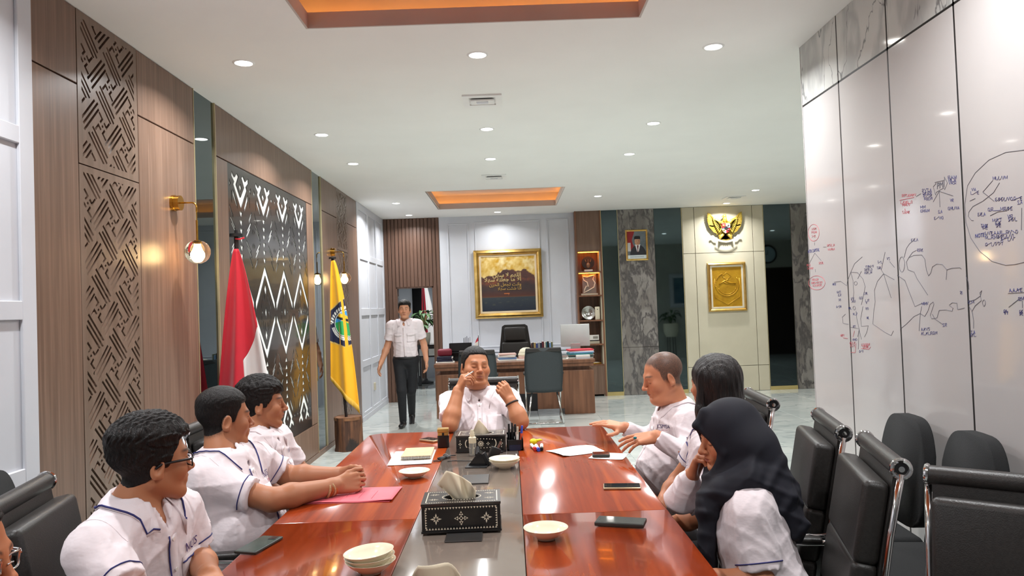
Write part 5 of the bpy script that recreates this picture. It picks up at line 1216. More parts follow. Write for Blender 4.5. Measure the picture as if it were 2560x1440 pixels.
# fabric side chairs along the walls
def fabric_chair(loc, rz, label):
    t = thing('fabric_chair', label, 'chair', loc, rz, 'black fabric side chairs')
    sh_ = [(x*.215*(1-.10*max(0, (z-.75))/.25)+0, z) for x, z in ((-1, .50), (1, .50), (1.03, .62), (1.0, .85))]
    pl = []
    for a_ in np.linspace(0, 2*math.pi, 44, endpoint=False):
        c_, q_ = math.cos(a_), math.sin(a_); z_ = .731+.231*math.copysign(abs(q_)**.5, q_); pl.append(((.222-.05*max(0, z_-.75)/.2)*math.copysign(abs(c_)**.5, c_), z_))
    b = MB(); b.prism(pl, -.025, .025, on_back(0, 0, 0))
    es = [e for e in b.bm.edges if abs(e.verts[0].co.y-e.verts[1].co.y) < 1e-6]; bmesh.ops.bevel(b.bm, geom=es, offset=.014, segments=3, profile=.5, affect='EDGES')
    for v in b.bm.verts: v.co.y += -.20-.10*(v.co.z-.5)
    b.build('backrest', M_fabricblk, t, smooth=True)
    cushion('seat', (0, .03, .455), (.45, .44, .075), M_fabricblk, t, bev=.03)
    for s in (-1, 1):
        MB().tube([(s*.19, -.23, .62), (s*.20, -.20, .44), (s*.205, -.23, .01)], .011, 8).build('leg', M_black, t, smooth=True); MB().tube([(s*.20, .20, .43), (s*.205, .23, .01)], .011, 8).build('leg', M_black, t, smooth=True)
        MB().tube([(s*.20, -.2, .43), (s*.20, .2, .43)], .010, 8).build('side_rail', M_black, t, smooth=True)
    return t
fc = fabric_chair((1.50, 3.34, 0), math.radians(86), 'black fabric side chair against the whiteboard wall, farthest from the camera end'.replace(', farthest from the camera end', ' behind the long-haired woman'))
dup(fc, (1.50, 2.87, 0), math.radians(84), 'black fabric side chair in the middle of the row by the whiteboard'); dup(fc, (1.50, 2.39, 0), math.radians(86), 'black fabric side chair hidden behind the empty leather chair')
dup(fc, (-1.70, 2.80, 0), math.radians(-80), 'black fabric side chair against the white panelled wall behind the man in glasses')

# ================================================================== PEOPLE: signed-distance modelling
def V3(*a): return np.array(a, float)
def nrm(v): v = np.asarray(v, float); return v/np.linalg.norm(v)
class SDF:
    def __init__(s): s.p = []; s.post = []
    def _add(s, fn, lo, hi, k, op): s.p.append((fn, np.asarray(lo), np.asarray(hi), k, op)); return s
    def cone(s, a, b, ra, rb, k=.01, flat=None, op='u', cap=False):
        a, b = np.asarray(a, float), np.asarray(b, float); ab = b-a; L2 = max(ab@ab, 1e-12); L = math.sqrt(L2); R = max(ra, rb)
        if flat is not None: fn_, ff = nrm(flat[0]), flat[1]
        def f(x, y, z):
            px, py, pz = x-a[0], y-a[1], z-a[2]; t = (px*ab[0]+py*ab[1]+pz*ab[2])/L2; h = np.clip(t, 0, 1)
            qx, qy, qz = px-h*ab[0], py-h*ab[1], pz-h*ab[2]
            if cap: qx, qy, qz = px-t*ab[0], py-t*ab[1], pz-t*ab[2]
            d2 = qx*qx+qy*qy+qz*qz
            if flat is not None:
                c = qx*fn_[0]+qy*fn_[1]+qz*fn_[2]; d2 = d2+c*c*(ff*ff-1)
            d = np.sqrt(d2)-(ra+(rb-ra)*h)
            if flat is not None and ff < 1: d = d*1.0
            if cap: d = np.maximum(d, np.maximum(-t*L, (t-1)*L))
            return d
        e = R/(min(1, flat[1]) if flat is not None else 1)
        return s._add(f, np.minimum(a, b)-e, np.maximum(a, b)+e, k, op)
    def ell(s, c, r, R=None, k=.01, op='u'):
        c, r = np.asarray(c, float), np.asarray(r, float); e = max(r)
        def f(x, y, z):
            x, y, z = x-c[0], y-c[1], z-c[2]
            if R is not None: x, y, z = x*R[0, 0]+y*R[1, 0]+z*R[2, 0], x*R[0, 1]+y*R[1, 1]+z*R[2, 1], x*R[0, 2]+y*R[1, 2]+z*R[2, 2]
            k0 = np.sqrt((x/r[0])**2+(y/r[1])**2+(z/r[2])**2); k1 = np.sqrt((x/r[0]**2)**2+(y/r[1]**2)**2+(z/r[2]**2)**2)
            return k0*(k0-1)/np.maximum(k1, 1e-6)
        return s._add(f, c-e, c+e, k, op)
    def field(s, h, pad=.02):
        U = [q for q in s.p if q[4] == 'u']
        lo = np.min([q[1] for q in U], 0)-pad; hi = np.max([q[2] for q in U], 0)+pad
        n = np.ceil((hi-lo)/h).astype(int)+1; s.lo, s.h, s.n = lo, h, n
        ax = [(lo[i]+h*np.arange(n[i])).astype(np.float32) for i in range(3)]; s.ax = ax
        f = np.full(n, .5, np.float32)
        for fn, a, b, k, op in s.p:
            m = max(k, 0)*1.0+3*h+.01
            i0 = np.clip(np.floor((a-m-lo)/h).astype(int), 0, n-1); i1 = np.clip(np.ceil((b+m-lo)/h).astype(int)+1, 1, n)
            if np.any(i1 <= i0): continue
            sl = tuple(slice(i0[i], i1[i]) for i in range(3))
            d = fn(ax[0][sl[0]][:, None, None], ax[1][sl[1]][None, :, None], ax[2][sl[2]][None, None, :]).astype(np.float32)
            g = f[sl]
            if op == 'u':
                if k > 0: t = np.clip(.5+.5*(g-d)/k, 0, 1); f[sl] = g*(1-t)+d*t-k*t*(1-t)
                else: f[sl] = np.minimum(g, d)
            else:
                d = -d
                if k > 0: t = np.clip(.5-.5*(g-d)/k, 0, 1); f[sl] = g*(1-t)+d*t+k*t*(1-t)
                else: f[sl] = np.maximum(g, d)
        for pf in s.post:
            I = np.nonzero(np.abs(f) < .05); x, y, z = ax[0][I[0]], ax[1][I[1]], ax[2][I[2]]; f[I] = pf(x, y, z, f[I])
        return f
    def mesh(s, h, pad=.02): return nets(s.field(h, pad), s.lo, h)
CORN = [(i, j, k) for i in (0, 1) for j in (0, 1) for k in (0, 1)]
def nets(f, lo, h):
    """surface nets"""
    S = f < 0; nx, ny, nz = f.shape
    c = np.zeros((nx-1, ny-1, nz-1), np.uint8)
    for i, j, k in CORN: c += S[i:nx-1+i, j:ny-1+j, k:nz-1+k]
    I = np.argwhere((c > 0) & (c < 8)); vals = np.stack([f[I[:, 0]+i, I[:, 1]+j, I[:, 2]+k] for i, j, k in CORN], 1)
    pos = np.zeros((len(I), 3)); cnt = np.zeros(len(I))
    for a in range(8):
        for b in range(a+1, 8):
            A, B = np.array(CORN[a]), np.array(CORN[b])
            if np.abs(A-B).sum() != 1: continue
            va, vb = vals[:, a], vals[:, b]; m = (va < 0) != (vb < 0); t = np.where(m, va/np.where(m, va-vb, 1), 0)
            pos += m[:, None]*(A+(B-A)*t[:, None]); cnt += m
    pos = I+pos/cnt[:, None]
    idx = np.full((nx-1, ny-1, nz-1), -1, np.int64); idx[tuple(I.T)] = np.arange(len(I))
    F = []
    for ax_ in range(3):
        sl0 = [slice(1, -1)]*3; sl0[ax_] = slice(0, -1); sl1 = [slice(1, -1)]*3; sl1[ax_] = slice(1, None)
        A, B = S[tuple(sl0)], S[tuple(sl1)]; E = np.argwhere(A != B)
        if not len(E): continue
        off = np.ones(3, int); off[ax_] = 0; E0 = E+off; u, v = [(1, 2), (2, 0), (0, 1)][ax_]
        du = np.zeros(3, int); du[u] = 1; dv = np.zeros(3, int); dv[v] = 1
        q = np.stack([idx[tuple((E0-du-dv).T)], idx[tuple((E0-dv).T)], idx[tuple(E0.T)], idx[tuple((E0-du).T)]], 1)
        flip = ~A[tuple(E.T)]; q[flip] = q[flip][:, ::-1]; F.append(q)
    F = np.concatenate(F); F = F[(F >= 0).all(1)]
    return lo+pos*h, F
def np_obj(name, Vs, Fs, m, parent=None, cols=None):
    me = D.meshes.new(name); nv, nf = len(Vs), len(Fs); me.vertices.add(nv); me.vertices.foreach_set('co', np.asarray(Vs, np.float32).ravel())
    me.loops.add(nf*4); me.loops.foreach_set('vertex_index', np.asarray(Fs, np.int32).ravel()); me.polygons.add(nf)
    me.polygons.foreach_set('loop_start', np.arange(nf, dtype=np.int32)*4); me.polygons.foreach_set('use_smooth', np.ones(nf, bool))
    me.update(calc_edges=True); me.validate()
    if m: me.materials.append(m)
    o = D.objects.new(name, me); link(o, parent)
    if cols is not None: vcol_mesh(o, cols)
    return o
def cat_mesh(parts):
    Vs, Fs, Cs, n = [], [], [], 0
    for v, f, c in parts: Vs.append(v); Fs.append(f+n); Cs.append(c); n += len(v)
    return np.concatenate(Vs), np.concatenate(Fs), np.concatenate(Cs)
def smooth01(a, b, x): t = np.clip((x-a)/(b-a), 0, 1); return t*t*(3-2*t)
M_skin = mat('skin', (255, 255, 255), .48, vcol=True, sss=.12, spec=.4)
M_hair = mat('black_hair', (15, 12, 11), .5, spec=.3, col2=(26, 21, 19), nscale=(160, 160, 50), ndetail=3, bump=.5, bscale=(260, 260, 60))
M_hairgrey = mat('grey_cropped_hair', (104, 84, 70), .7, spec=.2, col2=(58, 48, 42), nscale=(260, 260, 260), nrange=(.4, .6), bump=.4, bscale=(500, 500, 500))
M_shirt = mat('white_shirt', (224, 213, 216), .75, sheen=.12, col2=(220, 209, 212), nscale=(6, 6, 6), bump=.5, bscale=(13, 13, 20))
M_navy = mat('navy_trim', (44, 46, 110), .7, col2=(38, 40, 100)); M_trouser = mat('black_trousers', (26, 27, 31), .8, col2=(21, 22, 26), nscale=(60, 60, 60))
M_shoe = mat('black_shoes', (22, 22, 23), .4, col2=(18, 18, 19)); M_hijab = mat('navy_headscarf', (17, 18, 30), .8, col2=(14, 15, 26), nscale=(8, 8, 8))
M_button = mat('shirt_button', (236, 230, 226), .3, col2=(230, 224, 220)); M_logo = mat('logo_purple', (96, 74, 140), .7, col2=(90, 68, 132)); M_logor = mat('logo_pink', (196, 70, 104), .7, col2=(188, 62, 96))
M_grey_tr = mat('grey_trousers', (150, 144, 142), .8, col2=(142, 136, 134))

def frameR(f, up=(0, 0, 1)):
    f = nrm(f); r = nrm(np.cross(f, up)); u = np.cross(r, f); return np.stack([r, f, u], 1)   # columns: right, forward, up
def head_parts(S, fat=0.0, eyes='open', female=False):
    """skull and face in head space (face +Y, up +Z, right +X)"""
    S.ell((0, -.012, .038), (.0745, .094, .082), k=0)
    S.ell((0, .022, -.022), (.061+fat, .066, .088), k=.03)
    for s in (-1, 1):
        S.cone((s*(.046+fat), -.008, -.050), (s*(.020+fat*.5), .066, -.094), .021, .018, k=.03)
        S.ell((s*(.041+fat*.7), .058, -.026), (.024, .024, .026), k=.025)
    S.ell((0, .070, -.096), (.022+fat, .019, .017), k=.02)
    if fat: S.ell((0, .03, -.105), (.055+fat, .05, .03), k=.03)
    S.cone((-.030, .078, .019), (.030, .078, .019), .0125, .0125, k=.02)
    for s in (-1, 1): S.ell((s*.031, .101, -.001), (.017, .014, .011), k=.018, op='s')
    for s in (-1, 1): S.ell((s*.031, .0755, -.001), (.0145, .0125, .0115), k=.006)
    S.cone((0, .088, .010), (0, .1075, -.026), .0075, .0105, k=.014)
    S.ell((0, .109, -.030), (.0125, .011, .0095), k=.008)
    for s in (-1, 1): S.ell((s*.0125, .0985, -.033), (.0085, .0095, .0075), k=.006)
    S.ell((0, .082, -.058), (.029, .014, .022), k=.016)
    lw = .021
    S.cone((-lw, .083, -.058), (0, .094, -.0555), .004, .0062, k=.006); S.cone((lw, .083, -.058), (0, .094, -.0555), .004, .0062, k=.006)
    S.cone((-lw*.8, .083, -.064), (lw*.8, .083, -.064), .006, .006, k=.006); S.ell((0, .0905, -.0665), (.013, .0065, .0062), k=.005)
    S.cone((-lw-.002, .088, -.0605), (0, .0995, -.0605), .0012, .0014, k=.003, op='s'); S.cone((lw+.002, .088, -.0605), (0, .0995, -.0605), .0012, .0014, k=.003, op='s')
    S.ell((0, .091, -.080), (.016, .008, .006), k=.010, op='s')
    if eyes == 'closed':
        for s in (-1, 1): S.cone((s*.019, .0865, -.005), (s*.044, .0815, -.005), .0012, .0012, k=.003, op='s')
def ears(S):
    for s in (-1, 1):
        Rm = frameR((s*.25, 1, .12)); Rm = np.array(Matrix.Rotation(math.radians(-14), 3, 'X')) @ np.array(Matrix.Rotation(s*math.radians(-22), 3, 'Z'))
        c = V3(s*(.0775), -.012, -.010)
        S.ell(c, (.0085, .0185, .0315), Rm, k=.006)
        S.ell(c+V3(s*.007, .001, .004), (.0060, .0105, .0205), Rm, k=.004, op='s')
        S.ell(c+V3(s*.001, .008, -.022), (.007, .008, .010), Rm, k=.006)
HY = [-.14, -.07, -.035, -.015, 0, .022, .035, .055, .075, .11]; HZ = [-.066, -.064, -.050, -.032, -.014, -.012, .026, .052, .066, .070]
def skin_cols(v, base, lip=(150, 84, 76), brow=(34, 26, 24), eyes='open', browk=1.0, stub=None):
    x, y, z = v[:, 0], v[:, 1], v[:, 2]; c = np.tile(lin(base), (len(v), 1)); red = np.array([1.08, .86, .82])
    for s in (-1, 1):
        w_ = np.exp(-(((x-s*.042)/.02)**2+((z+.03)/.022)**2))*(y > .03); c = c*(1-.45*w_[:, None])+c*red*.45*w_[:, None]
    w_ = np.exp(-((x/.016)**2+((z+.03)/.014)**2))*(y > .085); c = c*(1-.5*w_[:, None])+c*red*.5*w_[:, None]
    w_ = np.clip(1.6-2.0*((x/.0235)**2+((z+.0615)/.0105)**2), 0, 1)*(y > .078); c = mixc(c, lin(lip), w_*.8)
    bz = .024+.006*np.sin(np.clip((abs(x)-.012)/.036, 0, 1)*2.6)-.002
    w_ = np.exp(-((z-bz)/.0042)**2)*smooth01(.008, .016, abs(x))*(1-smooth01(.044, .054, abs(x)))*(y > .045); c = mixc(c, lin(brow), w_*.85*browk)
    if stub:
        zl = np.interp(y, HY, HZ)+stub[1]*(y > .03)+np.where(y > .05, .010*smooth01(.03, .055, abs(x)), 0)
        r_ = np.random.RandomState(1).rand(len(v)); w_ = smooth01(-.012, .016, z-zl+.006*(r_-.5))*(abs(x) < .0775+.0*y)*stub[2]*(.75+.25*r_); c = mixc(c, lin(stub[0]), w_)
    if eyes == 'closed':
        zz = -.005-.002*np.cos((abs(x)-.031)/.014*1.5); w_ = np.exp(-((z-zz)/.0014)**2)*(abs(abs(x)-.031) < .014)*(y > .06); c = mixc(c, lin((48, 32, 28)), w_*.9)
    else:
        w_ = np.exp(-((z-.0055)/.0016)**2)*(abs(abs(x)-.031) < .0145)*(y > .06); c = mixc(c, lin((44, 30, 26)), w_*.9)
    return c
def hair_field(kind, top=.02, side=.006, n_amp=.002, line=0.0, seed=0):
    ys = [-.14, -.07, -.035, -.015, 0, .022, .035, .055, .075, .11]; zs = [-.066, -.064, -.050, -.032, -.014, -.012, .026, .052, .066, .070]
    def t(x, y, z):
        zl = np.interp(y, ys, zs)+line*(y > .03)-.006*np.exp(-(x/.03)**2)*(y > .05)
        zl = zl+np.where(y > .05, .010*smooth01(.03, .055, abs(x)), 0)
        s = smooth01(-.006, .008, z-zl); th = (side+(top-side)*smooth01(.035, .095, z))*(.12+.88*smooth01(-.055, .035, z))
        a = np.arctan2(x, y+.02)
        nz = n_amp*(np.sin(x*210+seed+2.2*np.sin(y*70))*np.sin(y*160+1.3*np.sin(z*90+seed))+.7*np.sin(x*420+y*95+3*np.sin(z*120)))
        return -.007+s*(.007+th)+s*nz*(.1+.9*smooth01(-.03, .05, z))
    return t
def build_head(Mh, scale, neck, spec, h, fr=None, up=None):
    """returns skin mesh (world), hair mesh (world) and the local->world map"""
    R, c = Mh; inv = lambda p: (R.T @ (np.asarray(p, float)-c))/scale
    S = SDF(); head_parts(S, spec.get('fat', 0), spec.get('eyes', 'open')); 
    nb = inv(neck); S.cone((0, -.020, -.045), nb, .051*spec.get('neck', 1.0), .058*spec.get('neck', 1.0), k=.02); base_p = list(S.p)
    S.cone(nb, nb+(nb-V3(0, -.02, -.045))*.5, .058, .075, k=.02)
    if fr is not None:
        nk = np.asarray(neck, float); S.cone(inv(nk-up*.01+fr*.014), inv(nk+fr*.062-up*.062), .050, .036, k=.02)
    ears(S)
    v, f = S.mesh(h, .012); cols = skin_cols(v, spec['skin'], spec.get('lip', (150, 84, 76)), spec.get('brow', (34, 26, 24)), spec.get('eyes', 'open'), spec.get('browk', 1.0), spec.get('stub'))
    W = lambda q: (q*scale) @ R.T+c
    hair = None
    if spec.get('hair'):
        T = SDF(); T.p = [q for q in base_p]; tf = spec['hair']
        T.post.append(lambda x, y, z, g: g-tf(x, y, z))
        T.ell((0, -.012, .038), (.105, .125, .12), k=0) if False else None
        fh = T.field(h, .05)
        # cut away the neck
        hv, hf = nets(fh, T.lo, h)
        hair = (W(hv), hf)
    return (W(v), f, cols), hair, W
FING = [(.030, .090, (.040, .025, .021)), (.010, .095, (.045, .028, .022)), (-.010, .091, (.042, .026, .021)), (-.028, .083, (.033, .020, .018))]
def hand(S, wrist, fdir, dorsal, side, curls, thumb=((.7, .7, -.2), (.35, .9, -.25), (.2, .95, -.2)), spread=0.0, sc=1.0):
    """adds a five-fingered hand; side=+1 left hand, -1 right hand; curls: 4x3 degrees"""
    y = nrm(fdir); x0 = nrm(np.cross(y, dorsal)); z = np.cross(x0, y); x = x0*side
    wrist = np.asarray(wrist, float); W = lambda p: wrist+(x*p[0]+y*p[1]+z*p[2])*sc
    r_ = lambda q: q*sc
    for i, (bx_, by_, ln) in enumerate(FING):
        S.cone(W((bx_*.5, .004, 0)), W((bx_, by_, 0)), r_(.0165), r_(.0118), k=.010)
    S.cone(W((.018, .02, -.006)), W((.030, .052, -.008)), r_(.017), r_(.012), k=.012); S.cone(W((-.02, .02, -.006)), W((-.026, .06, -.004)), r_(.014), r_(.011), k=.012)
    for i, (bx_, by_, ln) in enumerate(FING):
        p = V3(bx_, by_, 0); a = 0.0; sp = math.radians(spread*(1.5-i)); rad = (.0092, .0083, .0075, .0066) if i < 3 else (.0080, .0072, .0066, .0058)
        for j in range(3):
            a += math.radians(curls[i][j]); d = V3(math.sin(sp)*math.cos(a), math.cos(sp)*math.cos(a), -math.sin(a)); q = p+d*ln[j]
            S.cone(W(p), W(q), r_(rad[j]), r_(rad[j+1]), k=.003); p = q
    p = V3(.022, .026, -.006)
    for j, (d, L) in enumerate(zip(thumb, (.040, .033, .027))):
        q = p+nrm(d)*L; S.cone(W(p), W(q), r_((.0145, .0112, .0098)[j]), r_((.0112, .0098, .0080)[j]), k=.005 if j else .012); p = q
def arm_skin(sh, el, wr, hand_fn, base, h=.0032, thick=1.0, start=.35):
    S = SDF(); sh, el, wr = map(lambda q: np.asarray(q, float), (sh, el, wr)); a = sh+(el-sh)*start
    S.cone(a, el, .047*thick, .040*thick, k=0); m = el+(wr-el)*.28; S.cone(el, m, .040*thick, .043*thick, k=.02); S.cone(m, wr, .043*thick, .0275*thick, k=.02)
    S.cone(wr-(wr-el)*.05, wr, .027*thick, .025*thick, k=.02)
    if hand_fn: hand_fn(S)
    v, f = S.mesh(h); c = np.tile(lin(base), (len(v), 1))
    return v, f, c
def wrinkle(seed, amp, R=None):
    r = np.random.RandomState(seed); K = [(r.randn(3)*V3(1, 1, .8)*sc_, r.rand()*6.28, r.randn(3)*sc_*.6, a) for sc_, a in ((8, 1.0), (15, .8), (26, .45)) for _ in range(2)]
    def pf(x, y, z, g):
        n = 0
        for k, ph, k2, a in K:
            s_ = np.sin(k[0]*x+k[1]*y+k[2]*z+ph+1.6*np.sin(k2[0]*x+k2[1]*y+k2[2]*z)); n = n+a*(1-np.abs(s_))**2.6
        return g-amp*1.7*(n-.75)
    return pf
def person(spec):
    """builds a whole figure from world-space joints"""
    J = {k: np.asarray(v, float) for k, v in spec['J'].items()}
    base = V3(J['P'][0], J['P'][1], 0); root = thing('person', spec['label'], 'person', tuple(base)); rel = lambda q: np.asarray(q)-base
    hs = spec.get('h', 1.0); sk = spec['skin']
    # ---------------- skin
    R = frameR(spec['face']); rl = spec.get('roll', 0)
    if rl: R = R @ np.array(Matrix.Rotation(math.radians(rl), 3, 'Y'))
    sc_ = spec.get('hscale', 1.0)
    ax = nrm(J['SL']-J['SR']); up = nrm(J['N']-J['P']); up = nrm(up-ax*(up@ax))
    fr = nrm(np.cross(ax, up)) if np.dot(np.cross(ax, up), spec['front']) > 0 else -nrm(np.cross(ax, up))
    skin, hair, W = build_head((R, J['H']), sc_, J['N'], spec, .0026*hs, fr if spec.get('collar', 1) else None, up)
    parts = [skin]
    for sd, nm in ((1, 'L'), (-1, 'R')):
        if 'E'+nm in J: parts.append(arm_skin(J['S'+nm], J['E'+nm], J['W'+nm], spec.get('hand'+nm), sk, .0032*hs, spec.get('armk', 1.0), spec.get('start', .35)))
    if spec.get('bare_legs'): pass
    v, f, c = cat_mesh(parts); body = np_obj('body', rel(v), f, M_skin, root, c)
    if hair is not None: np_obj('hair', rel(hair[0]), hair[1], spec.get('hairmat', M_hair), root)
    if spec.get('eyes', 'open') == 'open' and spec.get('eye_parts', True):
        for s in (-1, 1):
            e = MB(); e.ball((0, 0, 0), .0118*sc_, 14); o = e.build('eye', mat('eye_white', (216, 208, 202), .2, col2=(210, 202, 196)), root, smooth=True); o.location = rel(W(V3(s*.031, .0756, -.002)))
            ir = MB().ball((0, 0, 0), .0056*sc_, 12).build('iris', mat('dark_iris', (30, 20, 16), .1, col2=(26, 18, 14)), o, smooth=True); g_ = nrm(R @ V3(s*.0, 1, -.08)); ir.location = tuple(g_*.0070*sc_)
    # ---------------- shirt
    Rt = np.stack([ax, fr, up], 1); k_ = spec.get('girth', 1.0); sw = spec.get('width', 1.0)
    L = np.linalg.norm(J['N']-J['P']); P_, N_ = J['P'], J['N']; at_ = lambda f_, fwd=0.0: P_+(N_-P_)*f_+fr*fwd
    S = SDF()
    S.ell(at_(.06), V3(.165*k_, .125*k_, .13), Rt, k=0); S.ell(at_(.34, .018+spec.get('belly', 0)), V3(.160*k_, .128*k_+spec.get('belly', 0), .165), Rt, k=.05)
    S.ell(at_(.68, .010), V3(.165*sw, .118*k_, .165), Rt, k=.06)
    if spec.get('female'): 
        for s in (-1, 1): S.ell(at_(.60, .085)+ax*.062*s, V3(.062, .05, .062), Rt, k=.05)
    S.ell(at_(.885, -.004), V3(.150*sw, .088*k_, .075), Rt, k=.06); S.cone(J['SL'], J['SR'], .056, .056, k=.06)
    for s in ('SL', 'SR'): S.cone(N_-up*.052, J[s]+up*.004, .052, .056, k=.045)
    S.cone(N_-up*.06, N_-up*.02, .074*spec.get('neck', 1), .066*spec.get('neck', 1), k=.02)
    hem = {}
    for nm in ('L', 'R'):
        if 'E'+nm not in J: continue
        s_, e_, w_ = J['S'+nm], J['E'+nm], J['W'+nm]
        if spec['sleeve'] == 'short':
            q = s_+(e_-s_)*spec.get('hem', .74); S.cone(s_, q, .066*sw, .066, k=.045, cap=False) if False else None
            S.cone(s_, s_+(q-s_)*.6, .060*sw, .063, k=.045); S.cone(s_+(q-s_)*.3, q, .064, .064, k=.012, cap=True); hem[nm] = (q, nrm(q-s_), .062)
        else:
            S.cone(s_, e_, .064*sw, .055, k=.045); q = w_-(w_-e_)*.06; S.cone(e_, q-(q-e_)*.2, .055, .042, k=.03); S.cone(e_+(q-e_)*.75, q, .0425, .0395, k=.004, cap=True); hem[nm] = (q, nrm(q-e_), .038)
    # neck opening
    S.cone(N_-up*.045+fr*.004, N_+up*.07, .054*spec.get('neck', 1), .075*spec.get('neck', 1), k=.004, op='s')
    if spec.get('vneck', True): S.cone(N_+fr*.045+up*.0, N_+fr*.125-up*.072, .034, .006, k=.006, op='s')
    for a in spec.get('extra_shirt', []): S.cone(*a)
    S.post.append(wrinkle(spec.get('seed', 1), spec.get('wamp', .0032)))
    sv, sf = S.mesh(spec.get('sh', .0056)); shirt = np_obj('shirt', rel(sv), sf, spec.get('shirtmat', M_shirt), root)
    bvh = BVHTree.FromPolygons([tuple(p) for p in sv], [tuple(q) for q in sf])
    def cast(p, d):
        loc, n_, i_, ds = bvh.ray_cast(Vector(p), Vector(d)); return (np.array(loc), np.array(n_)) if loc is not None else (None, None)
    def chest(x, y, off=.0015):
        """point on the shirt front: x to the wearer's left, y below the neck base"""
        o = N_-up*y+ax*x+fr*.45; p, n_ = cast(o, -fr)
        return None if p is None else p+fr*off
    spec['_chest'] = chest
    # collar
    ck = spec.get('neck', 1.0)*spec.get('collar', 1.0)
    if spec.get('collar', 1):
        rows = []; nt_ = 41
        for i in range(nt_):
            th = math.radians(-152+304*i/(nt_-1)); a = abs(th)/math.radians(152); d = -fr*math.cos(th)+ax*math.sin(th)
            r0 = .063*ck; hi_ = .036-.026*a**1.6; tip = .040+.026*smooth01(.74, 1.0, a); fwd_ = fr*(.018*a**2)
            p0 = N_+d*(r0-.002)+up*(hi_-.035)+fwd_; p1 = N_+d*(r0+.000)+up*hi_+fwd_; p2 = N_+d*(r0+.006)+up*(hi_-.003)+fwd_; p3 = N_+d*(r0+.020+.012*a)+up*(hi_-tip*.55)+fwd_*1.2; p4 = N_+d*(r0+.034+.020*a)+up*(hi_-tip*1.05-.004)+fwd_*1.5
            hit, _n = cast(p4+up*.12, -up)
            if hit is not None and abs((hit-p4)@up) < .07: p4 = hit+up*.005+nrm(p4-N_)*.001
            p3 = p2*.55+p4*.45+up*.0035+nrm(d)*.0015; pm = p2*.2+p4*.8+up*.0015
            rows.append([p0, p1, p2, p3, pm, p4])
        MB().grid([[Vector(rel(p)) for p in r] for r in rows]).build('collar', spec.get('shirtmat', M_shirt), root, smooth=True, solid=.0028)
        if spec.get('trim'):
            MB().tube([tuple(rel(r[4]*.35+r[5]*.65+up*.0025+nrm(r[5]-N_)*.0015)) for r in rows], .0026, 6).build('collar_trim', M_navy, root, smooth=True)
    # placket, buttons, pocket, hems
    if spec.get('placket', True):
        A, B = [], []
        for y in np.linspace(.088, spec.get('plen', .40), 18):
            a, b = chest(-.016, y, .0025), chest(.016, y, .0025)
            if a is not None and b is not None and (not A or (np.linalg.norm(a-A[-1]) < .07)): A.append(a); B.append(b)
        if len(A) > 3:
            MB().grid([[Vector(rel(a)), Vector(rel((a+b)/2+fr*.001)), Vector(rel(b))] for a, b in zip(A, B)]).build('placket', spec.get('shirtmat', M_shirt), root, smooth=True, solid=.002)
            if spec.get('trim'): MB().tube([tuple(rel(a+fr*.001)) for a in A], .0022, 6).build('placket_trim', M_navy, root, smooth=True)
            for y in np.arange(.10, spec.get('plen', .40), .085):
                p = chest(0, y, .005)
                if p is not None: MB().cyl(Vector(rel(p)), Vector(rel(p+fr*.002)), .0055, n=12).build('button', M_button, root)
    for px_ in spec.get('pockets', ()):
        G = []
        for y in np.linspace(.165, .275, 8):
            G.append([chest(px_+x, y, .0028) for x in np.linspace(-.052, .052, 8)])
        if all(p is not None for r in G for p in r) and max(np.linalg.norm(G[i][j]-G[i][j+1]) for i in range(8) for j in range(7)) < .06:
            MB().grid([[Vector(rel(p)) for p in r] for r in G]).build('pocket', spec.get('shirtmat', M_shirt), root, smooth=True, solid=.0018)
            if spec.get('trim'): MB().tube([tuple(rel(p+fr*.002-up*.014)) for p in G[0]], .0024, 6).build('pocket_trim', M_navy, root)
            if spec.get('flaps'): MB().grid([[Vector(rel(G[i][j]+fr*.003+up*.006-up*(.012*(1-abs(j-3.5)/3.5))*(i == 2))) for j in range(8)] for i in range(3)]).build('pocket_flap', spec.get('shirtmat', M_shirt), root, smooth=True, solid=.002)
    for nm, (q, d, r_) in hem.items():
        if not spec.get('trim') and spec['sleeve'] == 'short': continue
        u_ = nrm(np.cross(d, (0.3, .2, 1))); w_ = np.cross(d, u_); ring = []
        for a in np.linspace(0, 2*math.pi, 36, endpoint=False):
            dd = u_*math.cos(a)+w_*math.sin(a); c0 = q-d*.026; p, n_ = cast(c0+dd*.10, -dd); rr_ = np.linalg.norm(p-c0) if p is not None else .066
            ring.append(c0+dd*(rr_ if .058 < rr_ < .078 else .0665)+dd*.0008)
        if spec.get('trim'): MB().tube([tuple(rel(p)) for p in ring], .0022, 6, close=True).build('sleeve_trim', M_navy, root, smooth=True)
    if spec.get('trim'):   # yoke seam on the near shoulder
        for s, nm in ((1, 'SL'), (-1, 'SR')):
            pts = []
            for t_ in np.linspace(0, 1, 14):
                o = J[nm]*(1-t_*.0)+fr*(.09-.22*t_)-ax*s*.02; p, n_ = cast(o+up*.25, -up)
                if p is not None and (not pts or np.linalg.norm(p-pts[-1]) < .05): pts.append(p+up*.0008)
            if len(pts) > 3: MB().tube([tuple(rel(p)) for p in pts], .0011, 5).build('shoulder_seam', spec.get('shirtmat', M_shirt), root)
    for (txt, x, y, size, m_, shear) in spec.get('logos', ()):
        o = text_mesh('shirt_logo', txt, size, Matrix.Identity(4), m_, root, ext=.0002, align='CENTER', shear=shear)
        for vt in o.data.vertices:
            p = chest(x+vt.co.x, y-vt.co.y, .0045 if spec.get('pockets') else .003)
            if p is None: p = N_
            vt.co = Vector(rel(p))
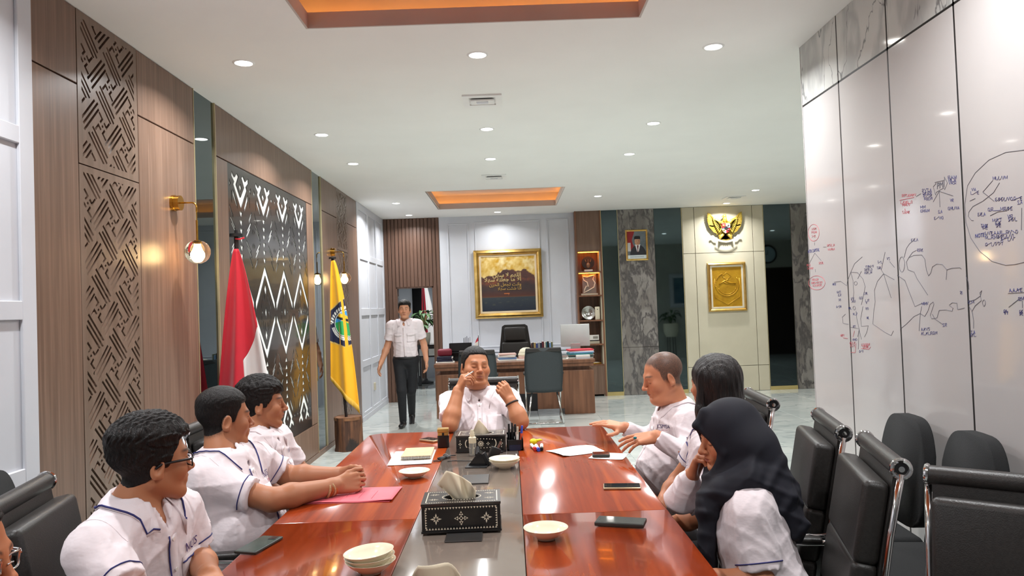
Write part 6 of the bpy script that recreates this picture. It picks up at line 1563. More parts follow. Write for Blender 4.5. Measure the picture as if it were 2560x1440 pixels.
    for (x, y, w_, h_, m_) in spec.get('badges', ()):
        G = [[chest(x+a, y+b, .0055) for a in np.linspace(-w_/2, w_/2, 5)] for b in np.linspace(-h_/2, h_/2, 4)]
        if all(p is not None for r in G for p in r): MB().grid([[Vector(rel(p)) for p in r] for r in G]).build('chest_badge', m_, root, solid=.001)
    # ---------------- trousers and shoes
    T = SDF(); fl = spec.get('facing', fr*V3(1, 1, 0)); fl = nrm(V3(fl[0], fl[1], 0)); sd_ = V3(-fl[1], fl[0], 0)
    T.ell(P_-up*.02, V3(.158*k_, .125*k_, .115), Rt, k=0)
    for s, nm in ((1, 'L'), (-1, 'R')):
        if 'K'+nm in J: hip, kn, an = P_+sd_*s*.085-V3(0, 0, .04), J['K'+nm], J['A'+nm]
        else: hip = P_+sd_*s*.085-V3(0, 0, .03); kn = hip+fl*.40+sd_*s*.02-V3(0, 0, .01); kn[2] = min(kn[2], .50); an = kn+fl*.06; an[2] = .09
        T.cone(hip, kn, .088*min(k_, 1.15), .062, k=.04); T.cone(kn, an+V3(0, 0, .0), .062, .046, k=.03)
        ft = spec.get('foot'+nm, fl); shoes = SDF(); shoes.cone(an-V3(0, 0, .045)-ft*.03, an-V3(0, 0, .05)+ft*.16, .040, .034, k=.01, flat=((0, 0, 1), 1.15)); shoes.cone(an-V3(0, 0, .045), an+V3(0, 0, .01), .042, .042, k=.015); shv, shf = shoes.mesh(.008); np_obj('shoe', rel(shv), shf, M_shoe, root)
    tv, tf = T.mesh(.010); np_obj('trousers', rel(tv), tf, spec.get('trmat', M_trouser), root)
    spec['root'] = root; spec['rel'] = rel; spec['W'] = W; spec['cast'] = cast; spec['up'] = up; spec['fr'] = fr; spec['ax'] = ax; spec['R'] = R
    return root

# ================================================================== THE PEOPLE
SK1, SK2, SK3, SK4 = (176, 118, 84), (168, 112, 80), (186, 124, 90), (196, 132, 98)
relax = [(18, 28, 18)]*4; flat_ = [(2, 5, 5)]*4; FT = ((.8, .6, -.05), (.5, .85, -.05), (.4, .9, 0)); curl = [(48, 62, 38)]*4
def HAND(wr, fd, dz, side, curls, **k): return lambda S: hand(S, wr, fd, dz, side, curls, **k)
# ---- man in glasses
p = dict(label='man in black-rimmed glasses and a navy-trimmed white shirt turning his head away', skin=SK1, face=(.72, .69, .0), front=(.96, -.28, 0), roll=0, facing=V3(.978, .208, 0),
         J=dict(H=(-1.050, 2.195, 1.090), N=(-1.092, 2.175, .985), P=(-1.10, 2.225, .50), SL=(-1.040, 2.335, .900), SR=(-1.122, 2.010, .890),
                EL=(-.985, 2.345, .755), WL=(-.855, 2.10, .787), ER=(-.985, 1.93, .795), WR=(-.76, 1.99, .783)),
         handL=HAND((-.855, 2.10, .787), (.45, -.89, -.03), (0, 0, 1), 1, flat_, thumb=FT), handR=HAND((-.76, 1.99, .783), (.9, .4, -.03), (0, 0, 1), -1, flat_, thumb=FT),
         hair=hair_field('a', top=.032, side=.015, n_amp=.0026, line=.0, seed=1), hscale=1.0, sleeve='short', trim=True, pockets=(.085,), seed=3, wamp=.0034, girth=1.0, width=1.04, eye_parts=False, hem=.80,
         logos=(('NGIS', .085, .155, .034, M_logo, .2),), lip=(158, 92, 80))
person(p)
gl = MB(); W = p['W']; rel = p['rel']; g = lambda x, y, z: tuple(rel(W(V3(x, y, z))))
def glasses(p, m_rim, nm='glasses'):
    W, rel = p['W'], p['rel']; g = lambda x, y, z: tuple(rel(W(V3(x, y, z))))
    gl = MB()
    for s in (-1, 1):
        gl.tube([g(s*(.034+.024*max(-1, min(1, 1.25*math.cos(a)))), .098-.006*abs(math.cos(a)), -.004+.017*max(-1, min(1, 1.25*math.sin(a)))) for a in np.linspace(0, 2*math.pi, 24, endpoint=False)], .0022, 6, close=True)
        gl.tube([g(s*.057, .094, .004), g(s*.073, .085, .004), g(s*.080, .04, .004), g(s*.082, .0, .003), g(s*.079, -.018, -.008)], .0036, 6)
    gl.tube([g(-.010, .104, 0), g(0, .106, .002), g(.010, .104, 0)], .002, 6)
    f = gl.build(nm+'_frame', m_rim, p['root'], smooth=True)
    for s in (-1, 1):
        MB().prism([(0, 0)], 0, 0) if False else None
        pts = [Vector(g(s*(.034+.022*max(-1, min(1, 1.25*math.cos(a)))), .0975-.006*abs(math.cos(a)), -.004+.0155*max(-1, min(1, 1.25*math.sin(a))))) for a in np.linspace(0, 2*math.pi, 24, endpoint=False)]
        raw(nm+'_lens', pts, [tuple(range(24))], mat('lens_glass', (250, 250, 250), .02, trans=1.0, ior=1.03, col2=(250, 250, 250)), f)
glasses(p, M_black)
# ---- man with clasped hands
p = dict(label='man in a navy-trimmed white shirt leaning on the table with clasped hands', skin=SK2, face=(.80, .60, -.02), front=(.94, -.33, 0), facing=V3(.994, .105, 0),
         J=dict(H=(-1.185, 3.10, 1.085), N=(-1.185, 3.06, .960), P=(-1.11, 3.01, .50), SL=(-1.10, 3.235, .885), SR=(-1.215, 2.905, .880),
                EL=(-.985, 3.29, .800), WL=(-.745, 3.26, .805), ER=(-.935, 2.905, .795), WR=(-.735, 3.10, .797)),
         handL=HAND((-.745, 3.26, .805), (.93, -.25, .05), (.2, .95, .25), 1, [(55, 62, 35)]*4, thumb=((.5, .8, -.3), (.2, .9, -.35), (.0, .9, -.4))),
         handR=HAND((-.735, 3.10, .795), (.90, .40, .06), (.35, -.90, .35), -1, [(42, 66, 40), (46, 66, 40), (50, 66, 40), (54, 66, 40)], thumb=((.55, .8, -.1), (.2, .95, -.1), (.0, 1, -.2))),
         stub=((30, 24, 22), 0, .9), hair=hair_field('b', top=.013, side=.0022, n_amp=.0006, seed=2), hscale=1.03, sleeve='short', trim=True, pockets=(.085,), seed=8, wamp=.0036, girth=1.12, width=1.10, belly=.03, eye_parts=False, hem=.72, armk=1.08, neck=1.08,
         logos=(('NGIS', .085, .14, .036, M_logo, .2), ('NTB', .10, .165, .02, M_logor, .2)))
person(p)
dv = nrm(V3(.2, .195, .03)); u_ = nrm(np.cross(dv, (0, 0, 1))); w_ = np.cross(dv, u_)
for k in range(4):
    c0 = V3(-.735, 3.10, .795)-dv*(.018+.010*k); MB().tube([tuple(p['rel'](c0+(u_*math.cos(a)+w_*math.sin(a))*(.0305+.002*(k % 2))+dv*.005*math.sin(a*2+k))) for a in np.linspace(0, 6.283, 22, endpoint=False)], .0056, 6, close=True).build('bracelet', [mat('orange_beads', (190, 104, 40), .5, col2=(150, 74, 24), nscale=(300, 300, 300)), mat('pale_beads', (206, 176, 130), .5, col2=(150, 110, 70), nscale=(300, 300, 300))][k % 2], p['root'], smooth=True)
# ---- man by the flag
p = dict(label='thick-haired man in a white shirt sitting in front of the red and white flag', skin=SK2, face=(.94, .30, 0), front=(.99, -.12, 0),
         J=dict(H=(-1.195, 3.60, 1.082), N=(-1.225, 3.57, .955), P=(-1.15, 3.60, .50), SL=(-1.18, 3.75, .885), SR=(-1.225, 3.39, .885),
                EL=(-1.07, 3.81, .705), WL=(-.94, 3.70, .69), ER=(-1.06, 3.36, .705), WR=(-.945, 3.46, .69)),
         handL=HAND((-.94, 3.70, .69), (.15, -.95, -.25), (0, 0, 1), 1, relax), handR=HAND((-.945, 3.46, .69), (.15, .95, -.25), (0, 0, 1), -1, relax),
         hair=hair_field('c', top=.026, side=.013, n_amp=.0024, line=-.016, seed=5), sleeve='short', trim=False, pockets=(.085,), seed=11, wamp=.0038, hem=.75, h=1.15,
         logos=(('NGIS', .085, .13, .030, M_logo, .2),), badges=((-.10, .155, .07, .035, M_black),))
person(p)
# ---- smoking man at the table end
p = dict(label='man at the table end with closed eyes smoking a cigarette', skin=SK1, face=(.34, -.92, .10), front=(0, -1, 0), eyes='closed', roll=-4, fat=.010, neck=1.18, browk=.7,
         J=dict(H=(-.236, 4.90, 1.120), N=(-.215, 4.945, .965), P=(-.195, 4.880, .50), SL=(-.025, 4.925, .895), SR=(-.405, 4.920, .885),
                ER=(-.385, 4.60, .800), WR=(-.335, 4.690, .992), EL=(.045, 4.615, .800), WL=(-.012, 4.655, .925)),
         handR=HAND((-.335, 4.690, .992), (.42, -.06, .90), (-.74, -.50, .45), -1, [(58, 42, 18), (66, 44, 18), (72, 46, 20), (76, 46, 20)], thumb=((.35, .85, -.45), (.1, .95, -.35), (.1, .95, -.2))),
         handL=HAND((-.012, 4.655, .925), (-.52, -.05, .85), (.25, -.93, .2), 1, [(46, 62, 36), (52, 66, 36), (56, 66, 38), (58, 66, 38)], thumb=((.5, .75, -.45), (.2, .9, -.4), (0, .9, -.4))),
         stub=((34, 27, 25), .006, .9), hair=hair_field('d', top=.007, side=.004, n_amp=.0006, line=.010, seed=4), hscale=1.10, sleeve='short', trim=False, pockets=(.095,), seed=21, wamp=.0034, girth=1.16, width=1.14, belly=.03, hem=.66, armk=1.18, h=1.15, start=.3, lip=(150, 88, 78))
person(p)
cg = thing('cigarette', 'white cigarette held between the fingers of the smoking man', 'cigarette', (-.268, 4.662, 1.092)); dcg = Vector((.80, -.12, .50)).normalized()
MB().cyl(dcg*-.02, dcg*.035, .0042, n=10).build('paper_tube', M_paper, cg, smooth=40); MB().cyl(dcg*.035, dcg*.04, .0042, n=10).build('ash_tip', mat('ash', (120, 116, 112), .9, col2=(100, 96, 92)), cg)
c0 = V3(-.022, 4.655, .935); d_ = nrm(V3(-.057, .04, .125)); u_ = nrm(np.cross(d_, (1, 0, 0))); w_ = np.cross(d_, u_)
MB().tube([tuple(p['rel'](V3(-.004, 4.650, .908)+(u_*math.cos(a)+w_*math.sin(a))*.0385)) for a in np.linspace(0, 6.283, 24, endpoint=False)], .006, 8, close=True).build('watch_strap', M_wooddark, p['root'], smooth=True)
# ---- walking man
p = dict(label='man walking in from the doorway in a white epaulette shirt and dark trousers', skin=(192, 138, 108), face=(.06, -1, .02), front=(0.05, -1, 0), neck=.98,
         J=dict(H=(-1.355, 9.74, 1.515), N=(-1.365, 9.785, 1.375), P=(-1.365, 9.80, .90), SL=(-1.195, 9.785, 1.315), SR=(-1.535, 9.785, 1.305),
                EL=(-1.130, 9.83, 1.06), WL=(-1.095, 9.74, .86), ER=(-1.600, 9.80, 1.05), WR=(-1.675, 9.70, .84),
                KL=(-1.32, 9.86, .47), AL=(-1.36, 10.16, .13), KR=(-1.42, 9.70, .48), AR=(-1.425, 9.78, .085)),
         footL=V3(.08, -.8, -.55), footR=V3(-.03, -1, 0), facing=V3(0, -1, 0),
         handL=HAND((-1.095, 9.74, .86), (.1, -.2, -1), (1, .3, 0), 1, relax), handR=HAND((-1.675, 9.70, .84), (-.3, -.3, -1), (-1, .3, .3), -1, relax),
         stub=((30, 24, 22), 0, .8), hair=hair_field('e', top=.020, side=.007, n_amp=.0012, seed=6), sleeve='short', trim=False, pockets=(.085, -.085), flaps=True, seed=31, wamp=.003, hem=.70, h=1.6, sh=.0075, plen=.46, girth=.98, hscale=.98)
person(p)
for s, nm in ((1, 'SL'), (-1, 'SR')):
    a = np.asarray(p['J'][nm])+V3(0, 0, .062); b = np.asarray(p['J']['N'])+V3(s*.07, 0, -.0); MB().box(p['rel']((a+b)/2+V3(0, 0, .012)), (.11, .045, .006), rot=Matrix.Rotation(math.atan2((a-b)[2], (a-b)[0]*s)*s*-1*(-1), 4, 'Y') if False else Matrix.Rotation(s*.36, 4, 'Y'), bev=.002).build('epaulette', M_shirt, p['root'])
MB().tube([tuple(p['rel'](V3(-1.365+.150*math.cos(a), 9.80+.122*math.sin(a), .895))) for a in np.linspace(0, 6.283, 28, endpoint=False)], .016, 6, close=True).build('belt', M_black, p['root'], smooth=True)
# ---- grey-haired man
p = dict(label='grey-haired man in a long-sleeved white shirt gesturing with both hands', skin=SK4, face=(-.95, -.12, -.24), front=(-1, 0, 0), eyes='closed', neck=1.06, fat=.003, brow=(70, 58, 52),
         J=dict(H=(.772, 3.84, 1.118), N=(.835, 3.865, .968), P=(.885, 3.83, .50), SL=(.862, 3.675, .895), SR=(.835, 4.035, .885),
                EL=(.825, 3.555, .765), WL=(.675, 3.585, .862), ER=(.745, 4.115, .755), WR=(.605, 4.115, .822)),
         handL=HAND((.675, 3.585, .862), (-.97, .02, -.12), (-.10, -.45, .88), 1, [(8, 14, 8), (14, 16, 8), (18, 18, 10), (22, 20, 10)], thumb=((.75, .55, -.45), (.45, .85, -.4), (.3, .9, -.3)), spread=5),
         handR=HAND((.605, 4.115, .822), (-.95, 0, .26), (.2, -.30, .93), -1, [(2, 8, 6), (6, 10, 6), (10, 12, 6), (12, 14, 8)], thumb=((.85, .45, -.25), (.6, .75, -.2), (.4, .85, -.1)), spread=4),
         hair=None, stub=((58, 53, 50), .018, .95), hscale=1.04, sleeve='long', trim=False, pockets=(), seed=41, wamp=.0036, girth=1.16, width=1.05, belly=.045, trmat=M_grey_tr,
         logos=(('ICSMSA', .105, .088, .026, M_logo, .1), ('_____', .105, .095, .022, M_logor, 0)))
person(p)
MB().tube([tuple(p['rel'](V3(.675, 3.585, .862)+V3(-.105, -.004+.0105*math.cos(a)*1.0, -.012+.0105*math.sin(a)))) for a in np.linspace(0, 6.283, 16, endpoint=False)], .002, 6, close=True).build('ring_band', M_chrome, p['root'])
MB().ball(p['rel'](V3(.572, 3.566, .862)), (.009, .008, .006), 12).build('ring_stone', mat('green_stone', (20, 110, 120), .1, col2=(16, 90, 100)), p['root'], smooth=True)
# ---- long-haired woman
def long_hair(p):
    R, c = p['R'], np.asarray(p['J']['H'], float); inv = lambda q: (R.T @ (np.asarray(q, float)-c))
    S = SDF(); S.ell((0, -.014, .040), (.086, .106, .094), k=0); S.cone((0, -.055, .02), (0, -.075, -.20), .088, .085, k=.04, flat=((0, 1, 0), 1.4)); S.cone((0, -.075, -.20), (.01, -.085, -.33), .085, .045, k=.03, flat=((0, 1, 0), 1.8))
    for s in (-1, 1): S.cone((s*.066, .0, .05), (s*.078, .012, -.10), .026, .026, k=.03); S.cone((s*.078, .012, -.10), (s*.082, .05, -.26), .024, .008, k=.02)
    S.ell((0, .105, -.03), (.060, .075, .105), k=.01, op='s')
    S.post.append(lambda x, y, z, g: g-.0016*(np.sin(x*190+z*18+2*np.sin(z*22))*np.sin(y*170+z*12)+.6*np.sin(x*330+y*210+z*20))+.003*np.exp(-((x-.012)/.004)**2)*(z > .08))
    v, f = S.mesh(.0032); np_obj('hair', p['rel']((v) @ R.T+c), f, mat('long_black_hair', (17, 14, 14), .32, col2=(34, 28, 26), nscale=(190, 190, 14), ndetail=3, bump=.5, bscale=(320, 320, 18)), p['root'])
p = dict(label='woman with long straight black hair in a navy-trimmed white shirt', skin=SK3, face=(-.66, .75, -.03), front=(-.95, .25, 0), facing=V3(-.978, .208, 0), female=True, neck=.86, eye_parts=False,
         J=dict(H=(.856, 3.20, 1.140), N=(.835, 3.14, .985), P=(.865, 3.08, .50), SL=(.770, 2.985, .905), SR=(.855, 3.300, .905), EL=(.715, 2.955, .655), WL=(.565, 3.06, .585), ER=(.72, 3.37, .70), WR=(.60, 3.25, .60)),
         handL=HAND((.565, 3.06, .585), (-.7, .7, -.05), (-.2, 0, 1), 1, relax, sc=.9), handR=HAND((.60, 3.25, .60), (-.6, -.7, 0), (0, 0, 1), -1, relax, sc=.9),
         hair=None, sleeve='short', trim=True, pockets=(), seed=51, wamp=.0036, girth=.92, width=.90, hem=.66, armk=.88, hscale=.96, h=1.1,
         logos=(('NGIS', .07, .145, .03, M_logo, .2),))
person(p); long_hair(p)
# ---- woman in the headscarf
p = dict(label='woman in a dark navy headscarf resting her chin on her hand', skin=SK3, face=(-.97, -.16, -.14), front=(-.97, -.15, 0), facing=V3(-.97, .242, 0), female=True, neck=.86, eyes='closed', eye_parts=False, collar=0,
         J=dict(H=(.752, 2.655, 1.015), N=(.800, 2.655, .872), P=(.845, 2.525, .49), SL=(.762, 2.480, .790), SR=(.790, 2.820, .795), EL=(.775, 2.415, .600), WL=(.63, 2.46, .60), ER=(.604, 2.79, .772), WR=(.640, 2.745, .865)),
         handL=HAND((.63, 2.46, .60), (-.3, .93, -.2), (0, 0, 1), 1, relax, sc=.92), handR=HAND((.640, 2.745, .865), (.25, -.38, .88), (-.75, .45, .42), -1, [(52, 60, 36), (58, 62, 36), (62, 62, 38), (64, 62, 38)], thumb=((.5, .8, -.3), (.25, .9, -.3), (.1, .95, -.3)), sc=.92),
         hair=None, sleeve='short', trim=True, pockets=(), seed=61, wamp=.0034, girth=.98, width=.98, hem=.86, armk=.9, hscale=.97, vneck=False,
         logos=(('NGIS', .085, .20, .032, M_logo, .1),))
person(p)
R, c = p['R'], np.asarray(p['J']['H'], float); inv = lambda q: (R.T @ (np.asarray(q, float)-c))
S = SDF(); S.ell((0, -.016, .040), (.0885, .113, .098), k=0); S.ell((0, -.01, -.02), (.090, .105, .11), k=.03); S.cone((0, -.015, -.03), (0, -.005, -.125), .092, .098, k=.03)
n0 = inv((.800, 2.655, .872)); S.cone(n0+V3(0, -.01, .03), n0+V3(0, -.01, -.05), .108, .125, k=.04)
S.cone(inv((.74, 2.63, .90)), inv((.655, 2.585, .80)), .055, .046, k=.05); S.cone(inv((.655, 2.585, .80)), inv((.640, 2.575, .60)), .048, .052, k=.03, flat=(R.T @ nrm((.9, -.3, .2)), 1.6))
S.cone(inv((.83, 2.62, .98)), inv((.895, 2.60, .80)), .088, .083, k=.05); S.cone(inv((.895, 2.60, .80)), inv((.945, 2.56, .70)), .083, .03, k=.04, flat=(R.T @ V3(1, 0, .3), 1.5))
S.cone(inv((.84, 2.55, .865)), inv((.925, 2.53, .74)), .055, .04, k=.04); S.cone(inv((.78, 2.52, .90)), inv((.70, 2.545, .86)), .045, .045, k=.04)
S.cone(inv((.82, 2.78, .86)), inv((.93, 2.74, .76)), .06, .05, k=.04)
S.ell((0, .122, -.025), (.061, .088, .087), k=.010, op='s')
for s_ in (-1, 1): S.cone((0, .108, .064), (s_*.068, .052, -.030), .008, .010, k=.014); S.cone((s_*.068, .052, -.030), (s_*.036, .050, -.116), .010, .012, k=.014)
S.cone((0, .108, .064), (0, .07, .10), .008, .02, k=.02)
def folds(x, y, z, g):
    q = lambda t: (.5+.5*np.cos(2*t))**3
    w1 = smooth01(.0, -.10, z); w2 = smooth01(-.06, -.16, z)
    n = q(z*26+y*17+x*9+.8*np.sin(y*16))*w1+.7*q(z*40-y*24+x*14+1.1)*w2+.45*q(y*34+z*16-x*22+.6)*w2+.25*np.sin(z*50+y*20)*w1
    return g-.0085*(n-.45*w1)
S.post.append(folds); v, f = S.mesh(.0042); np_obj('headscarf', p['rel'](v @ R.T+c), f, M_hijab, p['root'])
# white inner sleeve on the raised arm
e_, w_ = np.asarray(p['J']['ER'], float), np.asarray(p['J']['WR'], float); S = SDF(); sR = np.asarray(p['J']['SR'], float)
S.cone(sR+(e_-sR)*.3, e_, .056, .050, k=0); S.cone(e_, e_+(w_-e_)*.80, .050, .041, k=.03); S.cone(e_+(w_-e_)*.5, e_+(w_-e_)*.86, .043, .040, k=.003, cap=True); S.post.append(wrinkle(5, .003)); v, f = S.mesh(.004); np_obj('inner_sleeve', p['rel'](v), f, M_shirt, p['root'])
# ---- person cut off at the table corner
p = dict(label='person in thin glasses at the near table corner, mostly cut off by the frame', skin=(190, 122, 84), face=(.98, .12, -.12), front=(.95, .1, 0), eyes='open', eye_parts=False,
         J=dict(H=(-1.112, 1.50, 1.040), N=(-1.165, 1.47, .915), P=(-1.19, 1.44, .50), SL=(-1.15, 1.64, .845), SR=(-1.17, 1.29, .845), EL=(-1.02, 1.68, .805), WL=(-.80, 1.62, .783), ER=(-1.03, 1.25, .805), WR=(-.80, 1.36, .783)),
         handL=HAND((-.80, 1.62, .783), (.95, -.3, -.03), (0, 0, 1), 1, flat_, thumb=FT), handR=HAND((-.80, 1.36, .783), (.95, .3, -.03), (0, 0, 1), -1, flat_, thumb=FT),
         hair=hair_field('g', top=.010, side=.005, n_amp=.0008, line=.018, seed=9), sleeve='short', trim=True, pockets=(), seed=71, h=1.4, sh=.009)
person(p); glasses(p, M_chrome)

# ================================================================== WHITEBOARD WRITING (strokes as y,z on the whiteboard wall)
SKETCH = [
[(2.640, 1.990), (2.737, 2.002), (2.834, 1.993), (2.921, 1.959), (2.974, 1.917), (2.997, 1.847), (2.996, 1.773), (2.971, 1.710), (2.918, 1.651), (2.847, 1.608), (2.770, 1.589), (2.719, 1.589), (2.671, 1.594), (2.606, 1.622), (2.556, 1.692), (2.535, 1.783), (2.549, 1.879), (2.589, 1.950), (2.640, 1.990)],
[(3.676, 1.598), (3.741, 1.563), (3.777, 1.518), (3.774, 1.461), (3.796, 1.407), (3.809, 1.348), (3.763, 1.334), (3.689, 1.310), (3.631, 1.297), (3.608, 1.320)],
[(3.543, 1.331), (3.486, 1.356), (3.417, 1.392), (3.365, 1.406), (3.329, 1.393), (3.302, 1.417), (3.282, 1.447), (3.257, 1.457), (3.252, 1.447), (3.286, 1.397), (3.276, 1.384), (3.234, 1.388), (3.214, 1.421), (3.163, 1.423), (3.120, 1.418), (3.113, 1.430), (3.139, 1.443), (3.117, 1.453), (3.085, 1.451), (3.082, 1.424), (3.035, 1.431)],
[(3.676, 1.598), (3.577, 1.565)],
[(3.547, 1.585), (3.481, 1.558), (3.446, 1.500), (3.406, 1.437), (3.348, 1.451)],
[(3.676, 1.598), (3.614, 1.478)],
[(3.676, 1.598), (3.697, 1.618), (3.651, 1.702)],
[(3.438, 1.661), (3.392, 1.669), (3.329, 1.666), (3.306, 1.646), (3.298, 1.598), (3.283, 1.571), (3.264, 1.583), (3.250, 1.609), (3.214, 1.620), (3.174, 1.615), (3.143, 1.591), (3.152, 1.549)],
[(3.143, 1.591), (3.105, 1.596), (3.052, 1.595), (3.042, 1.589)],
[(3.014, 1.560), (3.001, 1.535), (2.999, 1.504)],
[(3.438, 1.661), (3.460, 1.642), (3.450, 1.606), (3.399, 1.593), (3.376, 1.561), (3.296, 1.487)],
[(3.438, 1.661), (3.403, 1.683), (3.370, 1.690)],
[(3.478, 1.664), (3.454, 1.705), (3.425, 1.724), (3.392, 1.735)],
[(3.013, 1.455), (2.962, 1.464), (2.928, 1.478), (2.918, 1.499), (2.931, 1.490), (2.924, 1.460), (2.964, 1.440), (2.986, 1.418), (3.004, 1.437)],
[(2.986, 1.418), (2.979, 1.382), (2.982, 1.349)],
[(3.890, 1.695), (3.979, 1.665), (4.028, 1.622), (4.069, 1.579), (4.081, 1.554)],
[(4.028, 1.622), (3.949, 1.616), (3.893, 1.580), (3.872, 1.540), (3.892, 1.501), (3.924, 1.446)],
[(4.028, 1.622), (4.006, 1.576), (4.004, 1.511), (4.018, 1.462)],
[(3.906, 1.621), (3.952, 1.583)],
[(4.081, 1.550), (4.154, 1.577), (4.242, 1.576)],
[(3.987, 1.413), (3.983, 1.373), (3.962, 1.317), (3.984, 1.276)],
[(4.059, 1.326), (3.962, 1.321), (3.982, 1.211)],
[(3.907, 1.438), (3.939, 1.374), (3.935, 1.334), (3.859, 1.339), (3.879, 1.304), (3.907, 1.279)],
[(3.962, 1.317), (3.942, 1.265)],
[(4.116, 1.396), (4.156, 1.379), (4.150, 1.345), (4.085, 1.342)],
[(3.612, 1.654), (3.569, 1.623)],
[(3.350, 1.437), (3.365, 1.403), (3.381, 1.327)],
[(3.268, 1.404), (3.252, 1.384), (3.196, 1.362)],
[(3.213, 1.952), (3.189, 1.962), (3.200, 1.968), (3.127, 1.966), (3.128, 1.980), (3.108, 1.951), (3.130, 1.926), (3.135, 1.935), (3.192, 1.925), (3.199, 1.914), (3.213, 1.952)],
[(3.170, 1.926), (3.170, 1.858)],
[(3.170, 1.926), (3.219, 1.887)],
[(3.170, 1.926), (3.074, 1.892)],
[(3.310, 1.937), (3.349, 1.930)],
[(4.487, 1.758), (4.581, 1.698)],
[(4.487, 1.758), (4.400, 1.707)],
[(4.484, 1.822), (4.486, 1.804)],
[(4.493, 1.662), (4.489, 1.644)],
[(4.364, 1.785), (4.322, 1.782)],
[(2.880, 1.878), (2.818, 1.912)],
[(2.880, 1.878), (2.816, 1.833)],
[(2.780, 1.897), (2.817, 1.866), (2.883, 1.843), (2.946, 1.831), (2.973, 1.813), (2.979, 1.796), (2.961, 1.778), (2.946, 1.775)],
[(2.964, 1.855), (2.929, 1.860)],
[(2.844, 1.782), (2.797, 1.791), (2.747, 1.789)],
[(2.667, 1.788), (2.675, 1.709)],
[(2.765, 1.485), (2.680, 1.487)],
[(2.696, 1.469), (2.765, 1.434)],
[(2.691, 1.458), (2.691, 1.431)],
[(3.477, 1.632), (3.479, 1.621), (3.483, 1.612), (3.489, 1.604), (3.496, 1.599), (3.503, 1.598), (3.511, 1.600), (3.517, 1.604), (3.522, 1.612), (3.525, 1.622), (3.526, 1.633), (3.524, 1.644), (3.520, 1.653), (3.514, 1.661), (3.507, 1.667), (3.500, 1.669), (3.492, 1.668), (3.486, 1.663), (3.481, 1.656), (3.477, 1.647), (3.476, 1.636), (3.478, 1.625)],
[(2.900, 1.450), (2.900, 1.447), (2.902, 1.443), (2.904, 1.441), (2.906, 1.439), (2.909, 1.438), (2.911, 1.439), (2.914, 1.440), (2.915, 1.443), (2.916, 1.446), (2.917, 1.450), (2.916, 1.453), (2.915, 1.457), (2.913, 1.459), (2.911, 1.461), (2.908, 1.462), (2.905, 1.462), (2.903, 1.460), (2.901, 1.458), (2.900, 1.455), (2.900, 1.452), (2.900, 1.448)],
[(3.958, 1.560), (3.961, 1.556), (3.967, 1.552), (3.975, 1.551), (3.984, 1.552), (3.990, 1.555), (3.993, 1.560), (3.992, 1.565), (3.987, 1.568), (3.979, 1.570), (3.970, 1.570), (3.963, 1.567), (3.959, 1.563), (3.959, 1.558)],
[(3.993, 1.430), (3.996, 1.424), (4.002, 1.421), (4.011, 1.420), (4.018, 1.423), (4.021, 1.428), (4.020, 1.433), (4.014, 1.438), (4.006, 1.439), (3.998, 1.438), (3.993, 1.433), (3.993, 1.428)]]
REDS = [
[(4.410, 1.872), (4.415, 1.858), (4.427, 1.845), (4.445, 1.836), (4.468, 1.831), (4.492, 1.830), (4.516, 1.834), (4.539, 1.843), (4.556, 1.855), (4.567, 1.870), (4.571, 1.885), (4.567, 1.901), (4.555, 1.914), (4.537, 1.924), (4.515, 1.930), (4.490, 1.931), (4.466, 1.927), (4.444, 1.919), (4.426, 1.907), (4.414, 1.893), (4.410, 1.878), (4.412, 1.863)],
[(4.361, 1.576), (4.368, 1.563), (4.385, 1.553), (4.411, 1.544), (4.443, 1.539), (4.479, 1.538), (4.516, 1.540), (4.549, 1.546), (4.577, 1.556), (4.595, 1.568), (4.601, 1.581), (4.596, 1.594), (4.580, 1.605), (4.553, 1.614), (4.521, 1.620), (4.484, 1.622), (4.448, 1.619), (4.415, 1.613), (4.388, 1.604), (4.370, 1.593), (4.362, 1.581), (4.364, 1.568)],
[(3.493, 1.933), (3.368, 1.929)],
[(3.450, 1.888), (3.448, 1.877)],
[(4.158, 1.265), (4.102, 1.263)],
[(4.073, 1.190), (4.019, 1.191), (4.005, 1.242)],
[(3.947, 1.217), (3.863, 1.218), (3.845, 1.231)],
[(4.016, 1.307), (4.037, 1.274)]]
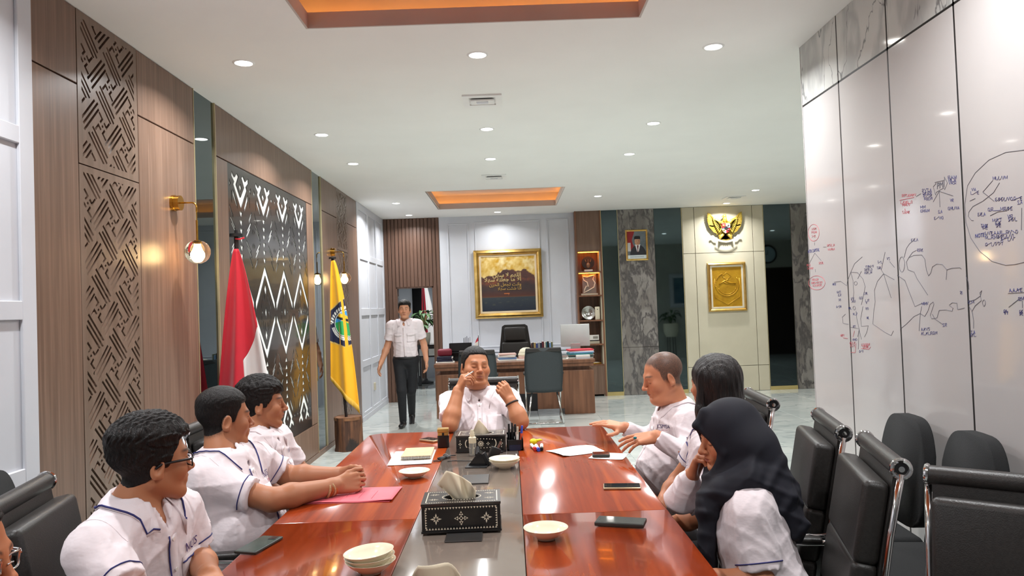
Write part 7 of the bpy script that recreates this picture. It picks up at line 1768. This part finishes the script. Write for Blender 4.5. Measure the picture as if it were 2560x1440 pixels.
WORDS = [('r', 3.471, 1.951, 3.348, 1.937), ('r', 3.485, 1.921, 3.380, 1.910), ('r', 3.472, 1.909, 3.400, 1.901), ('r', 3.476, 1.874, 3.403, 1.867), ('r', 4.520, 1.906, 4.440, 1.900), ('r', 4.527, 1.886, 4.438, 1.879), ('r', 4.520, 1.862, 4.453, 1.857), ('r', 4.310, 1.789, 4.210, 1.784), ('r', 4.303, 1.766, 4.206, 1.761), ('r', 4.617, 1.692, 4.556, 1.690), ('r', 4.612, 1.671, 4.515, 1.669), ('r', 4.438, 1.695, 4.361, 1.692), ('r', 4.546, 1.600, 4.451, 1.599), ('r', 4.560, 1.581, 4.395, 1.580), ('r', 4.543, 1.565, 4.397, 1.564), ('r', 4.190, 1.276, 4.140, 1.279), ('r', 3.945, 1.236, 3.851, 1.243), ('r', 3.929, 1.225, 3.862, 1.231), ('r', 4.081, 1.239, 4.008, 1.244), ('r', 4.079, 1.222, 4.007, 1.228), ('b', 3.303, 1.950, 3.222, 1.940), ('b', 3.298, 1.936, 3.222, 1.927), ('b', 3.293, 1.923, 3.218, 1.914), ('b', 3.288, 1.910, 3.222, 1.903), ('b', 3.104, 1.973, 3.041, 1.964), ('b', 3.100, 1.961, 3.043, 1.953), ('b', 3.100, 1.949, 3.043, 1.941), ('b', 3.322, 1.878, 3.278, 1.874), ('b', 3.323, 1.861, 3.249, 1.854), ('b', 3.188, 1.841, 3.150, 1.837), ('b', 3.219, 1.817, 3.145, 1.810), ('b', 3.096, 1.876, 3.069, 1.873), ('b', 3.115, 1.845, 3.031, 1.837), ('b', 2.951, 1.898, 2.916, 1.894), ('b', 2.957, 1.886, 2.897, 1.879), ('b', 2.818, 1.920, 2.732, 1.909), ('b', 2.811, 1.839, 2.657, 1.822), ('b', 2.920, 1.796, 2.866, 1.791), ('b', 2.857, 1.807, 2.710, 1.793), ('b', 2.690, 1.811, 2.658, 1.808), ('b', 2.905, 1.750, 2.855, 1.746), ('b', 2.901, 1.742, 2.855, 1.738), ('b', 2.833, 1.763, 2.772, 1.759), ('b', 2.818, 1.750, 2.778, 1.747), ('b', 2.814, 1.741, 2.779, 1.739), ('b', 2.747, 1.767, 2.697, 1.763), ('b', 2.744, 1.756, 2.689, 1.752), ('b', 2.880, 1.718, 2.690, 1.706), ('b', 2.881, 1.702, 2.703, 1.693), ('b', 2.792, 1.686, 2.712, 1.682), ('b', 2.883, 1.675, 2.772, 1.670), ('b', 2.760, 1.496, 2.680, 1.497), ('b', 2.713, 1.464, 2.680, 1.465), ('b', 2.796, 1.418, 2.764, 1.420), ('b', 2.794, 1.412, 2.765, 1.413), ('b', 2.710, 1.417, 2.686, 1.418), ('b', 2.710, 1.411, 2.686, 1.412), ('b', 4.263, 1.564, 4.196, 1.563), ('b', 4.209, 1.518, 4.154, 1.518), ('b', 4.197, 1.502, 4.150, 1.502), ('b', 4.194, 1.475, 4.140, 1.475), ('b', 4.227, 1.436, 4.161, 1.438), ('b', 3.892, 1.505, 3.842, 1.505), ('b', 3.946, 1.482, 3.901, 1.483), ('b', 3.879, 1.468, 3.830, 1.469), ('b', 3.877, 1.457, 3.828, 1.458), ('b', 3.883, 1.426, 3.844, 1.427), ('b', 3.872, 1.379, 3.842, 1.380), ('b', 4.043, 1.479, 3.998, 1.480), ('b', 4.035, 1.466, 3.985, 1.467), ('b', 4.076, 1.428, 4.032, 1.429), ('b', 3.365, 1.334, 3.268, 1.340), ('b', 3.367, 1.315, 3.236, 1.324), ('b', 3.197, 1.358, 3.159, 1.360), ('b', 3.003, 1.333, 2.969, 1.335), ('b', 3.008, 1.322, 2.960, 1.326), ('b', 3.411, 1.740, 3.347, 1.736), ('b', 3.364, 1.690, 3.310, 1.687), ('b', 3.639, 1.669, 3.602, 1.667), ('b', 3.861, 1.642, 3.768, 1.640), ('b', 3.876, 1.627, 3.785, 1.625), ('b', 3.873, 1.611, 3.791, 1.610), ('b', 3.742, 1.630, 3.687, 1.628), ('b', 3.731, 1.658, 3.680, 1.656), ('b', 3.348, 1.449, 3.292, 1.451), ('b', 3.008, 1.454, 2.968, 1.455), ('b', 3.061, 1.493, 3.042, 1.493), ('b', 4.025, 1.397, 3.971, 1.399), ('b', 4.032, 1.330, 3.978, 1.332), ('b', 3.974, 1.200, 3.906, 1.205), ('b', 4.048, 1.258, 3.987, 1.263)]
M_ink = mat('ink_grey', (96, 96, 108), .5, col2=(84, 84, 96)); M_inkb = mat('ink_blue', (52, 58, 128), .5, col2=(46, 50, 116)); M_inkr = mat('ink_red', (206, 92, 104), .5, col2=(196, 82, 94))
WX = RX-.0004
def stroke(name, pts, r, m): return MB().tube([(WX, y, z) for y, z in pts], r, 4).build(name, m, wr)
for L in SKETCH: stroke('sketch_line', L, .0010, M_ink)
for L in REDS: stroke('sketch_line', L, .0012, M_inkr)
rw = random.Random(3)
GL = [[(0, 0), (0, 1), (.5, .2), (1, 1), (1, 0)], [(0, .1), (.1, .9), (.6, 1), (.9, .5), (.6, 0), (.1, .1)], [(0, 1), (.45, 0), (.9, 1)], [(0, 0), (0, 1), (.8, 1), (.8, .5), (.1, .5), (.8, 0)], [(0, 1), (0, 0), (.7, 0)], [(.7, 1), (0, .9), (0, .5), (.6, .5), (0, .4), (0, 0), (.7, .05)], [(0, 0), (.4, 1), (.8, 0), (.6, .4), (.2, .4)], [(0, 1), (.8, 1), (.4, 1), (.4, 0)], [(.8, .9), (.3, 1), (0, .7), (.6, .4), (.6, .05), (0, 0)]]
for c, y0, z0, y1, z1 in WORDS:
    L = abs(y1-y0); n = max(2, int(L/.0165)); pts = []; h_ = .0125
    for k in range(n):
        gl_ = rw.choice(GL)
        if rw.random() < .12 and k: continue
        for gx, gz in gl_: f = (k+.1+.75*gx)/n; pts.append((y0+(y1-y0)*f, z0+(z1-z0)*f+h_*(gz-.5)+rw.uniform(-.0008, .0008)))
    stroke('handwriting', pts, .00085, M_inkb if c == 'b' else M_inkr)
text_mesh('handwriting', 'NTB CAPITAL', 0.028, on_right(4.590, 1.764, WX), M_inkb, wr, shear=.15)
text_mesh('handwriting', 'PMI', 0.038, on_right(3.188, 1.937, WX), M_ink, wr, shear=.15)
text_mesh('handwriting', 'NOTE :', 0.022, on_right(2.944, 1.706, WX), M_inkb, wr, shear=.15)
